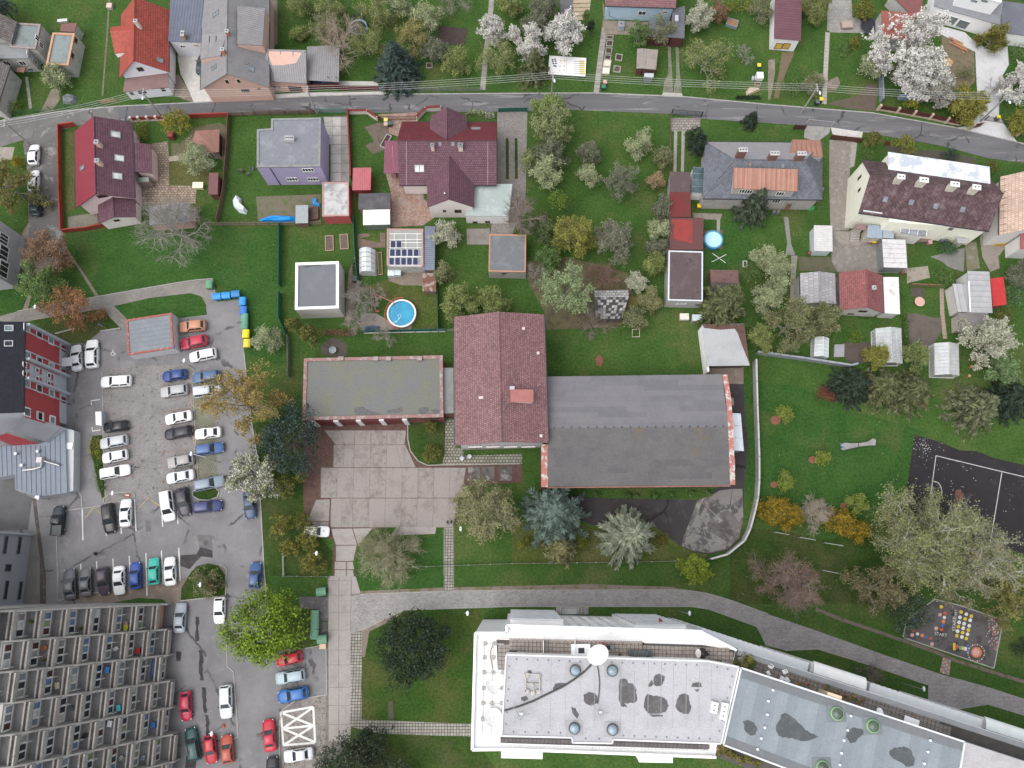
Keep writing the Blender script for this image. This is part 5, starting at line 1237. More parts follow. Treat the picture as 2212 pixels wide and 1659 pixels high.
B.part('wall',MB().prism(F,-.05,he-.35),BRICKR)
def sts(a0,a1,b0,b1,n,mat,lift,breaks,rnd):
 for i in range(n):
  t0,t1=i/n,(i+1)/n;br=[0.]+sorted(breaks[i%len(breaks)])+[1.]
  for s0,s1 in zip(br,br[1:]):
   q=[a0.lerp(a1,s0).lerp(b0.lerp(b1,s0),t0),a0.lerp(a1,s1).lerp(b0.lerp(b1,s1),t0),a0.lerp(a1,s1).lerp(b0.lerp(b1,s1),t1),a0.lerp(a1,s0).lerp(b0.lerp(b1,s0),t1)]
   c=cen(q);q=[p+(c-p).normalized()*.012 for p in q]
   MB().slab([p+V3((0,0,lift+rnd.uniform(0,.012)))for p in q],.02).mk('roof_tone_sheet',mat[rnd.randrange(len(mat))],B.rf_)
B.rf_=B.part('roof',MB().slab([Nw,Ne,Re,Rw],.3).slab([Rw,Re,Se,Sw],.3),sn((.16,.155,.155),(.19,.185,.185),.5))
rnd=random.Random(8)
sts(Rw,Re,Nw,Ne,10,[HRN,sn((.15,.147,.16),(.168,.164,.177),.4,.4,.6),sn((.172,.168,.18),(.186,.181,.193),.4,.4,.6)],.03,[(.27,.57,.83),(.1,.49,.8),(.28,.55),(.44,.74),(.25,.53,.82)],rnd)
SRM=[sn((.118,.113,.116),(.142,.136,.138),.35,.4,.6,c3=(.18,.135,.07),s3=.16,lo3=.6,h3=.72,fine=.35),sn((.124,.119,.121),(.147,.141,.142),.3,.4,.6,c3=(.175,.135,.075),s3=.18,lo3=.59,h3=.72,fine=.35)]
sts(Rw,Re,Sw,Se,9,SRM,.03,[(.33,.66),(.2,.55,.9),(.42,.8)],rnd)
for k in range(21):p=Rw.lerp(Re,.03+.94*k/20);MB().cyl((p.x,p.y+.1,p.z),.09,.2,8).mk('vent_knob',DM,B.rf_)
for(a,b,c_,nm)in((Sw,W(262,515,he+.1),None,'coping'),):
 pass
cp_=sn((.42,.17,.14),(.55,.5,.47),1.2,.5,.58)
w0,w1=W(282,522,he+.1),W(282,890,he+.1);MB().bar(w0,w1,1.,.3).mk('coping',cp_,B.rt_);MB().bar(V3((w0.x,w0.y,2.6)),V3((w1.x,w1.y,2.6)),.85,5.3).mk('side_wall',BRICKR,B.rt_)
for a,b in((W(1838,-78,he),W(1868,110,he+.5)),(W(1868,110,he+.5),W(1888,380,he+1.2)),(W(1888,380,he+1.2),W(1905,870,he))):MB().bar(a,b,.75,.3).mk('coping',cp_,B.rt_)
a,b=F[2],F[3]
for k in range(20):
 t=.03+.94*k/19;p=a.lerp(b,t);MB().box((p.x,p.y-.12,2.6),(.35,.3,5.2)).mk('pier',pl_((.26,.13,.12)),B.rt_)
 if k<19:q=a.lerp(b,t+.94/38);fr_(B,V3((q.x,q.y-.02,3.7)),wp_(a,b),.95,1.9,fm_=pl_((.3,.27,.25),.7,.2),hbar=2,bars=0)
MB().bar(Sw+V3((0,-.12,-.2)),Se+V3((0,-.12,-.2)),.18,.16).mk('gutter',pl_((.3,.15,.12),.6,.3),B.rf_)
B=sh_('shed','low annex with clean white metal roof beside the hall',[(1888,250),(1975,255),(2005,580),(1912,572)],2.7,PLG,pl_((.62,.66,.72),.5,.12),.1)
for t in(.33,.66):q=B.Q;MB().bar(q[0].lerp(q[3],t)+V3((0,0,.03)),q[1].lerp(q[2],t)+V3((0,0,.03)),.05,.06).mk('seam',SX,B.rf_)
B=sh_('shed','small square brick lean-to at the hall end',[(1862,118),(1915,120),(1918,185),(1866,185)],2.,BRICKR,sn((.3,.24,.2),(.22,.17,.15),1.),.1)
sh_('shed','small white metal roofed box at the hall corner',[(1908,645),(1925,645),(1928,740),(1912,740)],2.2,PLG,pl_((.62,.66,.72),.5,.1),.05)
crop(2,1)
B=sh_('pavilion','open pavilion with pale grey roof partly covered in leaf litter',[(1640,1142),(2008,1140),(2052,1497),(1686,1506)],2.9,pl_((.1,.085,.075),.9,.3),sn((.4,.41,.42),(.35,.36,.37),.4),.4,cat='pavilion',ov_=.35)
MB().slab([op_(x,y,B.rp)+V3((0,0,.02))for x,y in((1900,1142),(2008,1140),(2050,1480),(1990,1330),(1950,1220))],.02).mk('leaf_litter',LITTER,B.rf_);MB().slab([op_(x,y,B.rp)+V3((0,0,.02))for x,y in((1642,1143),(1900,1142),(1930,1180),(1800,1190),(1660,1175))],.02).mk('leaf_litter',LITTER,B.rf_)
MB().bar(W(1630,1180,1.3),W(1680,1570,1.3),.3,2.6).mk('side_wall',PLW,B.rt_)
ptc('pavilion_floor',[(1690,1500),(2000,1500),(2000,1659),(1860,1659),(1840,1575),(1690,1575)],DIRT,.018)
crop(2,0)
sh_('garage','garage with dark brown felt roof at the top of garage row',[(1366,1482),(1542,1490),(1540,1662),(1362,1660)],2.8,PLG,sn((.105,.075,.075),(.13,.095,.09),.8),.1,cat='garage')
crop(2,1)
sh_('garage','garage with faded maroon felt roof in the garage row',[(1362,2),(1543,2),(1546,216),(1362,216)],2.8,PLG,sn((.16,.035,.035),(.12,.04,.04),.8),.1,cat='garage')
B=sh_('garage','wide garage with peeling bright red roof coating',[(1368,226),(1652,222),(1655,500),(1358,500)],2.9,sn((.38,.22,.17),(.46,.42,.38),1.),sn((.13,.055,.055),(.11,.06,.06),.7),.15,cat='garage')
MB().slab([op_(x,y,B.rp)+V3((0,0,.025))for x,y in((1380,236),(1562,240),(1560,445),(1500,430),(1440,420),(1400,405),(1392,330),(1405,280),(1378,275))],.02).mk('red_coating',sn((.28,.05,.045),(.22,.05,.045),.8,c3=(.12,.05,.05),s3=1.6,lo3=.66,h3=.68),B.rf_)
B=fh_('garage','long garage with brown felt roof and pale metal edge',[(1352,505),(1652,512),(1648,945),(1348,935)],3.3,sn((.45,.43,.42),(.36,.34,.33),.8),sn((.105,.078,.078),(.13,.1,.1),.5,c3=(.065,.06,.068),s3=.8,lo3=.6,h3=.63),rim=pl_((.58,.63,.68),.5,.15),rimw=.22,rimh=.08,cat='garage')
for x in(1430,1462,1495):wi_(B,x,968,B.F[2],B.F[3],.45,.6,bars=0)
crop(2,0)
B=sh_('conservatory','small dark glass roofed conservatory beside slate house',[(1562,1445),(1672,1448),(1660,1672),(1550,1665)],2.6,PLW,gl_((.055,.085,.1),.15,.5,'cons'),.2,cat='conservatory',ov_=.08)
for k in range(5):q=B.Q;MB().bar(q[0].lerp(q[3],k/4)+V3((0,0,.03)),q[1].lerp(q[2],k/4)+V3((0,0,.03)),.05,.06).mk('glazing_bar',SX,B.rf_)
crop(3,0)
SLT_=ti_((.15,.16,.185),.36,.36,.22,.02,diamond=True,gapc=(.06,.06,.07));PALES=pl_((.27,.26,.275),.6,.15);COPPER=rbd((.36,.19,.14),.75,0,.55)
PEB=sn((.44,.41,.39),(.36,.33,.32),1.)
B=gh_('house','pebbledash house with slate hipped roof and copper dormers',[(-566,1700),(470,1738),(472,1222),(-542,1240)],4.6,8.,PEB,SLT_,ov_=.45,h0_=4.,h1_=4.)
MB().slab([p+V3((0,0,.03))for p in(B.Q[2],B.Q[3],B.R[0],B.R[1])],.05).mk('roof_tone_sheet',PALES,B.rf_)
q=[W(-300,1628,7.2),W(252,1652,7.2),W(256,1462,7.9),W(-295,1448,7.9)]
F=in_(q,.2);MB().add([V3((p.x,p.y,-.03))for p in F]+[V3((p.x,p.y,z-.16))for p,z in zip(F,(7.2,7.2,7.9,7.9))],[(0,1,5,4),(1,2,6,5),(2,3,7,6),(3,0,4,7),(4,5,6,7)]).mk('bay_wall',PEB,B.rt_);MB().slab(q,.14).mk('copper_roof',COPPER,B.rf_)
for k in range(7):MB().bar(q[0].lerp(q[1],k/6)+V3((0,0,.03)),q[3].lerp(q[2],k/6)+V3((0,0,.03)),.06,.07).mk('seam',pl_((.36,.13,.08),.6,.2),B.rf_)
for x,y in((-215,1652),(-170,1655),(105,1672),(70,1738)):wi_(B,x,y,F[0],F[1],1.3,1.2,bars=2)
q2=[W(187,1345,7.),W(474,1352,7.),W(450,1212,5.2),W(215,1204,5.2)];MB().slab(q2,.14).mk('copper_roof',COPPER,B.rf_)
MB().add([p-V3((0,0,.14))for p in q2]+[V3((p.x,p.y,4.4))for p in q2],[(0,1,5,4),(1,2,6,5),(2,3,7,6),(3,0,4,7)]).mk('dormer_wall',PEB,B.rf_)
for k in range(7):MB().bar(q2[0].lerp(q2[1],k/6)+V3((0,0,.03)),q2[3].lerp(q2[2],k/6)+V3((0,0,.03)),.06,.07).mk('seam',pl_((.36,.13,.08),.6,.2),B.rf_)
for x,y in((-240,1340),(30,1370),(262,1372)):cm_(B,x,y,B.s0,1.3,.6,1.6,pl_((.19,.1,.085)),pl_((.45,.44,.43)),pots=3)
sk_(B,-156,1418,B.s0,.5,.6,fm_=pl_((.25,.12,.1),.7,.2));sk_(B,126,1435,B.s0,.5,.6)
crop(2,1)
Q,F,r_,pl=wg_(B,[(1650,-60),(1905,-40),(1878,42),(1640,30)],[4.3,4.3,2.9,2.9],PEB,SLT_,ov_=.25)
for x in(1678,1742):wi_(B,x,72,F[2],F[3],.5,.5,bars=0)
crop(3,1)
Q,F,r_,pl=wg_(B,[(230,-60),(490,-40),(440,82),(195,72)],[4.3,4.3,2.9,2.9],PEB,SLT_,ov_=.25)
for x,y in((232,118),(296,124)):wi_(B,x,y,F[2],F[3],.45,.5,bars=0)
MB().slab([W(135,150,2.4),W(170,105,2.6),W(210,108,2.6),W(180,152,2.4)],.1).mk('porch_roof',pl_((.12,.05,.04),.7,.3),B.rt_)
crop(3,0)
BRD=ti_((.105,.062,.066),.42,.42,.35,.03,diamond=True,gapc=(.045,.025,.028),moss=(.18,.135,.135));WHY=pl_((.8,.78,.66),.85,.1)
B=gh_('house','yellow and white double house with brown diamond tiled roof',[(815,1838),(1880,1998),(1950,1535),(780,1382)],6.,9.6,WHY,BRD,ov_=.25)
for t,w_ in((.2,1.),(.37,1.2),(.6,1.2),(.76,1.1)):
 p=B.R[0].lerp(B.R[1],t);MB().box((p.x,p.y-.35,p.z+.2),(w_,.65,2.2),rz=-.14).mk('chimney',pl_((.6,.55,.48)),B.rf_);MB().box((p.x,p.y-.35,p.z+1.33),(w_+.2,.85,.1),rz=-.14).mk('chimney_cap',pl_((.72,.7,.66),.8,.15),B.rf_)
 for s in(-.25,.25):MB().cyl((p.x+s,p.y-.35,p.z+1.37),.1,.14,8).mk('flue',DM,B.rf_)
Q,F,r_,pl=wg_(B,[(1038,1312),(1915,1440),(1922,1592),(1040,1476)],[6.8,6.8,7.6,7.6],WHY,sn((.72,.74,.76),(.5,.54,.6),.45,.52,.56),ov_=.2)
for k in range(1,8):MB().bar(Q[0].lerp(Q[1],k/8)+V3((0,0,.02)),Q[3].lerp(Q[2],k/8)+V3((0,0,.02)),.05,.05).mk('seam',pl_((.6,.62,.65),.5,.2),r_)
wi_(B,792,1535,B.F[3],B.F[0],.5,1.4,fm_=BW_,bars=0);wi_(B,790,1642,B.F[3],B.F[0],.5,1.,fm_=BW_,bars=0)
crop(3,1)
for x,y in((1013,62),(1237,88),(1450,120),(1680,150)):sk_(B,x,y,B.s0,.7,.8)
WM=sn((.6,.61,.64),(.5,.51,.54),.7)
Q,F,r_,pl=wg_(B,[(825,45),(990,62),(990,188),(824,166)],[6.6,6.6,6.3,6.3],pl_((.8,.8,.8),.85,.06),WM,ov_=.08)
MB().slab([p+V3((0,0,.02))for p in(Q[0].lerp(Q[1],.5),Q[0].lerp(Q[1],.53),Q[3].lerp(Q[2],.53),Q[3].lerp(Q[2],.5))],.05).mk('seam',SX,r_)
for x in(815,835,860):wi_(B,x,238,F[2],F[3],.45,.8,bars=0,fm_=pl_((.4,.4,.4),.7,.2))
Q,F,r_,pl=wg_(B,[(1715,165),(1882,182),(1870,302),(1708,288)],[6.4,6.4,6.1,6.1],pl_((.76,.68,.62),.85,.1),WM,ov_=.08)
for x in(1700,1722,1745):wi_(B,x,358,F[2],F[3],.45,.7,bars=0,fm_=pl_((.45,.4,.38),.7,.2))
for x,y in((1058,255),(1438,305),(1575,318)):wi_(B,x,y,B.F[0],B.F[1],1.8 if x<1500 else .9,.9,bars=3,fm_=pl_((.35,.33,.32),.7,.2))
Q,F,r_,pl=wg_(B,[(985,190),(1660,238),(1648,310),(980,208)],[6.05,6.05,5.8,5.8],WHY,pl_((.18,.05,.045),.7,.25),ov_=1.2)
for q,c_ in(([(868,282),(992,290),(985,402),(850,392)],(.27,.33,.4)),([(998,308),(1090,315),(1086,402),(990,394)],(.3,.36,.4))):wg_(B,q,[3.,3.,2.6,2.6],pl_((.5,.46,.38)),rbd(c_,.25,0,.4),ov_=.15)
Q,F,r_,pl=wg_(B,[(1155,262),(1380,292),(1366,382),(1140,352)],[4.,4.,3.7,3.7],pl_((.66,.64,.6),.8,.15),gl_((.16,.17,.19),.2,.5,'balc'),ov_=.2)
for k in range(4):MB().bar(Q[0].lerp(Q[1],k/3)+V3((0,0,.03)),Q[3].lerp(Q[2],k/3)+V3((0,0,.03)),.07,.07).mk('glazing_bar',FW,r_)
wg_(B,[(755,275),(848,280),(842,332),(742,318)],[3.,3.,2.8,2.8],pl_((.5,.45,.4)),pl_((.22,.14,.14),.7,.25),ov_=.3);wg_(B,[(1632,388),(1728,396),(1728,446),(1640,438)],[2.5,2.5,2.4,2.4],pl_((.5,.45,.4)),pl_((.36,.35,.36),.7,.25),ov_=.3)
st_=em_('garden_steps',W(742,380,0),'concrete garden steps beside the yellow house','steps')
for k in range(5):MB().prism(WL([(702,345+18*k),(780,345+18*k),(780,363+18*k),(702,363+18*k)]),-.03,.9-.17*k).mk('step',sn((.36,.34,.31),(.3,.28,.26),1.5),st_)
crop(3,0)
B=gh_('house','house with cream pantiled roof at the right edge',[(1995,2014),(2008,1545),(2420,1490),(2420,2030)],5.,7.,pl_((.68,.66,.64),.85,.12),ti_((.56,.42,.33),.36,.5,.18,.03,gapc=(.3,.2,.16)),ov_=.4)
for k in range(9):p,q=B.Q[0].lerp(B.Q[1],(k+.5)/9),B.R[0].lerp(B.R[1],(k+.5)/9);MB().bar(p.lerp(q,.03)+V3((0,0,.05)),p.lerp(q,.2)+V3((0,0,.05)),.12,.07).mk('snow_guard',pl_((.25,.18,.15),.7,.3),B.rf_)
wg_(B,[(2180,2020),(2420,2010),(2420,2160),(2180,2150)],[4.4,4.4,4.2,4.2],pl_((.68,.66,.64),.85,.12),pl_((.3,.1,.1),.7,.2),ov_=.2)
crop(3,1)
ASB=ti_((.37,.36,.37),.55,.75,.15,.02,moss=(.26,.25,.25));WSH=sn((.6,.58,.585),(.5,.48,.485),.9)
sh_('shed','white shed with pale corrugated roof beside the lawn',[(396,286),(556,290),(558,512),(400,508)],2.3,pl_((.5,.58,.6),.8,.15),rbd((.58,.56,.56),.3,1,.6,dirt=(.5,.47,.46)),.1)
B=sh_('shed','white sheet roofed shed in the gravel yard',[(988,406),(1186,412),(1206,656),(1000,650)],2.5,pl_((.22,.23,.23)),WSH,.1)
for k in range(1,6):q=B.Q;MB().bar(q[0].lerp(q[3],k/6)+V3((0,0,.015)),q[1].lerp(q[2],k/6)+V3((0,0,.015)),.05,.03).mk('seam',SX,B.rf_)
gh_('shed','garden shed with mottled grey shingle gable roof',[(282,975),(278,692),(580,712),(588,960)],2.6,3.4,PLG,ASB,ov_=.15,cat='shed')
B=gh_('garden_house','garden house with faded red tiled gable roof',[(622,1016),(612,700),(988,715),(1000,1050)],3.,5.,sn((.55,.53,.51),(.46,.44,.42),.8),ti_((.29,.1,.1),.3,.3,.2,.03,light=(.45,.32,.31)),ov_=.3)
cm_(B,905,835,B.s1,.5,.5,.5,pl_((.5,.49,.47)));wi_(B,820,1030,B.F[3],B.F[0],1.3,.8,fm_=BW_);wi_(B,715,1053,B.F[3],B.F[0],1.,.5,fm_=BW_)
wg_(B,[(990,735),(1128,735),(1142,1055),(1002,1046)],[2.7,2.6,2.6,2.7],sn((.55,.53,.51),(.46,.44,.42),.8),sn((.72,.72,.7),(.5,.48,.46),.9,.54,.64),ov_=.1)
for k in range(8):MB().bar(W(775+20*k,1070,1.),W(775+20*k,1095,.2),.04,.04).mk('railing_bar',DM,B.rt_)
B=sh_('garden_house','garden house with high grey corrugated roof and white ridge',[(1724,682),(1912,688),(1942,1046),(1750,1040)],3.4,pl_((.55,.54,.53),.85,.15),rbd((.36,.36,.375),.9,1,.7),.2,cat='house')
wg_(B,[(1595,792),(1730,800),(1742,1036),(1640,1036)],[2.7,3.,3.,2.6],pl_((.52,.49,.46),.85,.15),rbd((.36,.36,.375),.9,1,.7),ov_=.15)
MB().bar(W(1735,770,3.7),W(1748,1035,3.6),.2,.08).mk('ridge_flashing',FW,B.rf_);wi_(B,1575,925,B.F[3],B.F[0],.8,1.6,fm_=pl_((.3,.15,.1)))
wg_(B,[(1645,1045),(1897,1055),(1902,1170),(1645,1195)],[2.4,2.4,2.2,2.2],pl_((.4,.35,.3),.85,.2),sn((.22,.2,.2),(.27,.25,.245),.8),ov_=.15)
sh_('shed','lean-to with bright red sheet roof beside grey garden house',[(1918,738),(2035,745),(2062,960),(1945,1000)],2.4,pl_((.3,.1,.09)),pl_((.44,.035,.035),.5,.2),.25)
crop(2,0)
SKYB=pl_((.42,.56,.66),.85,.08)
B=gh_('house','light blue walled house with pinkish brown tiled roof',[(808,38),(1412,78),(1420,-330),(816,-330)],3.9,6.5,SKYB,ti_((.24,.12,.125),.3,.36,.2,.03),ov_=.35)
wi_(B,1124,112,B.F[0],B.F[1],1.4,1.);wi_(B,1322,104,B.F[0],B.F[1],1.,.5,bars=0)
MB().tube([op_(838,90,wp_(B.F[0],B.F[1]))+V3((0,-.08,0)),op_(842,135,wp_(B.F[0],B.F[1]))+V3((0,-.08,0)),op_(950,180,wp_(B.F[0],B.F[1]))+V3((0,-.08,0))],.05,6).mk('drainpipe',SX,B.rt_)
Q,F,r_,pl=wg_(B,[(1388,78),(1496,50),(1490,332),(1372,322)],[2.7,2.7,2.6,2.6],pl_((.1,.035,.035)),sn((.125,.13,.15),(.15,.155,.172),.6),ov_=.1)
wg_(B,[(1182,178),(1372,182),(1372,322),(1170,310)],[2.7,2.7,2.6,2.6],pl_((.1,.035,.035)),sn((.125,.13,.15),(.15,.155,.172),.6),ov_=.1)
MB().box(W(1422,162,2.95),(.55,1.1,.5)).mk('roof_hatch',pl_((.45,.45,.5),.6,.2),B.rt_)
deck=ptc('terrace',[(812,178),(1175,190),(1165,310),(960,300),(800,300),(780,180)],sn((.26,.22,.18),(.2,.17,.14),.9),.018)
bd=em_('board_stack',W(600,90,0),'wide pale boards laid side by side on the ground','boards')
for k in range(7):MB().prism(WL([(530,-70+36*k),(690-4*k,-75+36*k),(686-4*k,-44+36*k),(528,-40+36*k)]),-.02,.1+.012*(k%3)).mk('board',sn((.42,.34,.24),(.34,.27,.19),1.5),bd)
ptc('driveway',[(410,-60),(528,-60),(526,165),(420,160)],asphalt((.13,.13,.14),None,scale=.4),.018)
B=sh_('shed','garden shed with tan felt roof in the vegetable garden',[(1138,420),(1268,430),(1240,602),(1130,590)],2.3,pl_((.12,.05,.045)),sn((.3,.265,.235),(.25,.22,.195),1.),.1)
wg_(B,[(1082,420),(1140,418),(1130,590),(1074,590)],[2.,2.3,2.3,1.9],pl_((.12,.05,.045)),sn((.27,.245,.225),(.22,.2,.18),1.),ov_=.1);wg_(B,[(1145,630),(1226,634),(1222,668),(1140,664)],[1.7,1.7,1.6,1.6],pl_((.2,.22,.24)),pl_((.42,.46,.5),.6,.15),ov_=.1)
for a,b in(((1155,420),(1142,590)),((1258,428),(1232,600))):MB().bar(W(a[0],a[1],2.46),W(b[0],b[1],2.38),.12,.08).mk('roof_batten',pl_((.34,.28,.24)),B.rf_)
crop(3,0)
B=sh_('garage','white garage with maroon ribbed roof and brown windows',[(60,-90),(296,-90),(282,362),(55,320)],3.2,pl_((.74,.73,.72),.85,.1),rbd((.135,.06,.075),.5,1,.5),.3,cat='garage',ov_=.2)
for x in(92,158):wi_(B,x,398,B.F[2],B.F[3],1.2,1.5,fm_=BW_,pa_=gl_((.42,.27,.06),.3,.4,'amber'),bars=0)
B=fh_('house','low red roofed house beside the big blossoming tree',[(978,72),(1262,132),(1268,335),(985,345)],3.2,PLG,sn((.27,.095,.075),(.24,.085,.07),.6),ov_=.1)
wg_(B,[(1050,-60),(1335,-60),(1335,160),(1262,150)],[2.9,2.9,2.8,2.9],PLG,pl_((.19,.075,.07),.7,.2),ov_=.2)
p=W(1045,250,3.2);MB().cyl((p.x,p.y,3.1),.28,1.5,12).mk('metal_chimney',pl_((.72,.72,.7),.4,.1),B.rt_)
B=fh_('house','modern white villa with panoramic windows and grey roof',[(1462,-140),(2040,0),(1992,225),(1440,40)],3.4,pl_((.8,.8,.8),.8,.06),sn((.24,.245,.26),(.21,.215,.23),.6),ov_=.1)
Q,F,r_,pl=wg_(B,[(1385,60),(1460,70),(1760,175),(1690,245)],[3.4,3.4,3.3,3.3],pl_((.8,.8,.8),.8,.06),pl_((.78,.78,.78),.8,.08),ov_=.05)if False else(None,)*4
a_,b_=B.F[2],B.F[3]
for x,y in((1485,145),(1580,175),(1682,210)):wi_(B,x,y,a_,b_,2.,1.9,bars=0,pa_=gl_((.1,.12,.12),.08,.6,'pano'))
uq=rc_(qW([(1700,-200),(2055,-120),(2000,20),(1690,-60)],6.4));MB().prism(uq,3.3,6.3).mk('upper_storey',pl_((.8,.8,.8),.8,.06),B.rt_);MB().prism(in_(uq,-.1),6.3,6.42).mk('upper_roof',pl_((.6,.6,.6),.8,.1),B.rt_)
for x in(1780,1870):wi_(B,x,8,uq[2],uq[3],1.3,.7,bars=0,pa_=GLL)
sh_('garage','garage with smooth dark slate flat roof beside villa',[(1998,20),(2400,40),(2400,350),(2035,265)],3.,PLW,sn((.135,.14,.165),(.155,.16,.185),.5),.05,cat='garage')
# -- LARGE BLOCKS
zmc(0,940,4.608)
hB=11.3;GREYW=pl_((.42,.44,.48),.8,.1);REDP=pl_((.36,.06,.065),.75,.12);NAVY=ti_((.016,.018,.028),.3,.35,.3,.02)
b0=W(960,640,0);b1=W(962,1659,0);dS=(b1-b0).normalized();nE=V3((-dS.y,dS.x,0));plE=(b0.copy(),nE);RZ=math.atan2(dS.y,dS.x)
def sat(x,y):p=hit(x,y,plE[0],nE);return(p-b0).dot(dS),p.z
def fp(s,o=0.,z=0.):p=b0+dS*s+nE*o;return V3((p.x,p.y,z))
crop(0,2);sS=sat(545,340)[0];zmc(0,940,4.608)
rt_=em_('apartment_building',fp(sS/2,-5),'red and white apartment block with navy tiled roof','building')
Bx=Building.__new__(Building);Bx.rt_=rt_;Bx.c=fp(sS/2,-6)
MB().prism([fp(0),fp(sS),fp(sS,-13),fp(0,-13)],-.05,hB).mk('wall',GREYW,rt_)
rq=[fp(sS+.3,.2,hB),fp(-.3,.2,hB),fp(-.3,-7,hB+3),fp(sS+.3,-7,hB+3)]
rf=MB().slab(rq,.2).slab([fp(-.3,-13.4,hB),fp(sS+.3,-13.4,hB),rq[3],rq[2]],.2).mk('roof',NAVY,rt_);Bx.rf_=rf
pr=(rq[0],(rq[1]-rq[0]).cross(rq[2]-rq[0]).normalized());pr=(pr[0],pr[1]if pr[1].z>0 else-pr[1])
for x,y in((130,395),(125,615)):sk_(Bx,x,y,pr,.9,1.1,fm_=pl_((.5,.52,.52),.5,.1),pa_=GLL if y<500 else GLASS)
fins=[0.]+[sat(x,y)[0]for x,y in((880,690),(890,950),(985,1105),(1000,1365),(905,1445))]
for i,f in enumerate(fins):
 big=i in(0,3,4);c=fp(f,.3 if big else .08,hB/2-.2);MB().box(c,(.35 if big else .16,.7 if big else .3,hB-.4),rz=RZ).mk('fin',GREYW,rt_)
def rdp_(s0,s1,z0,z1):c=fp((s0+s1)/2,.03,(z0+z1)/2);MB().box(c,(abs(s1-s0),.1,z1-z0),rz=RZ).mk('facade_panel',REDP,rt_)
rdp_(fins[0]+.25,fins[1]-.1,2.2,hB-.2);rdp_(fins[1]+.1,fins[2]-.1,2.2,hB-.2);rdp_(fins[2]+.1,fins[3]-.2,2.2,hB-.2);rdp_(fins[4]+.2,fins[5]-.1,2.2,hB-.2);rdp_(fins[5]+.1,sS,2.2,hB-.2)
def fwin(x,y,w_,h_,pa_):s,z=sat(x,y);fr_(Bx,fp(s,.1,z),plE,w_,h_,bars=0,fw=.12,pa_=pa_)
for pts in(((375,390),(555,485),(725,575)),((385,790),(555,870),(730,950)),((380,1195),(555,1265),(735,1335)),((385,1600),(560,1659),(740,1725))):
 s0=sum(sat(*p)[0]for p in pts)/3;fl=MB().box(fp(s0,.07,hB/2+.9),(1.7,.06,hB-2.6),rz=RZ).mk('window_strip',REDP,rt_)
 for i,(x,y)in enumerate(pts):fwin(x,y,1.3,1.5,GLL if i!=1 else GLASS)
for x,y in((345,920),(345,1050),(525,1000),(525,1125),(695,1080),(695,1195)):fwin(x,y,.8,.95,GLASS);s,z=sat(x,y);MB().box(fp(s,.04,z-.85),(.8,.1,.7),rz=RZ).mk('facade_panel',REDP,rt_)
for y in(690,1035,1430):s,z=sat(915,y);MB().box(fp(s,.05,.95),(.9,.1,1.),rz=RZ).mk('cellar_window',pl_((.2,.03,.03),.7,.2),rt_)
s,z=sat(955,925);MB().box(fp(s,.9,1.6),(1.4,1.6,.15),rz=RZ).mk('entrance_canopy',pl_((.55,.57,.6),.6,.1),rt_)
crop(0,2)
for x,y in((230,245),(345,280),(450,310)):fwin(x,y,1.3,1.5,GLL)
q=[W(95,400,8.6),W(205,265,9.2),W(535,372,3.6),W(395,500,3.)]
MB().slab(q,.2).mk('stair_roof',pl_((.28,.29,.31),.6,.12),rt_);MB().add([V3((p.x,p.y,-.03))for p in q]+[p-V3((0,0,.25))for p in q],[(0,1,5,4),(1,2,6,5),(2,3,7,6),(3,0,4,7),(4,5,6,7)]).mk('stair_wall',GREYW,rt_)
q=[W(-60,460,8.5),W(60,425,8.5),W(330,515,3.),W(100,530,3.)]
MB().slab(q,.3).mk('facade_panel',REDP,rt_)
ax=[W(p[0],p[1],2.4)for p in((540,372),(562,410),(580,940),(330,975),(135,915),(130,785),(-60,815),(-60,548),(290,515),(400,500))]
rt_=em_('annex_building',(cen(ax).x,cen(ax).y,0),'low annex with seamed grey metal roof and steel ducts','building')
MB().prism(ax,2.2,2.4).mk('roof',pl_((.19,.215,.26),.6,.12),rt_);MB().prism(ax,-.05,2.2).mk('wall',GREYW,rt_)
for k in range(14):
 x=-30+42*k;y0=520 if x<400 else(500-(x-400)*.9);y1=800 if x<130 else(915+(x-135)*.3 if x<330 else 975-(x-330)*.13)
 MB().bar(W(x,y0+10,2.43),W(x+8,y1-8,2.43),.05,.06).mk('seam',pl_((.13,.15,.185),.6,.1),rt_)
e_=[W(p[0],p[1],1.9)for p in((562,380),(640,402),(632,920),(584,942))];MB().prism(e_,-.05,1.9).mk('entrance_wing',pl_((.46,.48,.5),.6,.1),rt_)
MB().box(W(600,535,2.),(1.,1.,.2)).mk('roof_hatch',FW,rt_)
for x,y in((150,605),(338,585),(200,705),(330,980)):p=W(x,y,2.4);MB().cyl((p.x,p.y,2.35),.14,.45,10).cyl((p.x,p.y,2.8),.24,.14,10).mk('vent',SX,rt_)
MB().tube([W(195,745,2.75),W(300,732,2.75),W(355,715,2.75),W(365,660,2.75)],.17,8).mk('duct',SX,rt_);MB().tube([W(375,662,2.75),W(515,703,2.75)],.15,8).mk('duct',SX,rt_);MB().box(W(348,658,2.8),(.8,.8,.8)).mk('fan_box',pl_((.6,.56,.54),.6,.2),rt_)
MB().prism([W(p[0],p[1],0)for p in((-60,815),(120,790),(130,915),(280,985),(240,1260),(-60,1270))],-.02,.05).mk('sunken_yard',asphalt((.13,.128,.13),None,scale=.3),rt_)
gx=W(248,1500,0).x;gy0,gy1=W(245,1308,0).y,None
crop(0,3);gy1=W(258,235,0).y;crop(0,2)
rt_=em_('office_building',(gx-5,(gy0+gy1)/2,0),'grey panel clad building with narrow dark window slots','building');Bx.rt_=rt_;Bx.c=V3((gx-6,(gy0+gy1)/2,0))
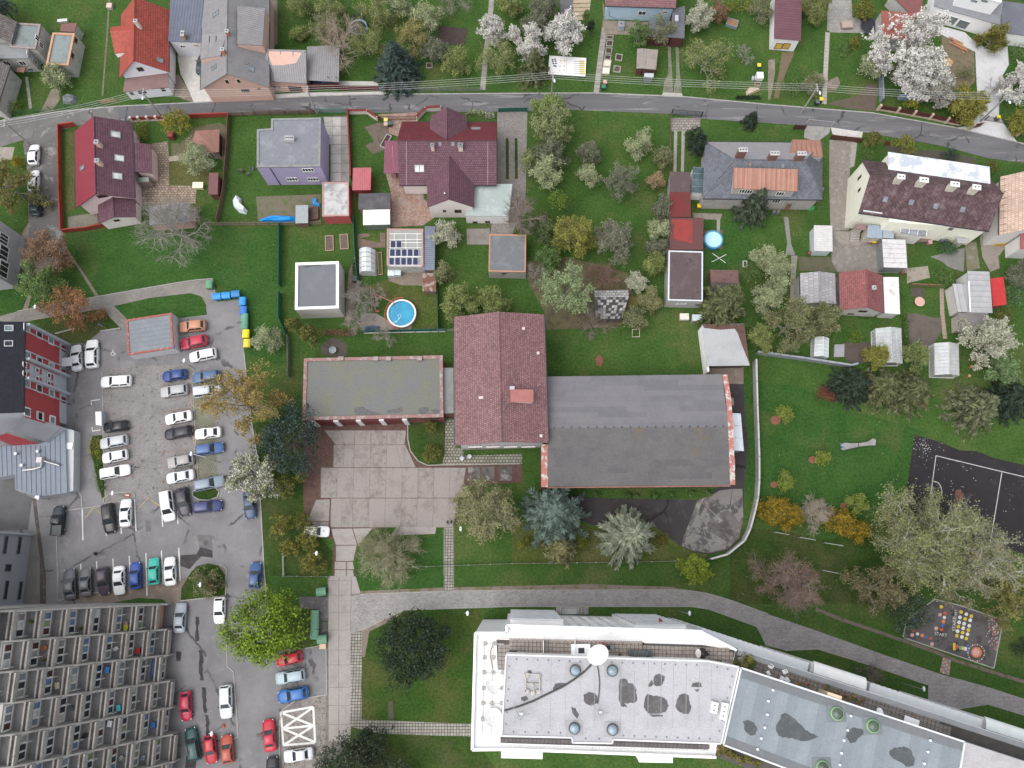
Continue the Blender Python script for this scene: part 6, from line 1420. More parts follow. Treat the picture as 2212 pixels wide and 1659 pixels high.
MB().prism([V3(p)for p in((gx,gy0,0),(gx,gy1,0),(gx-14,gy1,0),(gx-14,gy0,0))],-.05,9.).mk('wall',pl_((.3,.32,.345),.7,.1),rt_)
MB().box((gx-.5,gy0+.12,4.6),(1.6,.3,9.4)).mk('fin',pl_((.42,.46,.48),.6,.1),rt_);MB().box((gx-.5,gy1-.12,4.6),(1.6,.3,9.4)).mk('fin',pl_((.34,.37,.39),.6,.1),rt_);MB().box((gx-7,(gy0+gy1)/2,9.05),(14.6,gy0-gy1+.6,.2)).mk('roof',BITUM,rt_)
pg=(V3((gx,0,0)),V3((1,0,0)))
for x,y,w_,h_ in((45,1390,2.6,.9),(163,1395,2.6,.9),(68,1588,1.1,1.5),(50,1780,2.7,.9),(170,1785,2.7,.9)):c=hit(x,y,pg[0],pg[1]);fr_(Bx,V3((gx+.04,c.y,c.z)),pg,w_,h_,bars=0,fm_=pl_((.2,.21,.23),.6,.1))
crop(0,1)
gx=W(186,600,0).x;y0,y1=W(186,398,0).y,W(180,832,0).y
rt_=em_('apartment_building',(gx-4,(y0+y1)/2,0),'pale grey rendered block with tall white framed windows','building');Bx.rt_=rt_;Bx.c=V3((gx-6,(y0+y1)/2,0))
MB().prism([V3(p)for p in((gx,y0,0),(gx,y1,0),(gx-12,y1-1.5,0),(gx-12,y0-1.5,0))],-.05,9.5).mk('wall',sn((.44,.45,.47),(.39,.4,.42),.5),rt_);MB().prism([V3(p)for p in((gx+.3,y0+.3,0),(gx+.3,y1-.3,0),(gx-12,y1-1.8,0),(gx-12,y0-1.2,0))],9.5,9.7).mk('roof',BITUM,rt_)
pg=(V3((gx,0,0)),V3((1,0,0)))
for x,y,w_ in((30,408,1.8),(30,530,2.6),(30,665,2.8)):c=hit(x,y,pg[0],pg[1]);fr_(Bx,V3((gx+.04,c.y,c.z)),pg,w_,2.2,bars=2,fw=.13)
B=fh_('garage','flat grey roofed transformer house with red rim',[(1088,1100),(1482,1046),(1502,1345),(1108,1415)],2.6,pl_((.52,.53,.55),.8,.12),sn((.215,.235,.255),(.245,.265,.285),.4),rim=sn((.34,.12,.1),(.44,.3,.28),2.,.55,.62),rimw=.3,rimh=.14,cat='garage')
for k in range(1,7):t=k/7;q=in_(B.Q,.32);MB().bar(V3((*(q[0].lerp(q[3],t)).xy,B.rz+.005)),V3((*(q[1].lerp(q[2],t)).xy,B.rz+.005)),.05,.02).mk('sheet_seam',pl_((.17,.175,.18)),B.rf_)
MB().box(op_(1500,1338,wp_(B.F[1],B.F[2]))+V3((.03,0,0)),(.06,.5,.5)).mk('sign_plate',pl_((.12,.26,.55),.6,.2),B.rt_)
PCON=sn((.4,.385,.365),(.32,.3,.285),.9,.45,.62,c3=(.24,.22,.2),s3=3.,lo3=.56,h3=.7);PCON2=sn((.43,.415,.39),(.36,.345,.325),.6,.5,.65);FLOORC=sn((.3,.285,.28),(.23,.22,.21),1.)
PSOIL=sn((.085,.07,.06),(.13,.11,.09),2.5,c3=(.09,.11,.04),s3=2.,lo3=.62,h3=.68)
SH,SLP,NS,NR=2.8,.604,7,8
rt_=em_('terrace_block',(-56,-19,0),'stepped grey concrete terrace apartment block with planter balconies','building');TB=rt_
Bx.rt_=rt_;rr_=random.Random(21);CELLS=[]
def Yk(k):return-5.29-3.53*k
def Xb(k):return-50.79+.575*k
CURT=[GLASS,GLASS,GLASS,GLL,gl_((.3,.3,.28),.25,.4,'curtain'),gl_((.42,.43,.42),.3,.4,'blind'),gl_((.06,.02,.02),.15,.5,'dk'),gl_((.12,.13,.14),.2,.4,'grey'),gl_((.2,.2,.19),.3,.4,'gcurt'),GLL,GLASS,gl_((.15,.2,.1),.3,.4,'green'),gl_((.1,.16,.28),.3,.4,'bcurt')]
for k in range(NR):
 y1,y0=Yk(k),Yk(k+1);ym=(y0+y1)/2;wy=y1-y0-.2;off=-1.4 if k%2 else 0.
 vs=[];prof=[(Xb(k)-.3,0)]
 for s in range(NS+1):
  zf=SH*s+off;xw=Xb(k)-.58-SLP*max(zf,0)
  if s==0:xw=Xb(k)-.75
  zt=SH*(s+1)+off if s<NS else SH*NS+off+2.7
  prof+=[(xw,max(zf,0)),(xw,zt)]if s else[(xw,0),(xw,zt)]
 prof=[p for i,p in enumerate(prof)if i==0 or p!=prof[i-1]];zt=prof[-1][1]
 prof=prof[1:]+[(-74,zt),(-74,0)]
 n=len(prof);vs=[V3((x,y1-.02,z))for x,z in prof]+[V3((x,y0+.02,z))for x,z in prof]
 P2=[V3((x,z,0))for x,z in prof];fs=[(i,(i+1)%n,(i+1)%n+n,i+n)for i in range(n)]
 for t in geometry.tessellate_polygon([P2]):fs+=[(t[0],t[1],t[2]),(t[2]+n,t[1]+n,t[0]+n)]
 MB().add(vs,fs).mk('storeys',PCON2,rt_)
 MB().box((-67.2,ym,zt+.1),(10.5,3.53,.2)).mk('roof_slab',sn((.3,.29,.28),(.25,.24,.235),.6),rt_)
 for s in range(NS+1):
  zf=SH*s+off;xw=Xb(k)-.58-SLP*max(zf,0)
  if s==0:xw=Xb(k)-.75
  if s==0 and k%2:continue
  zc=zf+1.55 if s else 1.5
  if s==0 and k in(0,):
   MB().box((xw+.05,ym,1.4),(.12,wy*.9,2.)).mk('entrance_panel',pl_((.62,.36,.26),.7,.15),rt_);continue
  if s<NS and s>0 or s==NS:
   dep=SH*SLP
   MB().box((xw+dep/2+.2,ym,zf+.02),(dep+.5,wy,.12)).mk('balcony_floor',FLOORC,rt_)
   for dx in(dep-.28,dep+.3):MB().box((xw+dx,ym,zf+.42),(.2,wy,.72)).mk('planter_beam',PCON,rt_)
   MB().box((xw+dep+.01,ym,zf+.42),(.4,wy-.05,.3)).mk('planter_soil',PSOIL,rt_)
   if rr_.random()<.75:MB().bar((xw+dep+.3,y0+.3,zf+.95),(xw+dep+.3,y1-.3,zf+.95),.04,.04).mk('rail',pl_((.36,.33,.31),.6,.3),rt_)
   CELLS.append((k,s,xw,dep,y0,y1,zf))
  nb=3;ph=.92;fr=MB();wz=1.5;x=xw+.03
  for i in range(nb+1):yy=ym-wy*.43+wy*.86*i/nb;fr.box((x+.02,yy,zc),(.14,.22,wz))
  for z in(-wz/2,wz/2):fr.box((x+.018,ym,zc+z),(.13,wy*.9,.18))
  fo=fr.mk('window',pl_((.66,.65,.63),.6,.25,2.),rt_)
  for i in range(nb):yy=ym-wy*.43+wy*.86*(i+.5)/nb;MB().box((x,yy,zc),(.06,wy*.86/nb-.16,wz-.1)).mk('pane',rr_.choice(CURT),fo)
  if s and rr_.random()<.55:
   i=rr_.randrange(nb);yy=ym-wy*.43+wy*.86*i/nb+.1;c=MB()
   for dz in(-.6,.6):c.box((x+.4,yy,zc+dz),(.72,.05,.07))
   for dx in(.06,.74):c.box((x+dx,yy,zc),(.07,.05,1.2))
   co=c.mk('open_casement',pl_((.62,.61,.6),.6,.2),fo)
for k in range(NR+1):
 xb=Xb(max(k-.5,0));y=Yk(k);zt=SH*NS+1.3
 pts=[(xb+.55,0),(xb+.55,2.2)]
 for s in range(1,NS+1):z=SH*s;pts+=[(xb+.45-SLP*(z-SH),z+.35-.9),(xb+.3-SLP*(z-SH)-.7,z+.95-.3)]
 pts+=[(xb-SLP*zt-1.2,zt+1.7),(-63.5,zt+1.9),(-63.5,0)]
 n=len(pts);vs=[V3((a,y+.11,b))for a,b in pts]+[V3((a,y-.11,b))for a,b in pts];P2=[V3((a,b,0))for a,b in pts];fs=[(i,(i+1)%n,(i+1)%n+n,i+n)for i in range(n)]
 for t in geometry.tessellate_polygon([P2]):fs+=[(t[0],t[1],t[2]),(t[2]+n,t[1]+n,t[0]+n)]
 MB().add(vs,fs).mk('party_wall',PCON,rt_)
def ch_(p,rz,c,lb_,gp_=None,name='balcony_chair',sc=1.):
 r=em_(name,p,lb_,'chair',gp_,rz);m=pl_(c,.6,.2,3.);o=V3((0,0,0));ORG[r.name]=o
 MB().box((0,0,.43*sc),(.46*sc,.46*sc,.05)).mk('seat',m,r);MB().box((-.22*sc,0,.68*sc),(.05,.44*sc,.46*sc)).mk('backrest',m,r)
 for sx in(-1,1):
  for sy in(-1,1):MB().box((sx*.19*sc,sy*.19*sc,.21*sc),(.04,.04,.42*sc)).mk('leg',m,r)
 for sy in(-1,1):MB().box((0,sy*.22*sc,.62*sc),(.4*sc,.05,.04)).mk('armrest',m,r)
 return r
def ct_(p,size,c,lb_,cat='box',name='storage_box',rz=0.):
 r=em_(name,p,lb_,cat,None,rz);ORG[r.name]=V3((0,0,0));m=pl_(c,.6,.25,3.);a,b,h=size
 MB().box((0,0,h*.45),(a,b,h*.9)).mk('body',m,r);MB().box((0,0,h*.94),(a+.04,b+.04,h*.08)).mk('lid',pl_(dark(c,1.2),.5,.2,3.),r);return r
def pp_(p,r0,c,leaf,lb_,name='potted_plant',gp_=None):
 r=em_(name,p,lb_,'plant',gp_);MB().lathe(V3(p),[(r0*.6,0),(r0*.8,r0*.7),(r0*.85,r0*.75),(r0*.7,r0*.76)],10).mk('pot',pl_(c,.8,.3,3.),r)
 rs=np.random.RandomState(int(abs(p[0]*31+p[1]*17))%9999);C=rs.normal(0,r0*.4,(7,3));C[:,2]=r0*(1.+rs.uniform(0,.8,7));V,F=cc_(rs,C,np.full(7,r0*.45),14,.07);npo('foliage',V,F,leaf,r);return r
used=set()
def cell(k,s):
 for c in CELLS:
  if c[0]==k and c[1]==s:return c
def cp_at(k,s,u,v):c=cell(k,s);return(c[2]+.35+v*(c[3]-.9),c[4]+.25+u*(c[5]-c[4]-.5),c[6]+.08)
kay=em_('kayak',cp_at(2,1,.5,.6),'blue upturned kayak lying on a concrete terrace balcony','kayak');ORG[kay.name]=V3((0,0,0))
MB().add([V3((.3*math.cos(a)*math.cos(t)**.6 if math.cos(t)>0 else 0,1.35*math.sin(t),.02+.32*max(math.sin(a),0)*math.cos(t)**.5))for t in[(-1+i/5)*1.5 for i in range(11)]for a in[j*math.pi/6 for j in range(7)]],[(i*7+j,i*7+j+1,(i+1)*7+j+1,(i+1)*7+j)for i in range(10)for j in range(6)]).mk('hull',pl_((.07,.13,.28),.4,.2),kay);MB().box((0,0,.34),(.1,1.6,.04)).mk('keel',pl_((.05,.1,.22),.4,.2),kay)
ITEMS=[(1,6,.7,'chair',(.42,.15,.05),'orange chair on the upper terrace balcony by laundry'),(1,6,.25,'pot',(.3,.18,.12),'potted plant on the upper terrace balcony with orange chair'),(2,3,.7,'crate',(.06,.2,.45),'blue toy box on the middle terrace balcony'),(3,3,.2,'crate',(.1,.5,.55),'turquoise plastic tub on a terrace balcony'),(0,2,.3,'chair',(.55,.35,.35),'pink chair on the terrace balcony nearest the entrance'),(0,2,.1,'crate',(.5,.48,.05),'yellow bucket on the terrace balcony nearest the entrance'),(1,3,.4,'chair',(.6,.6,.6),'white chair under a washing line on terrace balcony'),(1,2,.2,'crate',(.4,.03,.04),'red crate on the terrace balcony'),(4,1,.4,'crate',(.03,.17,.42),'bright blue tub at the foot of the terrace block'),(4,4,.5,'chair',(.03,.03,.05),'black chair on the terrace balcony'),(5,5,.3,'pot',(.2,.1,.2),'purple flowered pot on the terrace balcony'),(5,3,.5,'chair',(.5,.48,.45),'beige chair on the lower terrace balcony'),(6,4,.5,'pot',(.28,.15,.1),'terracotta potted shrub on terrace balcony'),(6,2,.6,'crate',(.46,.22,.1),'orange cardboard box on a low terrace balcony'),(3,5,.5,'chair',(.1,.12,.14),'dark grey chair on an upper terrace balcony'),(6,6,.4,'chair',(.42,.02,.03),'red chair at the top of the terrace block'),(2,5,.3,'crate',(.45,.38,.28),'wooden chest on the terrace balcony'),(4,3,.8,'crate',(.62,.62,.62),'white cabinet on the terrace balcony'),(0,4,.2,'pot',(.2,.12,.08),'leafy pot on a corner terrace balcony'),(0,6,.6,'pot',(.1,.2,.08),'trailing green plant on the top corner balcony'),(5,2,.3,'chair',(.3,.36,.42),'blue grey deck chair on terrace balcony'),(7,4,.5,'chair',(.35,.12,.08),'rust red chair on the terrace balcony by the frame'),(7,2,.5,'pot',(.25,.15,.1),'bushy potted plant on a lower terrace balcony')]
for k,s,u,kind,c,lab in ITEMS:
 if not cell(k,s):continue
 p=cp_at(k,s,u,.4)
 if kind=='chair':ch_(p,rr_.uniform(0,6.28),c,lab)
 elif kind=='crate':ct_(p,(.55,.75,.5),c,lab,rz=rr_.uniform(-.2,.2))
 else:pp_(p,.28,c,LG,lab)
zmc(1440,1880,3.95)
ZT,ZP=24.,26.9;WB=pl_((.84,.84,.84),.7,.05);WB2=pl_((.62,.65,.68),.6,.1);PENT=sn((.44,.437,.46),(.39,.385,.405),.35,.45,.65,c3=(.33,.325,.34),s3=1.8,lo3=.6,h3=.72);PENT2=sn((.205,.225,.235),(.235,.255,.265),.25,.4,.6)
full()
n0,n1,n2,n3,n4=W(1043,1338,0),W(1097,1338,0),W(1097,1325,0),W(1428,1335,0),W(1560,1374,0)
j0,j1=W(1589,1404,ZT),W(1545,1634,ZT);s0,s1,s2=W(1531,1630,ZT),W(1106,1617,ZT),W(1020,1618,ZT)
foot=[n0,n1,n2,n3,j0,j1,s1,s2];foot=[V3((p.x,p.y,0))for p in foot]
rt_=em_('apartment_block',(cen(foot).x,cen(foot).y,0),'tall white apartment block with roof terrace and penthouse','building');WBL=rt_;Bx.rt_=rt_;Bx.c=cen(foot)
MB().prism(foot,-.05,ZT-.1).mk('wall',WB,rt_)
MB().prism(foot,ZT-.1,ZT).mk('roof_deck',sn((.8,.8,.79),(.7,.7,.7),.8,.55,.68,c3=(.45,.43,.42),s3=2.2,lo3=.66,h3=.74),rt_)
for a,b in zip(foot,foot[1:]+foot[:1]):
 if(a-foot[4]).length<.01:continue
 MB().bar(V3((a.x,a.y,ZT+.25)),V3((b.x,b.y,ZT+.25)),.28,.5).mk('parapet',WB,rt_)
def tower(x0,x1,yb,yt,zt,lb_='balcony_tower'):
 a,b=W(x0,yb,0),W(x1,yb+.01*(x1-x0)*1.5,0);d=(b-a).normalized();nn=V3((-d.y,d.x,0));dep=1.5
 q=[a+nn*dep,b+nn*dep,b,a]
 w_=MB().prism(q,-.04,zt).mk(lb_,WB,rt_);u_=(b-a).length
 for z in np.arange(2.4,zt,2.8):
  MB().bar(V3((*(a+nn*(dep+.1)).xy,z)),V3((*(b+nn*(dep+.1)).xy,z)),.14,.5).mk('balcony_front',WB2,w_)
  for t in(0.,.33,.66,1.):p=a.lerp(b,t)+nn*(dep+.1);MB().box((p.x,p.y,z+.5),(.08,.08,.6)).mk('baluster',SX,w_)
  MB().bar(V3((*(a+nn*(dep+.1)).xy,z+.8)),V3((*(b+nn*(dep+.1)).xy,z+.8)),.06,.06).mk('handrail',SX,w_)
tower(1103,1196,1340,1330,22.);tower(1322,1412,1349,1340,22.)
for t in(.36,.42,.48,.54,.6):
 for z in np.arange(4.,22,2.8):p=n2.lerp(n3,t);fr_(Bx,V3((p.x,p.y,z)),wp_(n2,n3),1.1,1.3,bars=0,pa_=GLL,fw=.1)
zmc(1440,1880,3.95);pn0=W(560,655,ZP);zmc(1900,1880,3.95);pn1=W(1225,735,ZP);pj0=W(1612,805,ZP);pj1=W(1412,1659,ZP)
crop(2,3);pj2=W(1805,1448,ZP);ps1=W(870,1412,ZP);ps1b=W(868,1445,ZP);ps2b=W(522,1440,ZP);ps2=W(520,1395,ZP);ps3=W(-90,1380,ZP)
pent=[V3((p.x,p.y,0))for p in(pn0,pn1,pj0,pj2,ps1,ps1b,ps2b,ps2,ps3)]
MB().prism([p for p in pent],ZT+.01,ZP-.12).mk('penthouse_wall',WB,rt_);pr_=MB().prism(pent,ZP-.12,ZP).mk('penthouse_roof',PENT,rt_)
for a,b in zip(pent,pent[1:]+pent[:1]):MB().bar(V3((a.x,a.y,ZP+.06)),V3((b.x,b.y,ZP+.06)),.16,.14).mk('roof_edge',pl_((.66,.66,.67),.6,.15),rt_)
zmc(1440,1880,3.95)
cl=MB()
for a,b in zip(pent,pent[1:]+pent[:1]):
 L=(b-a).length;d=(b-a)/L;nn=V3((d.y,-d.x,0))*.45;m=int(L/1.15)
 for i in range(1,m):p=a+d*(L*i/m)+nn;cl.box((p.x,p.y,ZP+.02),(.16,.16,.04),rz=math.atan2(d.y,d.x))
cl.mk('roof_clips',pl_((.16,.16,.17),.7,.2),pr_,kind='stuff')
def seam(x0,y0,x1,y1,z,par,m=None):MB().bar(W(x0,y0,z+.006),W(x1,y1,z+.006),.05,.014).mk('sheet_seam',m or pl_((.34,.335,.35)),par)
zmc(1900,1880,3.95)
for x in(-700,-520,-340,-160,165,330,500,660,810,970,1130,1280):seam(x,740+max(0,(x-1100)*.2),x-10,1560+min(x,0)*.02,ZP,pr_)
DAMP=sn((.105,.1,.105),(.15,.145,.15),1.5,.45,.65)
BR=random.Random(77)
def jag(pts):
 o=[]
 for a,b in zip(pts,pts[1:]+pts[:1]):
  L=math.hypot(b[0]-a[0],b[1]-a[1]);n=max(1,int(L/16))
  for k in range(n):t=k/n;o.append((a[0]+(b[0]-a[0])*t+BR.uniform(-5,5),a[1]+(b[1]-a[1])*t+BR.uniform(-5,5)))
 return o
def blob(pts,z,par,m=DAMP,name='damp_patch'):
 pts=jag(pts);MB().sheet([V3((p.x,p.y,z+.012))for p in WL(pts,z)]).mk(name,m,par)
blob([(135,1000),(150,960),(195,945),(240,960),(250,1005),(300,1010),(340,1050),(355,1150),(360,1210),(330,1250),(200,1255),(240,1300),(160,1300),(135,1210)],ZP,pr_)
blob([(560,935),(590,900),(640,890),(700,920),(695,970),(660,1035),(600,1050),(560,1020)],ZP,pr_);blob([(500,1020),(540,965),(555,1000),(550,1045),(500,1050)],ZP,pr_)
blob([(450,1200),(480,1140),(555,1160),(660,1170),(720,1210),(755,1290),(710,1355),(640,1380),(560,1385),(490,1380),(440,1310)],ZP,pr_);blob([(500,1392),(690,1395),(670,1420),(540,1420)],ZP,pr_)
blob([(850,1200),(890,1145),(950,1130),(995,1160),(1005,1230),(1030,1310),(990,1390),(930,1385),(850,1340),(832,1280)],ZP,pr_);blob([(1028,1055),(1050,1005),(1110,990),(1155,1015),(1160,1058)],ZP,pr_);blob([(1065,1085),(1125,1080),(1100,1120)],ZP,pr_)
zmc(1440,1880,3.95)
blob([(1510,1150),(1580,1115),(1660,1130),(1690,1180),(1680,1250),(1620,1285),(1560,1270),(1520,1230)],ZP,pr_);blob([(1140,1060),(1170,1010),(1250,1000),(1320,1005),(1300,1040),(1200,1085),(1140,1090)],ZP,pr_)
blob([(1360,1300),(1420,1320),(1465,1400),(1440,1445),(1390,1400)],ZP,pr_);blob([(745,1180),(800,1160),(840,1200),(790,1235),(750,1220)],ZP,pr_);blob([(820,860),(860,840),(885,870),(860,895)],ZP,pr_)
def dome(x,y,r,z,col,par,sq=1.5):
 p=W(x,y,z);MB().box((p.x,p.y,z+.03),(r*2.9,r*2.6,.06)).mk('dome_base',pl_((.36,.36,.37)if col[1]<.2 else(.17,.19,.2),.8,.2),par)
 d=MB().lathe((p.x,p.y,z),[(r,0),(r*1.05,.28),(r*.95,.42)],18).mk('skylight_dome',pl_(col,.5,.15),par);MB().lathe((p.x,p.y,z+.4),[(r*.88,0),(r*.8,.14),(r*.55,.28),(r*.2,.35)],16).mk('dome_glass',gl_((.17,.22,.25),.08,.6,'dome')if col[1]<.2 else gl_((.05,.07,.05),.1,.6,'dome2'),d)
for x,y in((1410,845),(1866,850),(1400,1560),(1870,1575)):dome(x,y,.62,ZP,(.08,.085,.09),pr_)
dish=em_('satellite_dish',W(1650,745,ZP),'large white oval satellite dish standing at the roof edge','satellite dish')
def dishmesh(c,r,tilt,az,name,mat,par):
 M=Matrix.Rotation(az,3,'Z')@Matrix.Rotation(tilt,3,'Y');mb=MB();n=20;rings=[(0.,0),(.35,.02),(.7,.09),(1.,.19)];vs=[]
 for s in(0,.03):
  for q,zz in rings[1:]:
   for i in range(n):vs.append(V3(c)+M@V3((q*r*math.cos(6.2832*i/n),q*r*math.sin(6.2832*i/n),zz*r-s)))
 fs=[];
 for s in(0,3):
  for j in range(2):
   for i in range(n):a=(s+j)*n;fs.append((a+i,a+(i+1)%n,a+n+(i+1)%n,a+n+i))
  fs.append(tuple(range(s*n,s*n+n)))
 for i in range(n):fs.append((2*n+i,2*n+(i+1)%n,5*n+(i+1)%n,5*n+i))
 return mb.add(vs,fs).mk(name,mat,par)
pd=W(1700,670,ZP+1.6);dishmesh(pd,1.25,.75,2.2,'reflector',pl_((.85,.85,.84),.5,.05),dish);pb=W(1660,735,ZP)
MB().tube([V3((pb.x,pb.y,ZP-.02)),pd],.07,6).mk('mast',SX,dish);MB().tube([pd,pd+V3((-.6,.9,.6))],.03,5).mk('feed_arm',SX,dish)
cab=em_('roof_cable',W(1100,1120,ZP),'thick dark cable duct curving across the white block roof','cable')
MB().tube([W(x,y,ZP+.09)for x,y in((540,1345),(700,1300),(900,1225),(1050,1150),(1250,1055),(1400,960),(1520,870),(1600,790),(1650,735))],.11,6).mk('duct',pl_((.07,.07,.07),.7,.2),cab);MB().tube([W(x,y,ZP+.08)for x,y in((1675,745),(1700,860),(1715,1000),(1705,1150),(1690,1260))],.06,6).mk('branch_duct',pl_((.07,.07,.07),.7,.2),cab)
for(x,y,lab,hh)in((715,1380,'television aerial cluster near the dark cable end',2.2),(1690,1360,'comb shaped television aerial between the skylight domes',2.)):
 p=W(x,y,ZP);r=em_('aerial_mast',(p.x,p.y,ZP),lab,'aerial');MB().tube([p,p+V3((0,0,hh))],.05,6).mk('mast',SX,r)
 for j,(dx,dy,z)in enumerate(((1,.25,hh*.95),(.3,-1,hh*.75),(-.6,.8,hh*.55))):
  d=V3((dx,dy,0)).normalized();e=V3((-d.y,d.x,0));b=p+V3((0,0,z));MB().tube([b-d*.5,b+d*1.3],.02,4).mk('boom',SX,r);m_=MB()
  for i in range(7):q=b+d*(-.4+.27*i);m_.tube([q-e*.45,q+e*.45],.009,3)
  m_.mk('elements',SX,r)
 MB().box((p.x+.2,p.y,ZP+.3),(.5,.25,.15)).mk('amplifier',FW,r)
 for a in(0,2.1,4.2):MB().tube([p+V3((0,0,hh*.7)),V3((p.x+1.2*math.cos(a),p.y+1.2*math.sin(a),ZP))],.015,3).mk('guy_wire',SX,r)
hv=W(890,1015,ZP);r=em_('roof_mast',(hv.x,hv.y,ZP),'pale concrete weighted frame with lying mast on the roof','frame');m=sn((.5,.47,.43),(.36,.33,.3),2.)
for x0,y0,x1,y1 in((800,890,980,905),(800,900,800,1110),(975,905,970,1110),(800,1015,970,1018)):MB().bar(W(x0,y0,ZP+.2),W(x1,y1,ZP+.2),.13,.16).mk('beam',m,r)
for x,y in((810,915),(960,915),(820,1110),(955,1110),(890,1130)):MB().box(W(x,y,ZP+.14),(.5,.42,.28)).mk('weight',m,r)
MB().tube([W(880,1000,ZP+.5),W(900,1120,ZP+.6)],.07,6).mk('lying_mast',SX,r)
zmc(1900,1880,3.95)
for x,y,n_,lab in((1298,1300,2,'short white vent box with two openings on the roof'),(1415,1345,3,'long white vent box with three openings on the roof')):
 p=W(x,y,ZP);r=em_('vent_box',(p.x,p.y,ZP),lab,'vent');MB().box((p.x,p.y,ZP+.3),(.75,.6*n_,.6),rz=-.25).mk('box',pl_((.68,.68,.68),.6,.12),r)
 for i in range(n_):o=Matrix.Rotation(-.25,3,'Z')@V3((0,.5*(i-(n_-1)/2),0));MB().box((p.x+o.x,p.y+o.y,ZP+.605),(.14,.14,.03),rz=-.25).mk('opening',DM,r)
def tf_(poly,z,par,size=.46,c=(.36,.31,.275),rz=0.,name='terrace_tiles'):
 P=[W(x,y,z)for x,y in poly];R=Matrix.Rotation(-rz,3,'Z');Pr=[R@p for p in P];x0,x1=min(p.x for p in Pr),max(p.x for p in Pr);y0,y1=min(p.y for p in Pr),max(p.y for p in Pr);mb=MB();Ri=R.inverted();rr=random.Random(3)
 def inside(q):
  c_=False;n=len(Pr)
  for i in range(n):
   a,b=Pr[i],Pr[i-1]
   if(a.y>q.y)!=(b.y>q.y)and q.x<(b.x-a.x)*(q.y-a.y)/(b.y-a.y)+a.x:c_=not c_
  return c_
 x=x0+size/2
 while x<x1:
  y=y0+size/2
  while y<y1:
   if inside(V3((x,y,0))):p=Ri@V3((x,y,0));mb.box((p.x,p.y,z+.02+rr.uniform(0,.01)),(size-.055,size-.055,.04),rz=rz)
   y+=size
  x+=size
 return mb.mk(name,sn(c,dark(c,.78),1.6,.45,.6,c3=dark(c,1.2),s3=2.2),par,kind='stuff')
zmc(1440,1880,3.95)
dk=MB().sheet([V3((p.x,p.y,ZT+.012))for p in WL([(440,470),(2260,500),(2260,700),(560,640),(545,840),(455,840)],ZT)]).mk('terrace_bed',pl_((.1,.09,.08),.9,.3),rt_)
tf_([(598,472),(2250,505),(2250,690),(600,625)],ZT+.012,rt_,rz=-.022);tf_([(458,550),(598,550),(598,640),(545,640),(545,832),(458,832)],ZT+.012,rt_,c=(.3,.27,.25))
zmc(1900,1880,3.95)
MB().sheet([V3((p.x,p.y,ZT+.012))for p in WL([(430,512),(1160,535),(1570,600),(1530,780),(1240,715),(430,695)],ZT)]).mk('terrace_bed',pl_((.1,.09,.08),.9,.3),rt_);tf_([(430,512),(1165,540),(1565,605),(1528,775),(1240,712),(430,690)],ZT+.012,rt_,rz=-.03)
crop(2,3)
tf_([(-100,1395),(515,1405),(520,1440),(-100,1438)],ZT+.012,rt_,c=(.16,.145,.145),rz=-.02);tf_([(872,1415),(1325,1425),(1700,1438),(1690,1495),(872,1470)],ZT+.012,rt_,c=(.16,.145,.145),rz=-.025)
MB().sheet([V3((p.x,p.y,ZT+.01))for p in WL([(-100,1390),(1700,1432),(1695,1500),(-100,1442)],ZT)]).mk('terrace_bed',pl_((.09,.085,.085),.9,.3),rt_)
zmc(1440,1880,3.95)
for x in(1020,1408):MB().bar(W(x,475,ZT+.5),W(x,635,ZT+.5),.06,1.).mk('terrace_divider',FW,rt_)
MB().tube([W(x,y,ZT+.9)for x,y in((400,500),(450,468),(520,455),(1020,465),(1700,488),(2250,505))],.035,5).mk('terrace_rail',pl_((.45,.36,.34),.5,.2),rt_)
MB().box(W(1480,612,ZT+.35),(2.2,1.6,.8)).mk('stair_hatch',WB,rt_);MB().box(W(1488,605,ZT+.78),(.7,.6,.06)).mk('hatch_window',DM,rt_)
crop(2,3)
for q in([(-90,1492),(262,1494),(260,1578),(-90,1570)],[(1082,1522),(1388,1530),(1386,1612),(1100,1606)]):
 Q=qW(q,21.5);b_=MB().prism(Q,3.,21.4).mk('bay',WB,rt_);MB().prism(in_(Q,-.05),21.4,21.5).mk('bay_roof',pl_((.78,.78,.78),.7,.06),b_)
sb=MB();a,b=W(-90,1458,ZT+.55),W(1690,1500,ZT+.55)
for i in range(60):p=a.lerp(b,i/59);sb.bar(p,p+V3((0,0,.5)),.03,.03)
sb.bar(a+V3((0,0,.5)),b+V3((0,0,.5)),.05,.05);sb.mk('south_railing',SX,rt_)
def sofa(x,y,z,w_,rz,c,lb_):
 p=W(x,y,z);r=em_('garden_sofa',(p.x,p.y,z),lb_,'sofa',None,rz);ORG[r.name]=V3((0,0,0));m=pl_(c,.8,.2,3.)
 MB().box((0,0,.22),(w_,.75,.35)).mk('seat',m,r);MB().box((0,-.34,.5),(w_,.16,.5)).mk('backrest',m,r)
 for s in(-1,1):MB().box((s*(w_/2-.07),.02,.4),(.14,.7,.35)).mk('armrest',m,r)
 return r
zmc(1900,1880,3.95)
zf=ZT+.07
sofa(398,640,zf,1.7,0,(.13,.145,.14),'long grey garden sofa on the roof terrace');sofa(296,640,zf,.8,0,(.135,.15,.145),'grey garden armchair left of the sofa');sofa(497,640,zf,.8,0,(.125,.14,.135),'grey garden armchair right of the sofa')
p=W(1097,630,zf);r=em_('garden_table',(p.x,p.y,zf),'oval white garden table on the roof terrace','table');MB().lathe((p.x,p.y,zf+.7),[(.5,0),(.52,.03),(.5,.05)],18,.62,1.).mk('tabletop',pl_((.62,.58,.55),.6,.15),r);MB().cyl((p.x,p.y,zf),.2,.72,8,.05).mk('pedestal',FW,r)
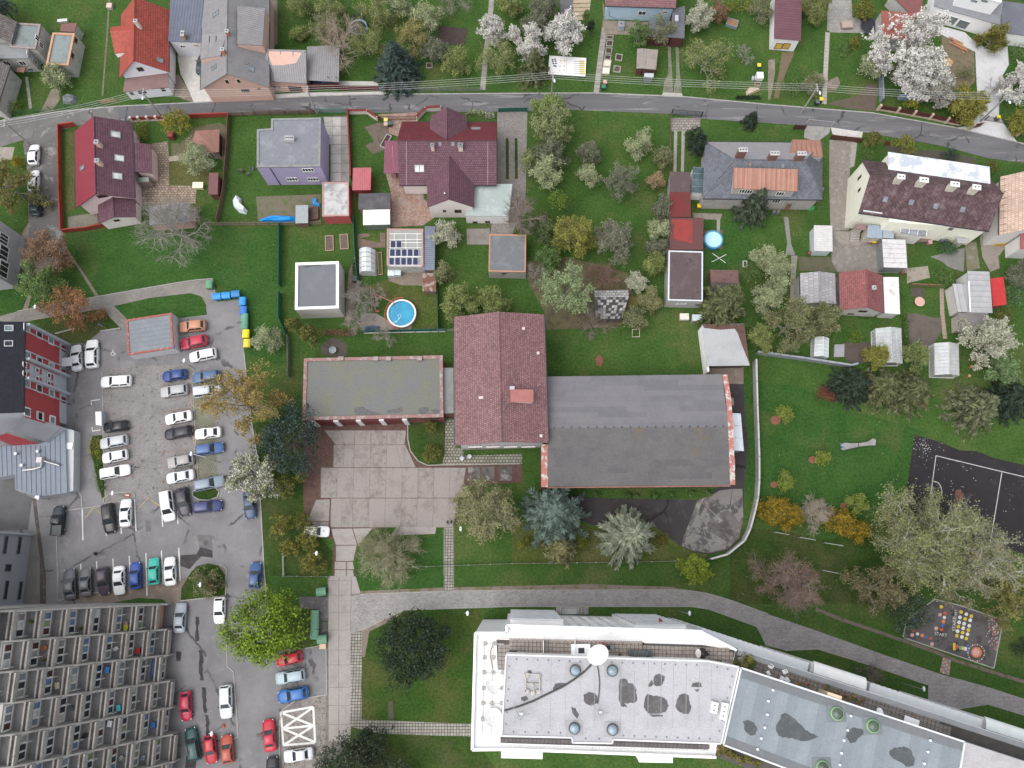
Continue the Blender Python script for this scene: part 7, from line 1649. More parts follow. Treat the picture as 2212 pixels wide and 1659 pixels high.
for x,y,a in((1150,592,3.14),(1195,640,3.6),(1148,675,2.8)):ch_(W(x,y,zf),a,(.035,.03,.03),'dark wicker chair beside the oval roof table','dark chairs by the oval table','garden_chair')
zmc(1440,1880,3.95)
0;ch_(W(1815,560,zf),0.,(.05,.04,.035),'dark wooden lounge chair beside the roof dish',name='garden_chair');ch_(W(1865,560,zf),1.5,(.22,.23,.24),'grey cushioned chair beside the roof dish',name='garden_chair')
pp_(tuple(W(1955,645,zf)),.25,(.25,.18,.15),LB,'small round pot beside the grey roof sofa')
pts=[W(x,y,zf+.05)for x,y in((1730,500),(1765,520),(1765,570),(1755,620))];r=em_('garden_hose',tuple(pts[0]),'coiled red hose on the roof terrace tiles','hose');MB().tube(pts,.09,6).mk('hose',pl_((.45,.06,.05),.5,.2),r)
r=em_('satellite_dish',W(370,1070,ZT),'white dish tipped on edge in the west roof strip','satellite dish');q=W(375,1065,ZT+.6);dishmesh(q,.95,1.,.7,'reflector',pl_((.84,.84,.83),.5,.05),r);MB().tube([V3((q.x,q.y,ZT)),q],.05,6).mk('mast',SX,r)
r=em_('satellite_dish',W(400,1430,ZT),'round mesh dish lying flat in the west roof strip','satellite dish');q=W(400,1430,ZT+.5);dishmesh(q,1.05,.1,.7,'reflector',pl_((.6,.6,.6),.6,.25,3.),r);MB().tube([V3((q.x,q.y,ZT)),q],.05,6).mk('mast',SX,r)
for y in(520,690,875,1070,1255,1450):
 for x in(300,410,530):
  if y<800 and x>420:continue
  MB().box(W(x+(y-520)*-.035,y,ZT+.08),(.42,.42,.16)).mk('paving_weight',sn((.36,.35,.33),(.28,.27,.26),2.),rt_)
for x in(290,400,530):MB().bar(W(x,520 if x<500 else 880,ZT+.05),W(x-25,1620,ZT+.05),.08,.05).mk('cable_tray',pl_((.5,.49,.48),.6,.2),rt_)
for y in(520,880,1070,1255):MB().bar(W(290,y,ZT+.05),W(530,y+4,ZT+.05),.08,.05).mk('cable_tray',pl_((.5,.49,.48),.6,.2),rt_)
MB().tube([W(x,y,ZT+.1)for x,y in((400,510),(370,600),(365,680),(385,780),(390,830))],.05,5).mk('red_pipe',pl_((.32,.14,.11),.6,.2),rt_)
zmc(1900,1880,3.95);q=W(655,265,19.);r=em_('satellite_dish',(q.x,q.y,q.z),'small brick red satellite dish on the white front','satellite dish');dishmesh(q,.62,1.1,.6,'reflector',pl_((.42,.1,.08),.5,.1),r);MB().tube([q,q+V3((-.5,-1.2,-.3))],.04,5).mk('bracket',SX,r)
full()
wn0,wn1=W(1592,1405,ZT),W(2092,1568,ZT);dW=(wn1-wn0);dW.z=0;dW.normalize();nW=V3((-dW.y,dW.x,0));LW=62.
wn1=wn0+dW*LW;DEP=14.2
foot=[V3((p.x,p.y,0))for p in(j0,wn1,wn1-nW*DEP,j1)]
rt_=em_('apartment_block_wing',(cen(foot).x,cen(foot).y,0),'angled wing of the white block with dark grey roof','building');Bx.rt_=rt_;Bx.c=cen(foot)
MB().prism(foot,-.05,ZT-.1).mk('wall',WB,rt_);MB().prism(foot,ZT-.1,ZT-.02).mk('roof_deck',pl_((.09,.085,.08),.9,.3),rt_)
MB().bar(V3((*(wn0-nW*.2).xy,ZT+.25)),V3((*(wn1-nW*.2).xy,ZT+.25)),.55,.6).mk('parapet',pl_((.2,.21,.22),.7,.15),rt_)
MB().bar(V3((*(wn0+nW*.12).xy,ZT+.1)),V3((*(wn1+nW*.12).xy,ZT+.1)),.2,.4).mk('parapet_face',pl_((.52,.54,.56),.6,.12),rt_)
zmc(2300,2000,2.4578)
r0=W(22,215,ZP);r1=W(1752,790,ZP);r2=W(1045,530,ZP)
rn0=V3((r0.x,r0.y,0));rdp=9.3;L1=(r1-r0).dot(dW)
pw=[V3((pj0.x+.25,pj0.y-.1,0)),rn0+dW*L1,rn0+dW*L1-nW*rdp,V3((pj2.x+.25,pj2.y-.1,0))]
MB().prism(pw,ZT,ZP-.1).mk('penthouse_wall',pl_((.6,.6,.6),.8,.1),rt_);pr2=MB().prism(pw,ZP-.1,ZP).mk('penthouse_roof',PENT2,rt_)
for a,b in zip(pw,pw[1:]+pw[:1]):MB().bar(V3((a.x,a.y,ZP+.07)),V3((b.x,b.y,ZP+.07)),.2,.18).mk('roof_edge',pl_((.58,.59,.61),.6,.15),rt_)
for i in(0,2):
 a,b=pw[i],pw[i+1];o=nW*(-.55 if i==0 else .55);MB().bar(V3((*(a+o).xy,ZP+.03)),V3((*(b+o).xy,ZP+.03)),.8,.07).mk('edge_upstand',pl_((.155,.165,.175),.8,.15),rt_)
W3=[sn((.23,.26,.285),(.25,.28,.305),.3),sn((.25,.28,.305),(.27,.3,.325),.3),sn((.215,.243,.265),(.235,.263,.285),.3)]
n_=22
for i in range(n_):
 a=pw[0].lerp(pw[1],i/n_)-nW*1.05;b=pw[0].lerp(pw[1],(i+1)/n_)-nW*1.05;MB().prism([a,b,b-nW*(rdp-2.1),a-nW*(rdp-2.1)],ZP,ZP+.025+(i%3)*.006).mk('roof_tone_sheet',W3[(i*7)%3],pr2)
ZS=ZP+.04
DK2=sn((.085,.095,.1),(.11,.12,.125),1.2)
for pts in([(55,625),(90,610),(140,640),(165,690),(150,725),(110,735),(65,700)],[(305,660),(330,620),(350,575),(380,562),(420,585),(480,630),(530,690),(600,725),(640,745),(590,765),(510,775),(420,755),(340,745),(305,700)],[(850,700),(900,675),(960,680),(1005,712),(960,735),(920,780),(880,790),(840,745)],[(1170,860),(1220,825),(1290,820),(1340,845),(1375,910),(1360,960),(1320,975),(1270,945),(1190,900)]):blob(pts,ZS,pr2,DK2)
for x,y in((770,562),(1045,657),(660,975)):dome(x,y,.72,ZS,(.23,.38,.2),pr2)
for x,y in((278,383),(243,466),(235,570),(215,670),(188,752),(160,835),(875,580),(850,690),(822,768),(803,865),(790,955),(1483,768),(1465,855),(1437,945)):p=W(x,y,ZS);MB().cyl((p.x,p.y,ZS-.02),.09,.3,8).cyl((p.x,p.y,ZS+.26),.14,.07,8).mk('vent_cap',pl_((.7,.72,.74),.4,.1),pr2)
pe=[rn0+dW*L1,rn0+dW*(LW-4),rn0+dW*(LW-4)-nW*rdp,rn0+dW*L1-nW*rdp];MB().prism(pe,ZT,ZP-.25).mk('penthouse_wall',pl_((.6,.6,.6),.8,.1),rt_);MB().prism(pe,ZP-.25,ZP-.15).mk('penthouse_roof',sn((.42,.41,.42),(.37,.36,.37),.5),rt_)
zmc(2300,2000,2.4578)
tf_([(100,150),(260,190),(700,340),(1150,480),(1650,655),(1640,745),(1100,590),(1045,530),(700,430),(450,350),(20,210)],ZT,rt_,c=(.26,.235,.215),rz=math.atan2(dW.y,dW.x))
MB().box(W(716,432,ZT+1.5),(1.6,.9,2.8),rz=math.atan2(dW.y,dW.x)).mk('stair_head',pl_((.62,.5,.36),.7,.15),rt_)
lg=1.
zmc(1900,1880,3.95)
def along(t):return wn0+dW*t
for(t0,t1,n)in((-3.8,9.5,20),(17.,30.5,20),(36.,46.,14),(52.,60,10)):
 a,b=along(t0)+nW*.2,along(t1)+nW*.2;q=[V3((p.x,p.y,0))for p in(a,b,b+nW*lg,a+nW*lg)]
 lo=MB().prism(q,-.04,21.).mk('loggia',pl_((.6,.62,.64),.7,.1),rt_);a2,b2=a+nW*(lg+.02),b+nW*(lg+.02)
 for zi,z in enumerate((3.6,7.,10.4,13.8,17.2)):
  for i in range(n):
   if zi<4 and i%2:continue
   p=a2.lerp(b2,(i+.5)/n);fr_(Bx,V3((p.x,p.y,z)),wp_(a2,b2),(b2-a2).length/n*.92,1.9,bars=0,fw=.1,pa_=GLL if(i*7+zi)%4 else GLASS,parent=rt_)
for t0,t1,c in((10.,16.4,(.8,.8,.8)),(30.7,36.2,(.72,.76,.76)),(46.2,51.8,(.06,.33,.32))):
 a,b=along(t0)+nW*.25,along(t1)+nW*.25;vs=[];k=7
 for p in(a,b):
  for i in range(k):t=math.pi/2*i/(k-1);q=p+nW*(1.35*math.sin(t));vs.append(V3((q.x,q.y,21.6-.9*(1-math.cos(t)))))
 vs+=[v-V3((0,0,.08))for v in vs];m=2*k;fs=[(i,i+1,i+1+k,i+k)for i in range(k-1)]+[(m+i+k,m+i+1+k,m+i+1,m+i)for i in range(k-1)]+[(0,k,m+k,m),(k-1,m+k-1,m+m-1,m//1-1)]
 aw=MB().add(vs,fs).mk('awning',pl_(c,.5,.1),rt_)
 MB().prism([V3((p.x,p.y,0))for p in(a,b,b+nW*1.2,a+nW*1.2)],-.04,20.5).mk('balcony_stack',WB,rt_)
 for i in range(1,4):p=a.lerp(b,i/4);MB().bar(V3((p.x,p.y,21.63)),V3((*(p+nW*.9).xy,21.35)),.04,.04).mk('awning_rib',pl_(dark(c,.7),.5,.1),aw)
zmc(2300,2000,2.4578)
for x,y,a in((253,195,2.5),(237,250,.4),(362,238,3.6),(343,290,1.2),(378,300,2.2)):ch_(W(x,y,ZT+.05),a,(.74,.74,.73),'white plastic chair on the wing terrace','white plastic chairs on the wing terrace','plastic_chair')
PT=[(690,360,.34),(735,395,.28),(780,415,.34),(830,430,.26),(900,435,.34),(935,470,.3),(540,335,.34),(470,340,.3),(410,300,.24),(860,445,.25),(960,460,.26)]
for i,(x,y,s)in enumerate(PT):pp_(tuple(W(x,y,ZT+.05)),s,(.42,.2,.12)if i%3 else(.3,.14,.1),(LG,LF_YG,LB,LF)[i%4],'terracotta potted plant in the row on the wing terrace',gp_='potted plants on the wing terrace')
for x,y,s,lf,lab in((55,165,.9,LH,'big golden conifer in the planter at the terrace corner'),(110,185,.45,LG,'green shrub beside the golden conifer on the terrace')):
 p=W(x,y,ZT+.1);r=em_('terrace_shrub',(p.x,p.y,ZT),lab,'shrub');rs=np.random.RandomState(5+int(x));C=rs.normal(0,s*.5,(26,3));C[:,2]=np.abs(C[:,2])*1.3+.3;V,F=cc_(rs,C,np.full(26,s*.35),40,.09);npo('foliage',V,F,lf,r);MB().box((p.x,p.y,ZT+.15),(s*1.3,s*1.1,.34)).mk('planter',pl_((.3,.28,.26)),r)
p=W(1325,620,ZT+.05);r=em_('garden_table',(p.x,p.y,ZT),'white rectangular table on the wing terrace','table',None,-.35);ORG[r.name]=V3((0,0,0));MB().box((0,0,.72),(1.7,.9,.05)).mk('tabletop',pl_((.8,.8,.8),.6,.05),r)
for sx in(-1,1):
 for sy in(-1,1):MB().box((sx*.75,sy*.38,.35),(.06,.06,.7)).mk('leg',FW,r)
q=W(1102,556,ZT+1.2);r=em_('satellite_dish',(q.x,q.y,ZT),'small white satellite dish at the notch of the wing roof','satellite dish');dishmesh(q,.5,.5,.6,'reflector',pl_((.84,.84,.84),.5,.05),r);MB().tube([V3((q.x,q.y,ZT-.02)),q],.04,5).mk('mast',SX,r)
crop(2,3)
for x,y,s in((1800,1495,.6),(1865,1530,.45),(1910,1555,.4),(1960,1580,.4),(2030,1570,.5),(2110,1620,.45)):
 p=W(x,y,ZT+.1);r=em_('terrace_shrub',(p.x,p.y,ZT-.02),'golden green shrub in the south terrace planter','shrub','shrubs on the south terrace');rs=np.random.RandomState(int(x));C=rs.normal(0,s*.45,(16,3));C[:,2]=np.abs(C[:,2])*1.+.35;V,F=cc_(rs,C,np.full(16,s*.35),30,.08);npo('foliage',V,F,LH,r);MB().box((p.x,p.y,ZT+.17),(s*1.2,s,.36),rz=-.35).mk('planter',pl_((.3,.2,.16)),r)
def sl_(lb_,pts,w,n,mats,name='garden_path'):
 0
 P=WL(pts);base=ptc(name,stp(P,w),DIRT,.011,lb_,raw=True)
 L=[0.]
 for a,b in zip(P,P[1:]):L.append(L[-1]+(b-a).length)
 def at(t):
  t*=L[-1]
  for i in range(len(P)-1):
   if t<=L[i+1]+1e-6:return P[i].lerp(P[i+1],(t-L[i])/(L[i+1]-L[i])),(P[i+1]-P[i]).normalized()
  return P[-1],(P[-1]-P[-2]).normalized()
 for k in range(n):
  (a,d),(b,_)=at(k/n),at((k+1)/n);s=V3((-d.y,d.x,0))*(w/2-.04);g=d*.03
  MB().prism([a+g-s,b-g-s,b-g+s,a+g+s],-.02,.035+(k*7%5)*.004).mk('slab',mats[k%len(mats)],base)
 return base
SL=[sn((.34,.32,.29),(.28,.26,.235),1.5),sn((.3,.285,.26),(.35,.33,.3),1.5),sn((.27,.255,.235),(.31,.29,.27),1.5)]
crop(0,0)
ptc('driveway',[(1540,440),(1725,430),(1740,640),(1780,780),(1830,860),(1840,900),(1680,900),(1640,800),(1560,640),(1535,500)],PALEGR,.012)
ptc('dirt_verge',[(1540,640),(1640,800),(1680,890),(1510,830),(1510,660)],DIRT,.009)
ptc('garden_path',[(385,900),(440,780),(500,740),(520,860),(450,960),(350,965)],DIRT,.01);sl_('',[(230,665),(265,940)],.55,9,SL)
ptc('garden_path',[(1310,1245),(1450,1220),(1460,1345),(1465,1600),(1700,1610),(1690,1659+100),(1215,1659+110),(1210,1580),(1310,1500)],STONEP,.012)
sl_('',[(1460,1375),(1700,1350)],1.,7,[sn((.42,.35,.28),(.35,.29,.23),1.5)])
ptc('lawn',[(1465,1400),(1700,1370),(1830,1420),(1790,1600),(1475,1600)],DRYG,.009);ptc('planting_bed',[(565,1140),(645,1140),(645,1790),(570,1850)],DRYG,.009)
ptc('planting_bed',[(1480,1240),(1560,1240),(1690,1100),(1900,1060),(1960,1100),(1940,1400),(1860,1360),(1700,1330),(1480,1350)],sn((.13,.115,.07),(.1,.09,.055),1.),.008)
crop(1,0)
ptc('street_verge',[(0,830),(450,800),(720,800),(1100,790),(1150,815),(560,832),(220,852),(0,862)],PALEGR,.0135)
pv=ptc('driveway',[(570,1010),(790,1000),(810,1570),(640,1570),(655,1200)],sn((.2,.19,.18),(.14,.13,.12),1.),.012)
for r_ in range(7):
 for c_ in range(3):x0=590+72*c_+(55 if r_>2 and c_==0 else 0);y0=1012+80*r_;sp_([(x0,y0),(590+72*(c_+1),y0),(590+72*(c_+1),y0+78),(x0,y0+78)],pv,[sn((.42,.4,.37),(.33,.31,.29),.8),sn((.5,.475,.445),(.4,.38,.355),.8),sn((.34,.325,.3),(.27,.255,.24),.8)])
ptc('planting_bed',[(940,1100),(1060,1060),(1140,1070),(1170,1170),(1100,1300),(1010,1330),(940,1260),(1020,1220)],sn((.15,.12,.095),(.11,.09,.07),1.),.009);ptc('lawn',[(830,1020),(1030,1010),(1050,1080),(940,1110),(960,1280),(1000,1420),(840,1440)],GRASS,.007)
ptc('brick_court',[(1050,990),(1390,970),(1400,1050),(1260,1060),(1225,1180),(1150,1150),(1140,1060)],BRICKY,.013)
crop(1,1)
ptc('brick_court',[(1120,-160),(1240,-160),(1245,-60),(1440,-50),(1450,60),(1540,130),(1545,220),(1440,290),(1165,305),(1165,0)],BRICKY,.013)
ptc('planting_bed',[(880,360),(980,360),(980,385),(890,400),(1075,440),(1070,352),(1118,350),(1116,480),(880,486)],sn((.2,.14,.115),(.15,.11,.09),1.2),.012)
ptc('planting_bed',[(1130,700),(1160,640),(1440,640),(1440,810),(1250,805),(1150,770)],DIRT,.01);ptc('planting_bed',[(780,950),(800,700),(850,560),(880,620),(870,900),(800,1190),(770,1100)],DIRT,.01)
ptc('pool_surround',[(900,1060),(1040,1050),(1140,1110),(1200,1170),(1350,1140),(1340,1190),(930,1200),(920,1150)],sn((.3,.27,.235),(.24,.21,.18),1.),.012);ptc('lawn',[(900,830),(1130,760),(1430,830),(1560,860),(1570,1180),(1350,1190),(1340,1040),(1100,900)],DRYG,.007)
ptc('planting_bed',[(565,1400),(560,1330),(640,1260),(720,1270),(785,1320),(785,1415),(700,1430)],sn((.1,.085,.075),(.075,.065,.06),1.),.01)
ptc('compost_area',[(0,40),(560,20),(560,260),(340,270),(20,255)],sn((.16,.14,.1),(.1,.13,.05),1.),.008)
crop(1,0)
dr=ptc('driveway',[(2085,970),(2212,965),(2345,965),(2330,1700),(2212,2040),(2020,2040),(2085,1659)],pavers((.31,.285,.27),.2,.16,.02,.3,.5),.012)
for x0 in(2158,2235):ptc('planted_strip',[(x0,1195),(x0+24,1195),(x0+28,1548),(x0+2,1548)],SG_,.017)
sl_('',[(2040,-60),(2020,200),(1985,480),(1958,780)],.95,20,SL)
ptc('garden_plot',[(1580,225),(1830,245),(1805,395),(1560,375)],sn((.065,.05,.045),(.05,.04,.035),1.),.01);ptc('dirt_verge',[(120,0),(185,0),(185,380),(125,420)],DIRT,.009)
ptc('street_verge',[(720,700),(1040,705),(1060,740),(720,740)],PALEGR,.009)
crop(2,0)
sl_('',[(800,240),(765,500),(728,800)],1.,17,SL)
ptc('garden_path',[(780,0),(830,180),(800,300),(770,290),(790,150)],DIRT,.009)
for q in([(818,310),(878,312),(872,345),(815,343)],[(818,352),(875,354),(868,405),(810,403)],[(810,415),(868,418),(860,468),(802,466)],[(802,476),(858,480),(852,522),(795,518)]):bed('dark framed vegetable bed in the row beside the slab path',q,.2,pl_((.36,.33,.29)))['group']='framed beds by the path'
for q,c,l_ in(([(792,522),(858,528),(850,585),(782,580)],(.62,.57,.48),'cream covered cold frame beside the slab path'),([(782,585),(848,590),(840,650),(772,645)],(.7,.66,.58),'pale covered cold frame below the cream one')):
 b_=bed(l_,q,.3,pl_((.45,.4,.33)),pl_(c,.7,.12),name='cold_frame')
bed('square raised bed on the lawn beside garden shed',[(896,468),(955,474),(948,530),(890,524)],.2,pl_((.38,.36,.31)));bed('raised bed with seedlings near the white table tennis posts',[(880,570),(940,578),(934,632),(875,625)],.2,pl_((.36,.34,.3)),sn((.08,.06,.05),(.3,.26,.22),3.,.55,.6))
ptc('garden_path',[(1345,390),(1368,390),(1385,650),(1390,800),(1300,800),(1320,690),(1352,640)],GRASSP,.012);ptc('garden_path',[(1412,390),(1438,390),(1450,640),(1466,800),(1392,800),(1420,650)],GRASSP,.0125)
ptc('driveway',[(1305,800),(1468,805),(1475,842),(1290,832)],sn((.42,.39,.36),(.36,.33,.3),1.5),.02)
def so_(lb_,pts,n,r=.16,name='stone_edging',c=(.46,.43,.38)):
 P=WL(pts);rt_=em_(name,tuple(cen(P)),lb_,'edging');L=[0.]
 for a,b in zip(P,P[1:]):L.append(L[-1]+(b-a).length)
 rs=random.Random(n);ORGc=ORG[rt_.name]
 for k in range(n):
  t=L[-1]*k/(n-1)
  for i in range(len(P)-1):
   if t<=L[i+1]+1e-6:p=P[i].lerp(P[i+1],(t-L[i])/(L[i+1]-L[i]));break
  s=r*rs.uniform(.8,1.25);MB().lathe((p.x+rs.uniform(-.04,.04),p.y+rs.uniform(-.04,.04),-.03),[(s*.9,0),(s,s*.5),(s*.75,s*.95),(s*.3,s*1.1)],7,rs.uniform(.8,1.2),rs.uniform(.8,1.2)).mk('stone',sn(c,dark(c,.8),2.),rt_)
 return rt_
0;0;0
0
ptc('driveway',[(1368,1020),(1630,1020),(1620,1135),(1375,1135)],STONEP if False else pavers((.3,.27,.245),.6,.5,.06,.25,.5),.012)
for x0 in(1400,1465):ptc('garden_path',[(x0,1135),(x0+28,1135),(x0+20,1490),(x0-6,1480)],sn((.34,.31,.28),(.29,.265,.24),1.),.012)
crop(3,0)
ptc('terrace',[(515,0),(720,0),(730,150),(830,180),(910,290),(540,280),(510,260)],pavers((.36,.34,.32),.3,.3,.03,.2,.5),.012)
sl_('',[(515,280),(500,560),(485,900)],.85,22,[sn((.4,.38,.34),(.32,.3,.27),3.)])
ptc('planting_bed',[(415,650),(470,630),(480,720),(600,660),(625,720),(590,775),(500,760),(470,720)],DIRT,.012)
ptc('driveway',[(1310,130),(1380,195),(1700,280),(1760,340),(1900,430),(2070,400),(2080,560),(2000,700),(1995,1000),(2040,1075),(2150,1225),(1620,1105),(1760,1085),(1820,960),(1800,700),(1790,450),(1500,300),(1300,220)],sn((.56,.56,.57),(.5,.5,.51),.6),.0135)
ptc('construction_soil',[(1500,300),(1780,440),(1790,700),(1700,800),(1600,760),(1500,560)],sn((.19,.15,.105),(.12,.12,.05),1.),.01);ptc('sand_heap',[(1510,520),(1560,500),(1600,530),(1580,575),(1530,570)],sn((.5,.3,.14),(.42,.26,.13),2.),.02)
ptc('planting_bed',[(0,520),(60,510),(60,640),(20,860),(0,860)],DIRT,.01);ptc('planting_bed',[(120,450),(230,450),(150,640),(90,850),(50,850),(90,640)],sn((.17,.12,.085),(.12,.12,.05),1.2),.01)
ptc('planting_bed',[(780,830),(880,720),(945,730),(930,960),(700,940),(520,900),(560,880)],sn((.12,.09,.075),(.09,.09,.045),1.2),.01)
ptc('gravel_yard',[(530,1210),(720,1220),(700,1640),(700,1660+330),(540,1990),(528,1600)],sn((.24,.215,.19),(.3,.28,.25),1.2,c3=(.13,.13,.07),s3=1.5),.012);ptc('garden_path',[(720,1225),(770,1235),(745,1440),(705,1450)],SL[0],.016)
ptc('driveway',[(320,1075),(540,1090),(530,1150),(420,1230),(310,1190)],sn((.3,.29,.275),(.24,.23,.22),1.),.012);ptc('street_verge',[(540,1100),(820,1140),(810,1190),(560,1170)],PALEGR,.012)
ptc('planting_bed',[(1000,1240),(1280,1300),(1500,1300),(1800,1370),(1780,1440),(1040,1310)],sn((.085,.07,.06),(.06,.08,.03),1.),.009)
crop(3,1)
ptc('gravel_yard',[(545,330),(700,340),(850,440),(1200,460),(1200,700),(960,700),(600,690),(550,600)],sn((.22,.2,.18),(.28,.26,.23),1.2,c3=(.12,.12,.06),s3=1.5),.011)
ptc('garden_path',[(135,215),(175,215),(200,450),(235,545),(150,545),(165,450)],sn((.25,.235,.215),(.2,.19,.17),1.),.012);ptc('garden_path',[(200,550),(255,550),(240,700),(235,960),(190,960)],sn((.26,.245,.215),(.16,.17,.08),1.),.012)
tp=ptc('terrace',[(575,345),(690,345),(800,440),(780,460),(620,440),(580,400)],sn((.3,.27,.235),(.24,.21,.18),1.),.013)
ptc('garden_plot',[(1205,1050),(1290,1050),(1400,1080),(1505,1090),(1510,1180),(1430,1320),(1400,1500),(1330,1480),(1215,1330)],sn((.125,.105,.09),(.1,.085,.072),.8),.011);ptc('garden_plot',[(655,1300),(905,1300),(900,1380),(850,1480),(700,1480),(650,1400)],sn((.1,.08,.068),(.08,.065,.055),.8),.011)
ptc('garden_plot',[(260,560),(535,560),(600,690),(270,680)],sn((.12,.11,.075),(.08,.1,.04),1.),.009);ptc('garden_plot',[(1235,825),(1350,830),(1350,910),(1240,900)],sn((.09,.08,.065),(.07,.06,.05),1.),.011)
ptc('terrace',[(1200,660),(1380,640),(1400,740),(1200,790)],sn((.32,.28,.235),(.22,.2,.15),1.4),.011);ptc('gravel_yard',[(1400,560),(1700,480),(1690,690),(1560,650),(1500,600)],sn((.2,.19,.18),(.25,.235,.22),1.),.01)
ptc('garden_path',[(1700,440),(1800,430),(1830,660),(1720,690)],sn((.18,.165,.11),(.24,.22,.19),1.),.011);ptc('driveway',[(1830,400),(1945,100),(1985,400),(2080,440),(1990,560),(2000,660),(1920,690),(1850,560)],sn((.27,.235,.205),(.22,.19,.165),.8),.012)
sl_('',[(1500,830),(1505,1050),(1530,1270)],.7,16,[sn((.34,.27,.22),(.28,.22,.18),2.)])
ptc('planting_bed',[(1150,1060),(1200,1080),(1210,1340),(1170,1340)],SG_,.01)
crop(2,1)
ptc('garden_path',[(1770,210),(1800,210),(1795,345),(1768,345)],SL[1],.012);ptc('pool_surround',[(1660,330),(1820,330),(1815,495),(1665,490)],sn((.16,.12,.095),(.12,.1,.06),1.),.011)
ptc('terrace',[(1560,180),(1820,190),(1800,240),(1570,235)],sn((.28,.245,.215),(.22,.19,.17),1.),.012);ptc('lawn',[(1660,240),(2060,240),(2070,600),(1960,670),(1660,660)],PARKG,.007)
ptc('planting_bed',[(100,600),(480,560),(1000,700),(1090,1060),(900,1170),(300,1190),(280,1040),(150,800)],sn((.13,.115,.06),(.09,.075,.05),.7,c3=(.07,.1,.025),s3=1.),.006)
ptc('sandpit',[(1010,905),(1085,905),(1085,1060),(1015,1050)],sn((.16,.14,.04),(.12,.11,.04),1.2),.012);ptc('leaf_litter',[(720,1440),(760,1405),(790,1445),(770,1505),(735,1500)],sn((.22,.085,.06),(.16,.07,.05),3.),.014)
crop(3,2)
for x,y,r_,l_ in((65,312,45,'young tree near the concrete wall'),(385,655,36,'young tree in the mid lawn'),(52,870,32,'young tree above the forsythia'),(655,1055,34,'young tree near the court'),(1338,165,48,'spruce by the court')):ptc('mulch_ring',[(x+r_*math.cos(k*.7854),y+r_*math.sin(k*.7854)*.9)for k in range(8)],sn((.25,.105,.07),(.2,.09,.06),3.),.012)
REDF=pl_((.3,.055,.038),.75,.25);GRN=pl_((.025,.115,.095),.6,.2);WIRE=pl_((.2,.22,.21),.6,.3);DKW=pl_((.16,.1,.07),.85,.3);PALEP=pl_((.62,.5,.47),.85,.2)
crop(0,0)
fe_('rust red board fence along the side lane',[(532,1112),(540,1659),(556,2010)],1.3,REDF,span=2.6,th=.08,cap=REDF);fe_('rust red board fence at the lane corner',[(532,1110),(662,1092)],1.3,REDF,th=.08,cap=REDF)
fe_('rust red street fence between pinkish pillars',[(1150,1050),(1215,1045),(1365,1040),(1430,1038)],1.2,REDF,post=PALEP,style='pillar',span=1.8,base=PALEP);fe_('rust red street fence behind the yellow thuja',[(1650,1022),(1800,1016),(1985,1008)],1.2,REDF,span=2.5,th=.08,cap=REDF)
fe_('brown wooden garden fence east of the gazebo',[(1990,1015),(1975,1300),(1945,1659),(1890,1918)],1.4,DKW,span=2.4,th=.07);fe_('rust red board fence along the upper lawn',[(560,2010),(760,1990),(950,1950)],1.2,REDF,span=2.4,th=.08,cap=REDF)
fe_('brown picket fence beside the purple house street',[(2000,1008),(2212,998),(2722,985)],1.2,DKW,style='picket',span=2.5)
fe_('green wire fence along the corner gardens',[(60,1005),(440,955),(870,905)],1.2,pl_((.06,.14,.06),.6,.2),style='wire',span=2.5);fe_('yellow wooden fence section by the red house',[(872,902),(1005,882)],1.1,pl_((.4,.26,.1)),style='picket',span=2.2);0
sl_('',[(945,0),(925,330),(885,830)],.3,22,[sn((.17,.15,.09),(.22,.2,.13),1.)],name='garden_edging')
crop(0,1)
fe_('weathered picket fence along the upper lawn',[(1800,292),(2212,290),(2552,290),(2782,282)],1.3,pl_((.24,.19,.14),.9,.3),style='picket',span=2.5)
crop(1,0)
gate('green metal gate of the purple house',(560,982),(790,972),1.4,pl_((.06,.26,.21),.5,.2),2);fe_('maroon fence between the purple and maroon houses',[(803,975),(815,1200),(832,1560)],1.5,pl_((.17,.025,.02),.7,.2),span=2.4,th=.1,cap=pl_((.22,.03,.025),.6,.2))
fe_('cream garden wall with maroon coping at the entrance',[(805,985),(965,982),(1052,1042)],1.1,pl_((.66,.6,.55),.85,.15),th=.3,cap=pl_((.17,.025,.02),.6,.2),name='garden_wall',cat='wall');fe_('cream garden wall with maroon coping right of the entrance',[(1392,1042),(1468,960),(1600,950)],1.1,pl_((.66,.6,.55),.85,.15),th=.3,cap=pl_((.17,.025,.02),.6,.2),name='garden_wall',cat='wall');gate('low maroon sliding gate at the brick entrance',(1060,1042),(1388,1035),1.2,pl_((.16,.03,.025),.6,.2),2)
fe_('dark maroon street fence beside blue spruce',[(720,782),(1000,782),(1160,785)],1.3,pl_((.11,.022,.022),.7,.2),span=2.4,th=.08);fe_('thin wire fence along the orchard street',[(1160,790),(1600,788),(1950,788)],1.1,WIRE,style='wire',span=2.8);0
crop(1,1)
fe_('dark green screen fence beside the cube house lawn',[(218,300),(218,560),(216,822)],1.7,GRN,span=2.5);fe_('dark green screen fence below the gap',[(216,885),(216,1110),(278,1250)],1.7,GRN,span=2.5);fe_('dark green screen fence between cube house and greenhouse',[(852,240),(862,500),(895,900)],1.5,GRN,span=2.5);fe_('dark green screen fence along the pool garden',[(1572,870),(1578,1195)],1.6,GRN,span=2.5);fe_('dark green screen fence on white base below the pool',[(930,1220),(1250,1212),(1640,1205)],1.5,GRN,span=2.5,base=pl_((.55,.55,.53)));fe_('grey green fence beside the workshop wing',[(290,1260),(292,1440),(292,1600)],1.5,pl_((.22,.25,.22)),span=2.4)
fe_('iron street railing below the maroon house lawn',[(1575,1210),(1710,1200)],1.2,WIRE,style='wire',span=1.8)
crop(2,0)
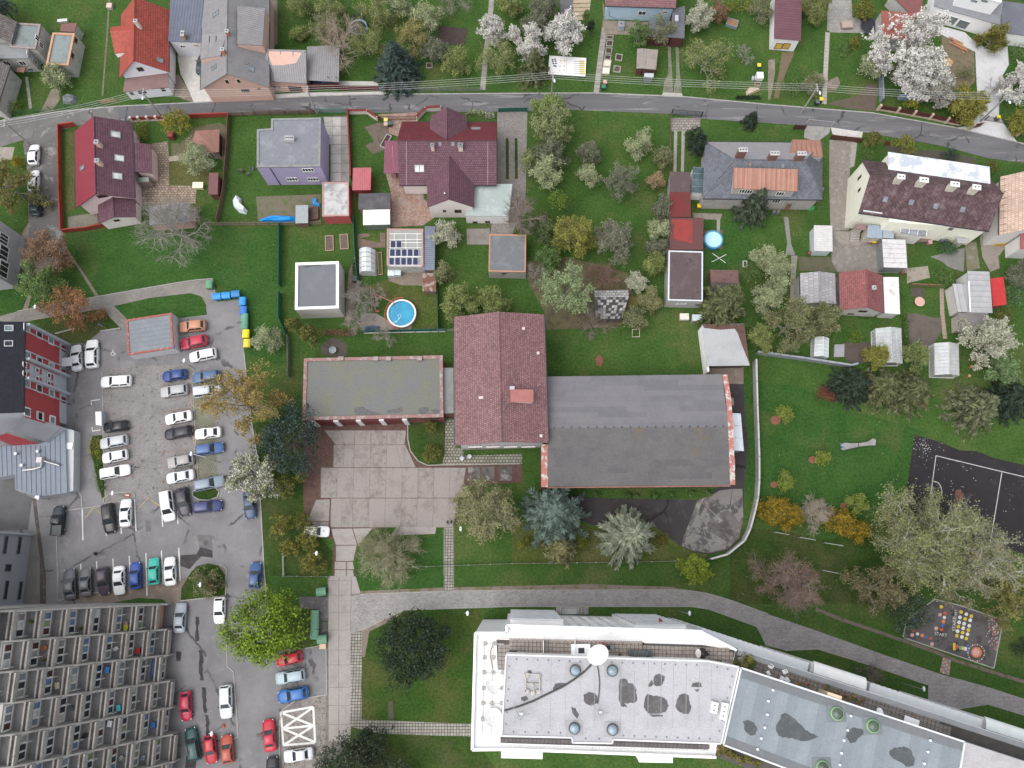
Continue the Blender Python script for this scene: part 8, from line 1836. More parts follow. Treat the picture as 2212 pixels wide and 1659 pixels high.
0;gate('black street gate with letter plate',(1376,990),(1632,1010),1.5,DM,2);fe_('dark fence between meadow and garages',[(1368,1020),(1362,1300),(1355,1470)],1.2,pl_((.15,.1,.06)),style='wire',span=2.6);0;fe_('dark green street screen by the cobbled drive',[(-115,970),(40,965),(130,965)],1.2,GRN,span=2.4)
crop(3,0)
fe_('brown street fence with tan stone pillars',[(945,950),(1105,975),(1245,1002),(1390,1028),(1530,1060),(1660,1085)],1.4,pl_((.09,.028,.025),.7,.25),post=pl_((.5,.4,.31),.85,.25),style='pillar',span=3.2,base=pl_((.42,.34,.27),.85,.25));fe_('brown street fence pillars by the villa drive',[(1745,1115),(1830,1095)],1.4,pl_((.09,.028,.025),.7,.25),post=pl_((.5,.4,.31),.85,.25),style='pillar',span=3.);gate('dark sliding gate at the villa drive',(1870,1040),(2080,1075),1.2,pl_((.1,.06,.05),.6,.2),2);fe_('brown fence right of the villa drive',[(2095,1085),(2150,1170),(2212,1150)],1.3,pl_((.09,.028,.025),.7,.25),post=pl_((.5,.4,.31),.85,.25),style='pillar',span=3.)
gate('thin steel gate at the slate house drive',(332,1068),(545,1090),1.3,pl_((.4,.4,.4),.5,.2),2);fe_('brown board fence above the gravel drive',[(535,1200),(650,1215),(800,1235)],1.3,pl_((.11,.045,.035),.75,.25),span=2.4,th=.08);fe_('low maroon gate panel before the slate house',[(215,1115),(312,1120)],1.3,pl_((.09,.04,.04),.7,.2),span=2.5,th=.08);fe_('slate grey wall beside the blossom tree',[(958,650),(968,890)],1.5,pl_((.2,.23,.28),.8,.15),th=.25,name='garden_wall',cat='wall');fe_('brown fence at the right street corner',[(1000,1250),(1040,1258)],1.2,pl_((.18,.06,.04),.7,.25),th=.08)
crop(2,1)
CW=sn((.42,.42,.42),(.33,.32,.31),1.)
fe_('curved grey concrete panel wall east of hall',[(2080,1470),(2085,1659),(2090,1860),(2105,2300),(2105,2500),(2095,2640),(2070,2760),(2030,2910),(1980,3015),(1840,3130),(1690,3172)],1.9,CW,post=pl_((.36,.35,.33),.85,.2),span=2.6,th=.14,name='concrete_wall',cat='wall',cap=pl_((.44,.44,.43),.85,.15))
crop(2,2)
fe_('low wire fence behind the hall conifers',[(1600,1525),(1200,1535),(560,1545),(0,1552),(-560,1570),(-1080,1592)],1.2,pl_((.42,.43,.42),.6,.2),style='wire',span=2.8)
crop(3,1)
fe_('slate grey concrete wall along the park',[(-110,1400),(300,1455),(690,1515),(745,1500)],1.5,pl_((.24,.26,.29),.85,.2),span=2.5,th=.18,name='concrete_wall',cat='wall',cap=pl_((.27,.29,.32),.85,.15));0;fe_('rough wooden beam fence in the vegetable garden',[(1225,808),(1500,820)],.9,pl_((.24,.15,.09),.9,.3),style='board',span=2.5,th=.12)
crop(1,2)
fe_('short grey rail by the lower conifers',[(240,1470),(245,1659),(620,1665)],1.,pl_((.33,.34,.33),.7,.2),style='wire',span=2.5)
full()
def pole(bx,by,h,lb_,lamp=False):
 p=W(bx,by,0);r=em_('utility_pole',(p.x,p.y,0),lb_,'utility pole');MB().tube([p-V3((0,0,.2)),p+V3((0,0,h))],.16,8,.11).mk('pole',pl_((.34,.32,.3),.9,.25),r)
 MB().box((p.x,p.y,h-.35),(.12,1.5,.12)).mk('crossarm',SX,r)
 for k in range(4):MB().cyl((p.x,p.y-.6+.4*k,h-.28),.05,.16,8).mk('insulator',FW,r)
 if lamp:MB().tube([V3((p.x,p.y,h-.2)),V3((p.x+.2,p.y-1.,h+.1))],.04,5).mk('lamp_arm',SX,r);MB().lathe((p.x+.22,p.y-1.2,h+.1),[(.08,-.1),(.2,-.05),(.22,0),(.1,.1)],10,.8,1.5).mk('lamp_head',pl_((.72,.75,.82),.4,.1),r)
 return V3((p.x,p.y,h))
T=[pole(66,314,7.2,'leaning concrete utility pole at the lane corner'),pole(349,252,7.2,'utility pole with lamp opposite the red house',True),pole(686,246,7.2,'utility pole in front of the purple house'),pole(1190,218,7.4,'utility pole with blue lamp by the green willow',True),pole(1731,243,7.4,'utility pole beside the dark round bush',True),pole(2118,262,7.4,'utility pole at the villa gate',True)]
T=[T[0]+V3((-60,-22,0))]+T+[T[-1]+V3((45,-18,0))]
for a,b in zip(T,T[1:]):
 for k in range(4):
  pts=[a.lerp(b,t/10)+V3((0,-.6+.4*k,-.15-2.*(t/10)*(1-t/10)))for t in range(11)]
  tag(MB().tube(pts,.022,3).mk('overhead_wire',pl_((.38,.39,.38),.6,.2)),'thin overhead power line strung along the street','wire','overhead power lines')
LV[0]=.018
SILV=(.46,.48,.5);WHT=(.8,.8,.8);BLK=(.018,.018,.022);GRY=(.13,.135,.145);NVY=(.03,.05,.13);BLU=(.035,.1,.3);RD=(.42,.02,.03)
crop(0,0)
car('hatch',300,1265,290,1408,WHT,'white hatchback parked in the side lane, farther from the junction tree');car('hatch',300,1470,290,1652,(.76,.77,.77),'white hatchback with dappled windscreen in the side lane');car('suv',335,1675,308,1862,(.02,.045,.05),'dark green car under the olive tree');car('hatch',1752,500,1738,614,(.02,.05,.06),'dark teal car tucked beside the peach house');car('hatch',1802,-100,1800,40,WHT,'white car behind the grey roofed house')
crop(1,0);car('sedan',515,715,660,705,(.04,.06,.15),'dark blue car under the grey carport')
LV[0]=.02
crop(0,1)
car('sedan',655,1322,672,1546,(.62,.64,.66),'silver saloon beside the red and white flats');car('suv',800,1276,800,1523,WHT,'white car with glass roof beside the silver saloon');car('suv',1552,1172,1779,1150,(.46,.22,.13),'copper coloured car beside transformer house');car('suv',1562,1322,1794,1276,(.42,.03,.06),'crimson car with sunroof beside transformer house');car('estate',1647,1432,1861,1390,WHT,'white estate car below the crimson car');car('hatch',1406,1598,1611,1570,(.025,.06,.22),'deep blue hatchback on the cobbles');car('estate',1680,1608,1888,1584,(.07,.13,.24),'slate blue estate car half under the yellow tree');car('estate',870,1645,1137,1628,WHT,'lone white estate car at the cobbles edge')
crop(0,2)
car('estate',1396,76,1613,44,(.38,.385,.39),'silver grey hatchback next to the deep blue one');car('van',1897,50,1702,75,(.5,.53,.58),'pale silver van under the yellow tree');car('hatch',898,380,1098,355,BLK,'black hatchback by the kiosk');car('estate',871,520,1098,480,SILV,'silver estate between the black hatchback and white car');car('hatch',883,646,1106,605,(.74,.75,.76),'white hatchback with red tail lamps in the west row');car('estate',1124,735,866,782,WHT,'white estate at the end of the west row facing out')
car('sedan',1431,312,1660,268,WHT,'white saloon in the middle row');car('estate',1423,442,1660,400,(.03,.025,.035),'black estate beside the white saloon');car('suv',1456,688,1670,648,(.33,.315,.31),'grey beige crossover in the middle row');car('sedan',1438,822,1682,778,(.64,.66,.67),'pale silver saloon at the end of the middle row');car('coupe',1692,436,1905,412,WHT,'white coupe on grass blocks under golden tree');car('estate',1921,545,1704,576,(.06,.12,.28),'mid blue estate on the grass blocks');car('estate',1936,832,1679,886,(.22,.27,.33),'blue grey estate above the grass island');car('estate',1914,1045,1678,1070,(.035,.045,.14),'indigo estate below the grass island');car('sedan',2165,1142,2150,950,(.03,.06,.13),'dark blue car under the white blossom tree')
car('van',1470,1186,1436,922,WHT,'tall white van in the marked bay');car('hatch',1603,1140,1568,896,(.035,.03,.045),'dark car beside the tall white van');car('estate',956,1290,926,1034,BLK,'black estate beside yellow chevron');car('sedan',1090,1007,1086,1224,(.7,.71,.71),'white saloon beside the black estate');car('pickup',515,1070,496,1292,(.015,.02,.03),'black pickup near the annex')
crop(0,3)
car('sedan',598,-64,612,206,(.1,.105,.12),'dark grey saloon first in the lower row by the kerb corner');car('sedan',738,-66,746,174,(.13,.13,.145),'graphite saloon second in the lower row');car('hatch',902,162,885,-76,(.07,.05,.075),'dark plum hatchback in the lower row');car('sedan',1032,157,1030,-82,WHT,'white saloon in the lower row between plum and blue cars');car('boxy',1168,-120,1178,114,(.03,.08,.33),'bright blue boxy car in the lower row');car('boxy',1328,-157,1336,76,(.04,.42,.34),'turquoise green boxy car in the lower row');car('sedan',1466,-142,1476,62,(.72,.72,.7),'white saloon last in the lower row beside the turquoise car');car('hatch',2212,-88,2200,78,(.04,.09,.22),'blue hatchback in the street above bright green tree')
car('sedan',1566,246,1551,482,(.3,.33,.37),'steel grey saloon beside the terrace block');car('hatch',1894,408,1902,186,WHT,'white hatchback touching the bright green tree');car('boxy',1613,1252,1604,996,(.4,.015,.05),'crimson boxy car below the terrace balconies');car('estate',1956,1232,1950,940,(.66,.68,.7),'silver estate along the long kerb');car('estate',1640,1312,1692,1597,(.012,.06,.06),'bottle green estate near the terrace block');car('hatch',1832,1617,1810,1376,RD,'bright red hatchback beside orange red one');car('hatch',1955,1380,1976,1614,(.38,.07,.04),'orange red hatchback beside bright red one')
crop(1,3)
car('hatch',190,738,389,690,RD,'red hatchback half under the bright green tree');car('estate',169,892,424,848,(.33,.42,.46),'pale blue silver estate in the lower bays');car('hatch',188,1052,452,1000,(.02,.12,.36),'vivid blue hatchback in the lower bays');car('sedan',104,1240,132,1517,(.45,.015,.04),'red saloon at the curved kerb');car('sedan',248,1564,489,1528,(.58,.6,.62),'silver saloon below the crossed box');car('sedan',140,1570,152,1830,BLK,'black car at the bottom of the street')
crop(1,2);LV[0]=.055;car('hatch',619,1276,430,1272,WHT,'white car with bonnet emblem parked in the concrete yard');LV[0]=.018
pe_=W(582,1268,.88);tag(MB().cyl((pe_.x,pe_.y,.9),.16,.012,10).mk('bonnet_emblem',pl_((.25,.25,.27),.5,.2)),'grey round emblem on the white car bonnet in the yard','emblem')
# -- containers, bins, lamps, signs
LV[0]=.012
crop(0,1)
BC=(.035,.22,.52);GC=(.1,.22,.13);YC=(.62,.52,.02)
for x,y,rz,c,l_ in((1878,905,.1,BC,'first blue recycling container beside the paved footpath end'),(1958,897,.1,BC,'middle blue recycling container of the upper three'),(2040,884,.1,(.03,.17,.38),'open blue recycling container full of cardboard'),(2100,950,1.6,BC,'blue recycling container at the corner of the line'),(2108,1030,1.6,(.04,.14,.42),'blue container with red poster above the green ones'),(2118,1092,1.6,(.09,.25,.17),'green glass container below the poster container'),(2118,1155,1.6,(.08,.22,.15),'green glass container above the yellow one'),(2130,1230,1.6,YC,'yellow plastics container below the green ones'),(2138,1312,1.6,(.55,.47,.05),'pale yellow container beside the yellow tree'),(1812,806,1.6,(.1,.24,.14),'lone dark green container at the footpath end')):co_(x,y,rz,c,l_,'recycling containers by the car park' if 'lone' not in l_ else None)
crop(1,3)
for x,y,rz,l_ in((567,135,.15,'green container alone on the grass beside the drive'),(512,337,1.6,'upper green container of the row of three'),(512,415,1.6,'middle green container of the row of three'),(508,503,1.5,'lower green container of the row of three'),(573,545,.1,'green container beside the cardboard box')):co_(x,y,rz,(.09,.2,.13),l_,'green waste containers by the drive',1.35,1.15,1.3)
ct_(tuple(W(580,606,0)),(.9,.7,.35),(.52,.38,.26),'flattened cardboard box beside the green container',name='cardboard_box')
def la_(x,y,h,lb_,ang=0.,arm=.35):
 p=W(x,y,h);q=(p-CAMP);base=V3((p.x,p.y,0));rt_=em_('street_lamp',base,lb_,'street lamp');d=V3((math.cos(ang),math.sin(ang),0));b=base-d*arm
 MB().tube([b-V3((0,0,.1)),b+V3((0,0,h))],.07,8,.045).mk('pole',SX,rt_);MB().tube([b+V3((0,0,h-.05)),base+V3((0,0,h))],.035,6).mk('arm',SX,rt_)
 MB().lathe(V3((p.x,p.y,h)),[(.06,-.1),(.2,-.06),(.24,.02),(.18,.09),(.05,.12)],10,.8,1.5).mk('lamp_head',pl_((.72,.77,.82),.35,.08),rt_)
crop(0,1);la_(302,990,5,'street lamp beside the trodden track');la_(1590,1455,5,'street lamp beside the dashed yellow line')
crop(0,2);la_(970,943,5,'street lamp on the paved traffic island');la_(1650,602,6,'street lamp with long arm at the middle car row',2.9,2.2);la_(330,980,3.5,'short lamp at the annex corner')
crop(0,3);la_(1728,75,5,'street lamp on the corner lawn');la_(290,283,5,'street lamp beside the red and white barrier');la_(1828,1362,5,'street lamp behind the two red cars')
crop(1,2);la_(523,1462,4,'short lamp among the golden thujas');la_(1768,1250,5,'street lamp beside the large olive tree',1.8)
crop(2,2);la_(1163,1245,5,'street lamp beside the silver fir',.3,.6)
crop(1,3);la_(1828,322,5,'street lamp by the white block corner');crop(2,3);la_(1535,322,6,'street lamp at the curving footpath lawn');crop(3,3);la_(1348,975,6,'street lamp at the lawn corner by the wing');crop(1,3)
crop(0,3)
a,b=W(300,292,1.),W(470,288,1.);r=em_('barrier',tuple(W(470,300,0)),'red tipped barrier arm near the terrace block','barrier');MB().bar(a,b,.12,.12).mk('arm',pl_((.42,.22,.18),.6,.2),r);MB().box((b.x,b.y,.55),(.4,.4,1.1)).mk('post',pl_((.45,.05,.04),.6,.2),r);MB().box((a.x,a.y,.5),(.12,.12,1.)).mk('rest',SX,r)
p=W(1835,80,.8);r=em_('sign_board',(p.x,p.y,0),'small red topped sign on the corner lawn','sign');MB().tube([V3((p.x,p.y,-.05)),V3((p.x,p.y,1.8))],.04,6).mk('post',SX,r);MB().lathe((p.x,p.y,1.6),[(.3,0),(.3,.05)],12).mk('plate',pl_((.45,.06,.05),.5,.2),r)
p=W(1922,1302,.6);r=em_('traffic_cone',(p.x,p.y,.012),'orange red traffic cone on the asphalt','cone');MB().lathe((p.x,p.y,.012),[(.32,0),(.32,.05),(.2,.06),(.06,.7),(.03,.72)],10).mk('cone',pl_((.5,.1,.05),.6,.2),r);MB().lathe((p.x,p.y,.35),[(.145,0),(.12,.14)],10).mk('band',FW,r)
crop(0,2)
p=W(850,298,0);r=em_('kiosk',(p.x,p.y,0),'small white box kiosk by the corner markings','kiosk');k_=qW([(826,242),(872,240),(875,356),(830,350)],1.6);MB().prism(k_,-.02,1.5).mk('body',pl_((.4,.46,.48),.6,.15),r);MB().prism(in_(k_,-.05),1.5,1.6).mk('roof',pl_((.72,.74,.76),.5,.1),r)
p=W(1102,962,.1);r=em_('island_marker',(p.x,p.y,.018),'red striped marker board on the traffic island','marker');MB().box((p.x,p.y,.1),(.8,.45,.16),rz=-.1).mk('board',pl_((.45,.06,.05),.6,.2),r);MB().box((p.x,p.y,.185),(.5,.18,.02),rz=-.1).mk('stripe',FW,r)
crop(0,1)
def ring(x,y,r0,r1,a0,a1,lb_,z=.022,n=10):
 o=[(x+r1*math.cos(a0+(a1-a0)*k/n),y+r1*math.sin(a0+(a1-a0)*k/n))for k in range(n+1)];i=[(x+r0*math.cos(a0+(a1-a0)*k/n),y+r0*math.sin(a0+(a1-a0)*k/n))for k in range(n+1)]
 return ptc('painted_symbol',o+i[::-1],LINEW,z,lb_)
ring(975,1400,13,18,.3,4.6,'');line('',[(976,1372),(982,1392),(994,1394),(998,1410)],.12,z=.026);disc(977,1368,4.5,'w','',.024,8)
p=W(880,1150,.9);r=em_('sign_board',(p.x,p.y,0),'small blue parking sign in the dark lawn','sign');q=W(950,1185,0);MB().tube([V3((p.x+.3,p.y-.3,-.05)),V3((p.x+.3,p.y-.3,2.2))],.03,6).mk('post',SX,r);MB().box((p.x+.3,p.y-.3,2.),(.5,.05,.5)).mk('plate',pl_((.05,.14,.38),.5,.2),r)
crop(2,0)
for x,y,c,lid,l_ in((802,715,(.45,.25,.24),(.55,.33,.32),'pink bin above the green bins at the path'),(790,755,(.03,.09,.07),(.05,.2,.15),'green bin by the slab path'),(2132,570,(.1,.1,.1),(.72,.55,.08),'yellow lidded bin by the beehives')):bin_(x,y,c,lid,l_)
crop(3,0)
bin_(457,862,(.05,.06,.07),(.7,.58,.05),'yellow lidded bin at the pebbled path end');bin_(425,885,(.03,.035,.04),(.12,.13,.15),'black bin beside the yellow lidded one');bin_(1985,1018,(.1,.1,.1),(.7,.6,.05),'yellow lidded bin at the villa gate');bin_(3+820,150,(.015,.015,.018),(.02,.02,.025),'black barrel beside the patio')
crop(1,0)
bin_(1123,1042,(.15,.14,.05),(.66,.58,.16),'yellow lidded bin at the brick entrance');bin_(1123,1078,(.35,.2,.18),(.5,.35,.33),'pinkish bin at the brick entrance');bin_(1160,1070,(.03,.08,.05),(.05,.13,.09),'dark green bin at the brick entrance')
crop(3,1)
bin_(875,425,(.4,.22,.22),(.5,.3,.3),'pink lidded bin below the ribbed canopy');bin_(910,430,(.2,.15,.03),(.7,.55,.02),'yellow lidded bin below the ribbed canopy');bin_(1395,438,(.4,.2,.2),(.5,.28,.28),'pinkish bin under the balcony roof')
crop(2,1);bin_(1615,125,(.3,.2,.02),(.68,.46,.03),'amber lidded bin behind the slate house')
# -- pools, garden things
WATER=sn((.012,.26,.42),(.02,.3,.46),.8)
def pool(x,y,rp,h,wall,water,rim,lb_,zw,hose=False):
 p=W(x,y,h);R_=rp*CROP[2]*mpp(x,y,h);r=em_('swimming_pool',(p.x,p.y,0),lb_,'pool');mb=MB();n=32;vs=[]
 for rr,z in((R_,-.03),(R_,h),(R_-.14,h),(R_-.14,.1)):
  for i in range(n):vs.append((p.x+rr*math.cos(6.2832*i/n),p.y+rr*math.sin(6.2832*i/n),z))
 mb.add(vs,[(j*n+i,j*n+(i+1)%n,(j+1)*n+(i+1)%n,(j+1)*n+i)for j in range(3)for i in range(n)]).mk('wall',wall,r)
 mb=MB();vs=[]
 for rr,z in((R_+.06,h-.02),(R_+.06,h+.04),(R_-.2,h+.04),(R_-.2,h-.02)):
  for i in range(n):vs.append((p.x+rr*math.cos(6.2832*i/n),p.y+rr*math.sin(6.2832*i/n),z))
 mb.add(vs,[(j*n+i,j*n+(i+1)%n,((j+1)%4)*n+(i+1)%n,((j+1)%4)*n+i)for j in range(4)for i in range(n)]).mk('rim',rim,r)
 MB().cyl((p.x,p.y,.05),R_-.15,zw-.05,n).mk('water',water,r)
 return r,p
mw,n,l,b=nodes('pool_water');b.inputs['Roughness'].default_value=.08;b.inputs['Specular IOR Level'].default_value=.5
l.new(mx_(n,l,rp_(n,l,nz_(n,l,pos(n),.8,3),.35,.65),(.008,.2,.36),(.012,.27,.43)),b.inputs['Base Color']);bump(n,l,b,nz_(n,l,pos(n),2.5,3),.08,.05)
crop(1,1)
r,p=pool(1257,1048,122,1.15,pl_((.55,.5,.48),.5,.2),mw,pl_((.72,.66,.64),.4,.12),'round pool of deep blue water with white rim',.95)
MB().tube([W(x,y,1.)for x,y in((1185,1130),(1215,1120),(1240,1095),(1225,1060),(1245,1055),(1255,1080),(1235,1095),(1225,1110),(1190,1125))],.05,5).mk('floating_hose',pl_((.45,.68,.75),.4,.1),r);MB().tube([V3((p.x+2.72*math.cos(a*.3),p.y+2.72*math.sin(a*.3),1.1))for a in range(5,16)],.07,5).mk('rim_pipe',pl_((.45,.1,.08),.5,.2),r)
crop(2,1)
r,p=pool(1740,410,78,.9,pl_((.05,.22,.42),.5,.2),pl_((.42,.68,.8),.5,.06),pl_((.08,.28,.45),.5,.15),'small round pool under a pale blue cover',.94)
MB().lathe((p.x,p.y,.93),[(.16,0),(.12,.04),(.05,.06)],10).mk('cover_cap',pl_((.7,.8,.84),.5,.1),r)
r=em_('clothes_airer',tuple(W(1790,572,0)),'white crossed clothes airer lying on the lawn','airer')
for a,b in(((1732,530),(1846,612)),((1850,540),(1726,605))):MB().bar(W(a[0],a[1],.35),W(b[0],b[1],.35),.07,.07).mk('arm',FW,r)
MB().tube([V3((*W(1790,572,.35).xy,-.02)),V3((*W(1790,572,.35).xy,.4))],.05,6).mk('stand',SX,r)
B=sh_('shed','tumbledown shack with patched checkered slate roof',[(712,908),(1010,908),(950,1098),(722,1098)],2.3,pl_((.12,.1,.09),.9,.3),pl_((.055,.052,.055),.9,.3),.35,rect=False)
rs=random.Random(12);SLT=[pl_((.3,.29,.285),.9,.3),pl_((.22,.21,.21),.9,.3),pl_((.13,.125,.128),.9,.3),pl_((.38,.36,.34),.9,.25)]
q=B.Q
for i in range(11):
 for j in range(8):
  if rs.random()<.42:continue
  u0,u1,v0,v1=i/11,(i+.92)/11,j/8,(j+.92)/8;pp=[q[0].lerp(q[1],u).lerp(q[3].lerp(q[2],u),v)+V3((0,0,.05))for u,v in((u0,v0),(u1,v0),(u1,v1),(u0,v1))];MB().slab(pp,.03).mk('slate',SLT[0]if abs((1-j/8)-(i/11-.1))<.12 else SLT[rs.randrange(4)],B.rf_)
top=[W(712,850,2.3),W(1006,845,2.3),q[1]+V3((0,0,.02)),q[0]+V3((0,0,.02))];MB().slab(top,.08).mk('upper_roof',ti_((.34,.33,.32),.6,.45,.25,.05),B.rf_)
def gnh(lb_,q,he,hr,axis_long=True,base=(.55,.55,.53),panes=6,alpha=.45,rows=2,name='greenhouse',fm_=FW,tint=(.8,.85,.87)):
 Q=rc_(qW(q,he));r=em_(name,(cen(Q).x,cen(Q).y,0),lb_,'greenhouse');R0,R1=Q[0].lerp(Q[3],.5),Q[1].lerp(Q[2],.5);R0.z=R1.z=hr;up=V3((0,0,1));gm=clearsheet(tint,alpha)
 for i in range(4):a,b=Q[i],Q[(i+1)%4];MB().bar(V3((a.x,a.y,.12)),V3((b.x,b.y,.12)),.12,.3).mk('plinth',pl_(base,.8,.2),r)
 for a,b in((Q[0],Q[1]),(Q[3],Q[2])):
  ra,rb=R0,R1
  for k in range(panes):
   t0,t1=(k+.04)/panes,(k+.96)/panes;MB().slab([a.lerp(b,t0),a.lerp(b,t1),ra.lerp(rb,t1),ra.lerp(rb,t0)],.02).mk('roof_pane',gm,r)
   p0,p1=a.lerp(b,t0),a.lerp(b,t1);MB().bar((p0+V3((p0.x,p0.y,.25)))/2,(p1+V3((p1.x,p1.y,.25)))/2,.02,he-.25).mk('side_pane',gm,r)
  for k in range(panes+1):t=k/panes;MB().bar(a.lerp(b,t)+up*.02,ra.lerp(rb,t)+up*.02,.05,.05).mk('glazing_bar',fm_,r);p=a.lerp(b,t);MB().box((p.x,p.y,he/2),(.05,.05,he)).mk('post',fm_,r)
  MB().bar(a,b,.06,.06).mk('eave_rail',fm_,r)
 MB().bar(R0+up*.03,R1+up*.03,.08,.08).mk('ridge_rail',fm_,r)
 for(a,b,R)in((Q[0],Q[3],R0),(Q[1],Q[2],R1)):MB().add([V3((a.x,a.y,.2)),V3((b.x,b.y,.2)),b,R,a],[(0,1,2,3,4)]).mk('end_pane',gm,r);MB().bar(a,R,.05,.05).bar(b,R,.05,.05).mk('end_frame',fm_,r)
 ptc('planting_bed',[V3((p.x,p.y,0))for p in in_(Q,.1)],SOIL,.013,raw=True)
 return r
crop(3,1)
gnh('small bright glass greenhouse with white frame below olive tree',[(402,1415),(406,1256),(524,1262),(520,1430)],1.7,2.3,alpha=.5,panes=5);gnh('long glass greenhouse between the bare plots',[(940,1482),(930,1182),(1148,1178),(1160,1480)],1.7,2.5,alpha=.32,panes=9,fm_=pl_((.55,.52,.5),.6,.2));gnh('weathered glass greenhouse beside the cream blossom tree',[(1440,1580),(1438,1308),(1644,1312),(1652,1588)],1.7,2.5,alpha=.42,panes=9,fm_=pl_((.45,.4,.36),.7,.2))
b_=bed('low cold frame with grey cover beside the dark plot',[(565,1320),(655,1324),(648,1425),(565,1435)],.4,pl_((.35,.33,.33)),pl_((.3,.3,.33),.6,.15),name='cold_frame')
crop(1,1)
q=[W(893,722,0),W(893,520,0),W(1045,520,0),W(1050,728,0)];Q=[V3((p.x,p.y,0))for p in rc_(q)];r=em_('polytunnel',(cen(Q).x,cen(Q).y,0),'arched white polycarbonate greenhouse beside the solar garage','greenhouse');PC_=clearsheet((.8,.83,.85),.72,.2)
def arch(t,a):s=Q[0].lerp(Q[1],t);e=Q[3].lerp(Q[2],t);c=(s+e)/2;return c+(s-c)*math.cos(a)+V3((0,0,2.2*math.sin(a)))
for k in range(5):
 for j in range(6):
  a0,a1=math.pi*j/6,math.pi*(j+1)/6;MB().add([arch(k/5+.008,a0),arch((k+1)/5-.008,a0),arch((k+1)/5-.008,a1),arch(k/5+.008,a1)],[(0,1,2,3)]).mk('sheet',PC_,r)
for k in range(6):MB().tube([arch(k/5,math.pi*j/12)for j in range(13)],.035,5).mk('hoop',SX,r)
for t in(0,1):MB().add([arch(t,math.pi*j/8)for j in range(9)],[tuple(range(9))]).mk('end_sheet',PC_,r)
bed('long brown raised bed full of greens beside the arched greenhouse',[(1052,525),(1088,525),(1100,720),(1055,722)],.35,pl_((.34,.19,.12)),sn((.05,.1,.02),(.08,.07,.04),2.5))
bed('left wooden raised bed on the cube house lawn',[(597,382),(670,378),(674,508),(602,514)],.25,pl_((.38,.28,.2),.85,.2),sn((.14,.1,.085),(.11,.085,.07),1.5));bed('right wooden raised bed on the cube house lawn',[(724,370),(796,366),(803,494),(730,500)],.25,pl_((.38,.28,.2),.85,.2),sn((.15,.11,.09),(.12,.09,.075),1.5))
r=em_('swing_frame',tuple(W(1010,950,0)),'tall salmon pink steel swing frame beside the pool','swing');SP=pl_((.52,.21,.16),.6,.2)
MB().tube([W(1000,1030,0),W(990,815,2.4)],.06,6).mk('leg',SP,r);MB().tube([W(1035,1020,0),W(1000,860,2.3)],.05,6).mk('leg',SP,r);MB().tube([W(1000,870,2.3),W(1185,952,2.3)],.06,6).mk('crossbar',SP,r);MB().tube([W(1185,952,2.3),V3((*W(1185,952,2.3).xy,0))],.05,6).mk('leg',SP,r);MB().bar(W(1030,1032,.3),W(1065,1028,.3),.3,.05).mk('seat',pl_((.4,.1,.08),.6,.2),r)
p=W(662,1365,.5);r=em_('garden_fountain',(p.x,p.y,0),'small round metal garden basin in a soil circle','basin');MB().lathe((p.x,p.y,0),[(.3,0),(.5,.4),(.6,.55),(.5,.56),(.35,.5)],16).mk('basin',pl_((.27,.32,.34),.5,.2),r);MB().tube([V3((p.x-.3,p.y+.5,0)),V3((p.x-.2,p.y+.3,.9)),V3((p.x,p.y,.9))],.05,6).mk('spout',pl_((.3,.25,.15),.6,.2),r)
def tp_(lb_,pts,h,c,name='tarpaulin'):
 P=WL(pts,0);c0=cen(P);n=len(P);vs=[V3((p.x,p.y,-.01))for p in P];rs=random.Random(len(lb_));vs+=[V3((*(p.lerp(c0,.25)).xy,h*rs.uniform(.6,1.1)))for p in P]+[V3((*(p.lerp(c0,.6)).xy,h*rs.uniform(.7,1.2)))for p in P]+[V3((c0.x,c0.y,h))]
 fs=[(i,(i+1)%n,n+(i+1)%n,n+i)for i in range(n)]+[(n+i,n+(i+1)%n,2*n+(i+1)%n,2*n+i)for i in range(n)]+[(2*n+i,2*n+(i+1)%n,3*n)for i in range(n)]
 return MB().add(vs,fs).mk(name,pl_(c,.45,.15),lb_=lb_,cat='tarp',smooth=False)
tp_('crumpled bright blue tarpaulin along the picket fence',[(28,238),(120,210),(220,205),(340,215),(342,255),(230,262),(120,258),(40,256)],.5,(.01,.24,.62));tp_('dark blue cover over a pile by the pool fence',[(915,1165),(1000,1155),(1078,1162),(1078,1205),(990,1212),(918,1200)],.6,(.07,.11,.16))
tp_('bright blue crate cover beside the red garage',[(485,55),(525,55),(530,105),(560,110),(560,140),(490,120)],.5,(.04,.22,.5))
crop(0,0);tp_('crumpled grey garden cover on the corner lawn',[(542,850),(600,820),(660,830),(668,880),(620,905),(548,900)],.9,(.16,.18,.19),'covered_table')
crop(0,1);tp_('white covered garden play slide beside the picket fence',[(2008,75),(2050,30),(2090,60),(2085,110),(2140,160),(2130,195),(2070,180),(2020,130)],1.,(.62,.68,.72),'play_slide')
shed_=sb_
crop(1,1)
B=sh_('shed','small flat grey shed beside the bright blue tarpaulin',[(342,115),(450,112),(450,268),(340,270)],1.8,DKW,pl_((.3,.33,.34),.7,.15),.05)
bed('dark wooden compost box beside the grey shed',[(458,150),(545,140),(545,240),(462,262)],.7,DKW,sn((.1,.075,.055),(.14,.11,.08),1.5),name='compost_box')
ct_(tuple(W(865,762,0)),(1.,.9,.9),(.06,.07,.08),'black composter beside the green screen fence','composter','composter');0;0
for x,y,c,l_ in((1176,705,(.52,.6,.62),'pale water tank left of the pair by solar garage'),(1230,700,(.5,.57,.58),'pale water tank right of the pair by solar garage')):ct_(tuple(W(x,y,0)),(1.05,1.4,1.),c,l_,'tank','water_tank')
0
crop(2,0)
p=W(938,245,0);r=em_('water_tank',(p.x,p.y,0),'blue grey wire caged water tank at blue house','tank');MB().box((p.x,p.y,.65),(.95,1.15,1.1)).mk('tank',pl_((.34,.44,.54),.5,.15),r);m_=MB()
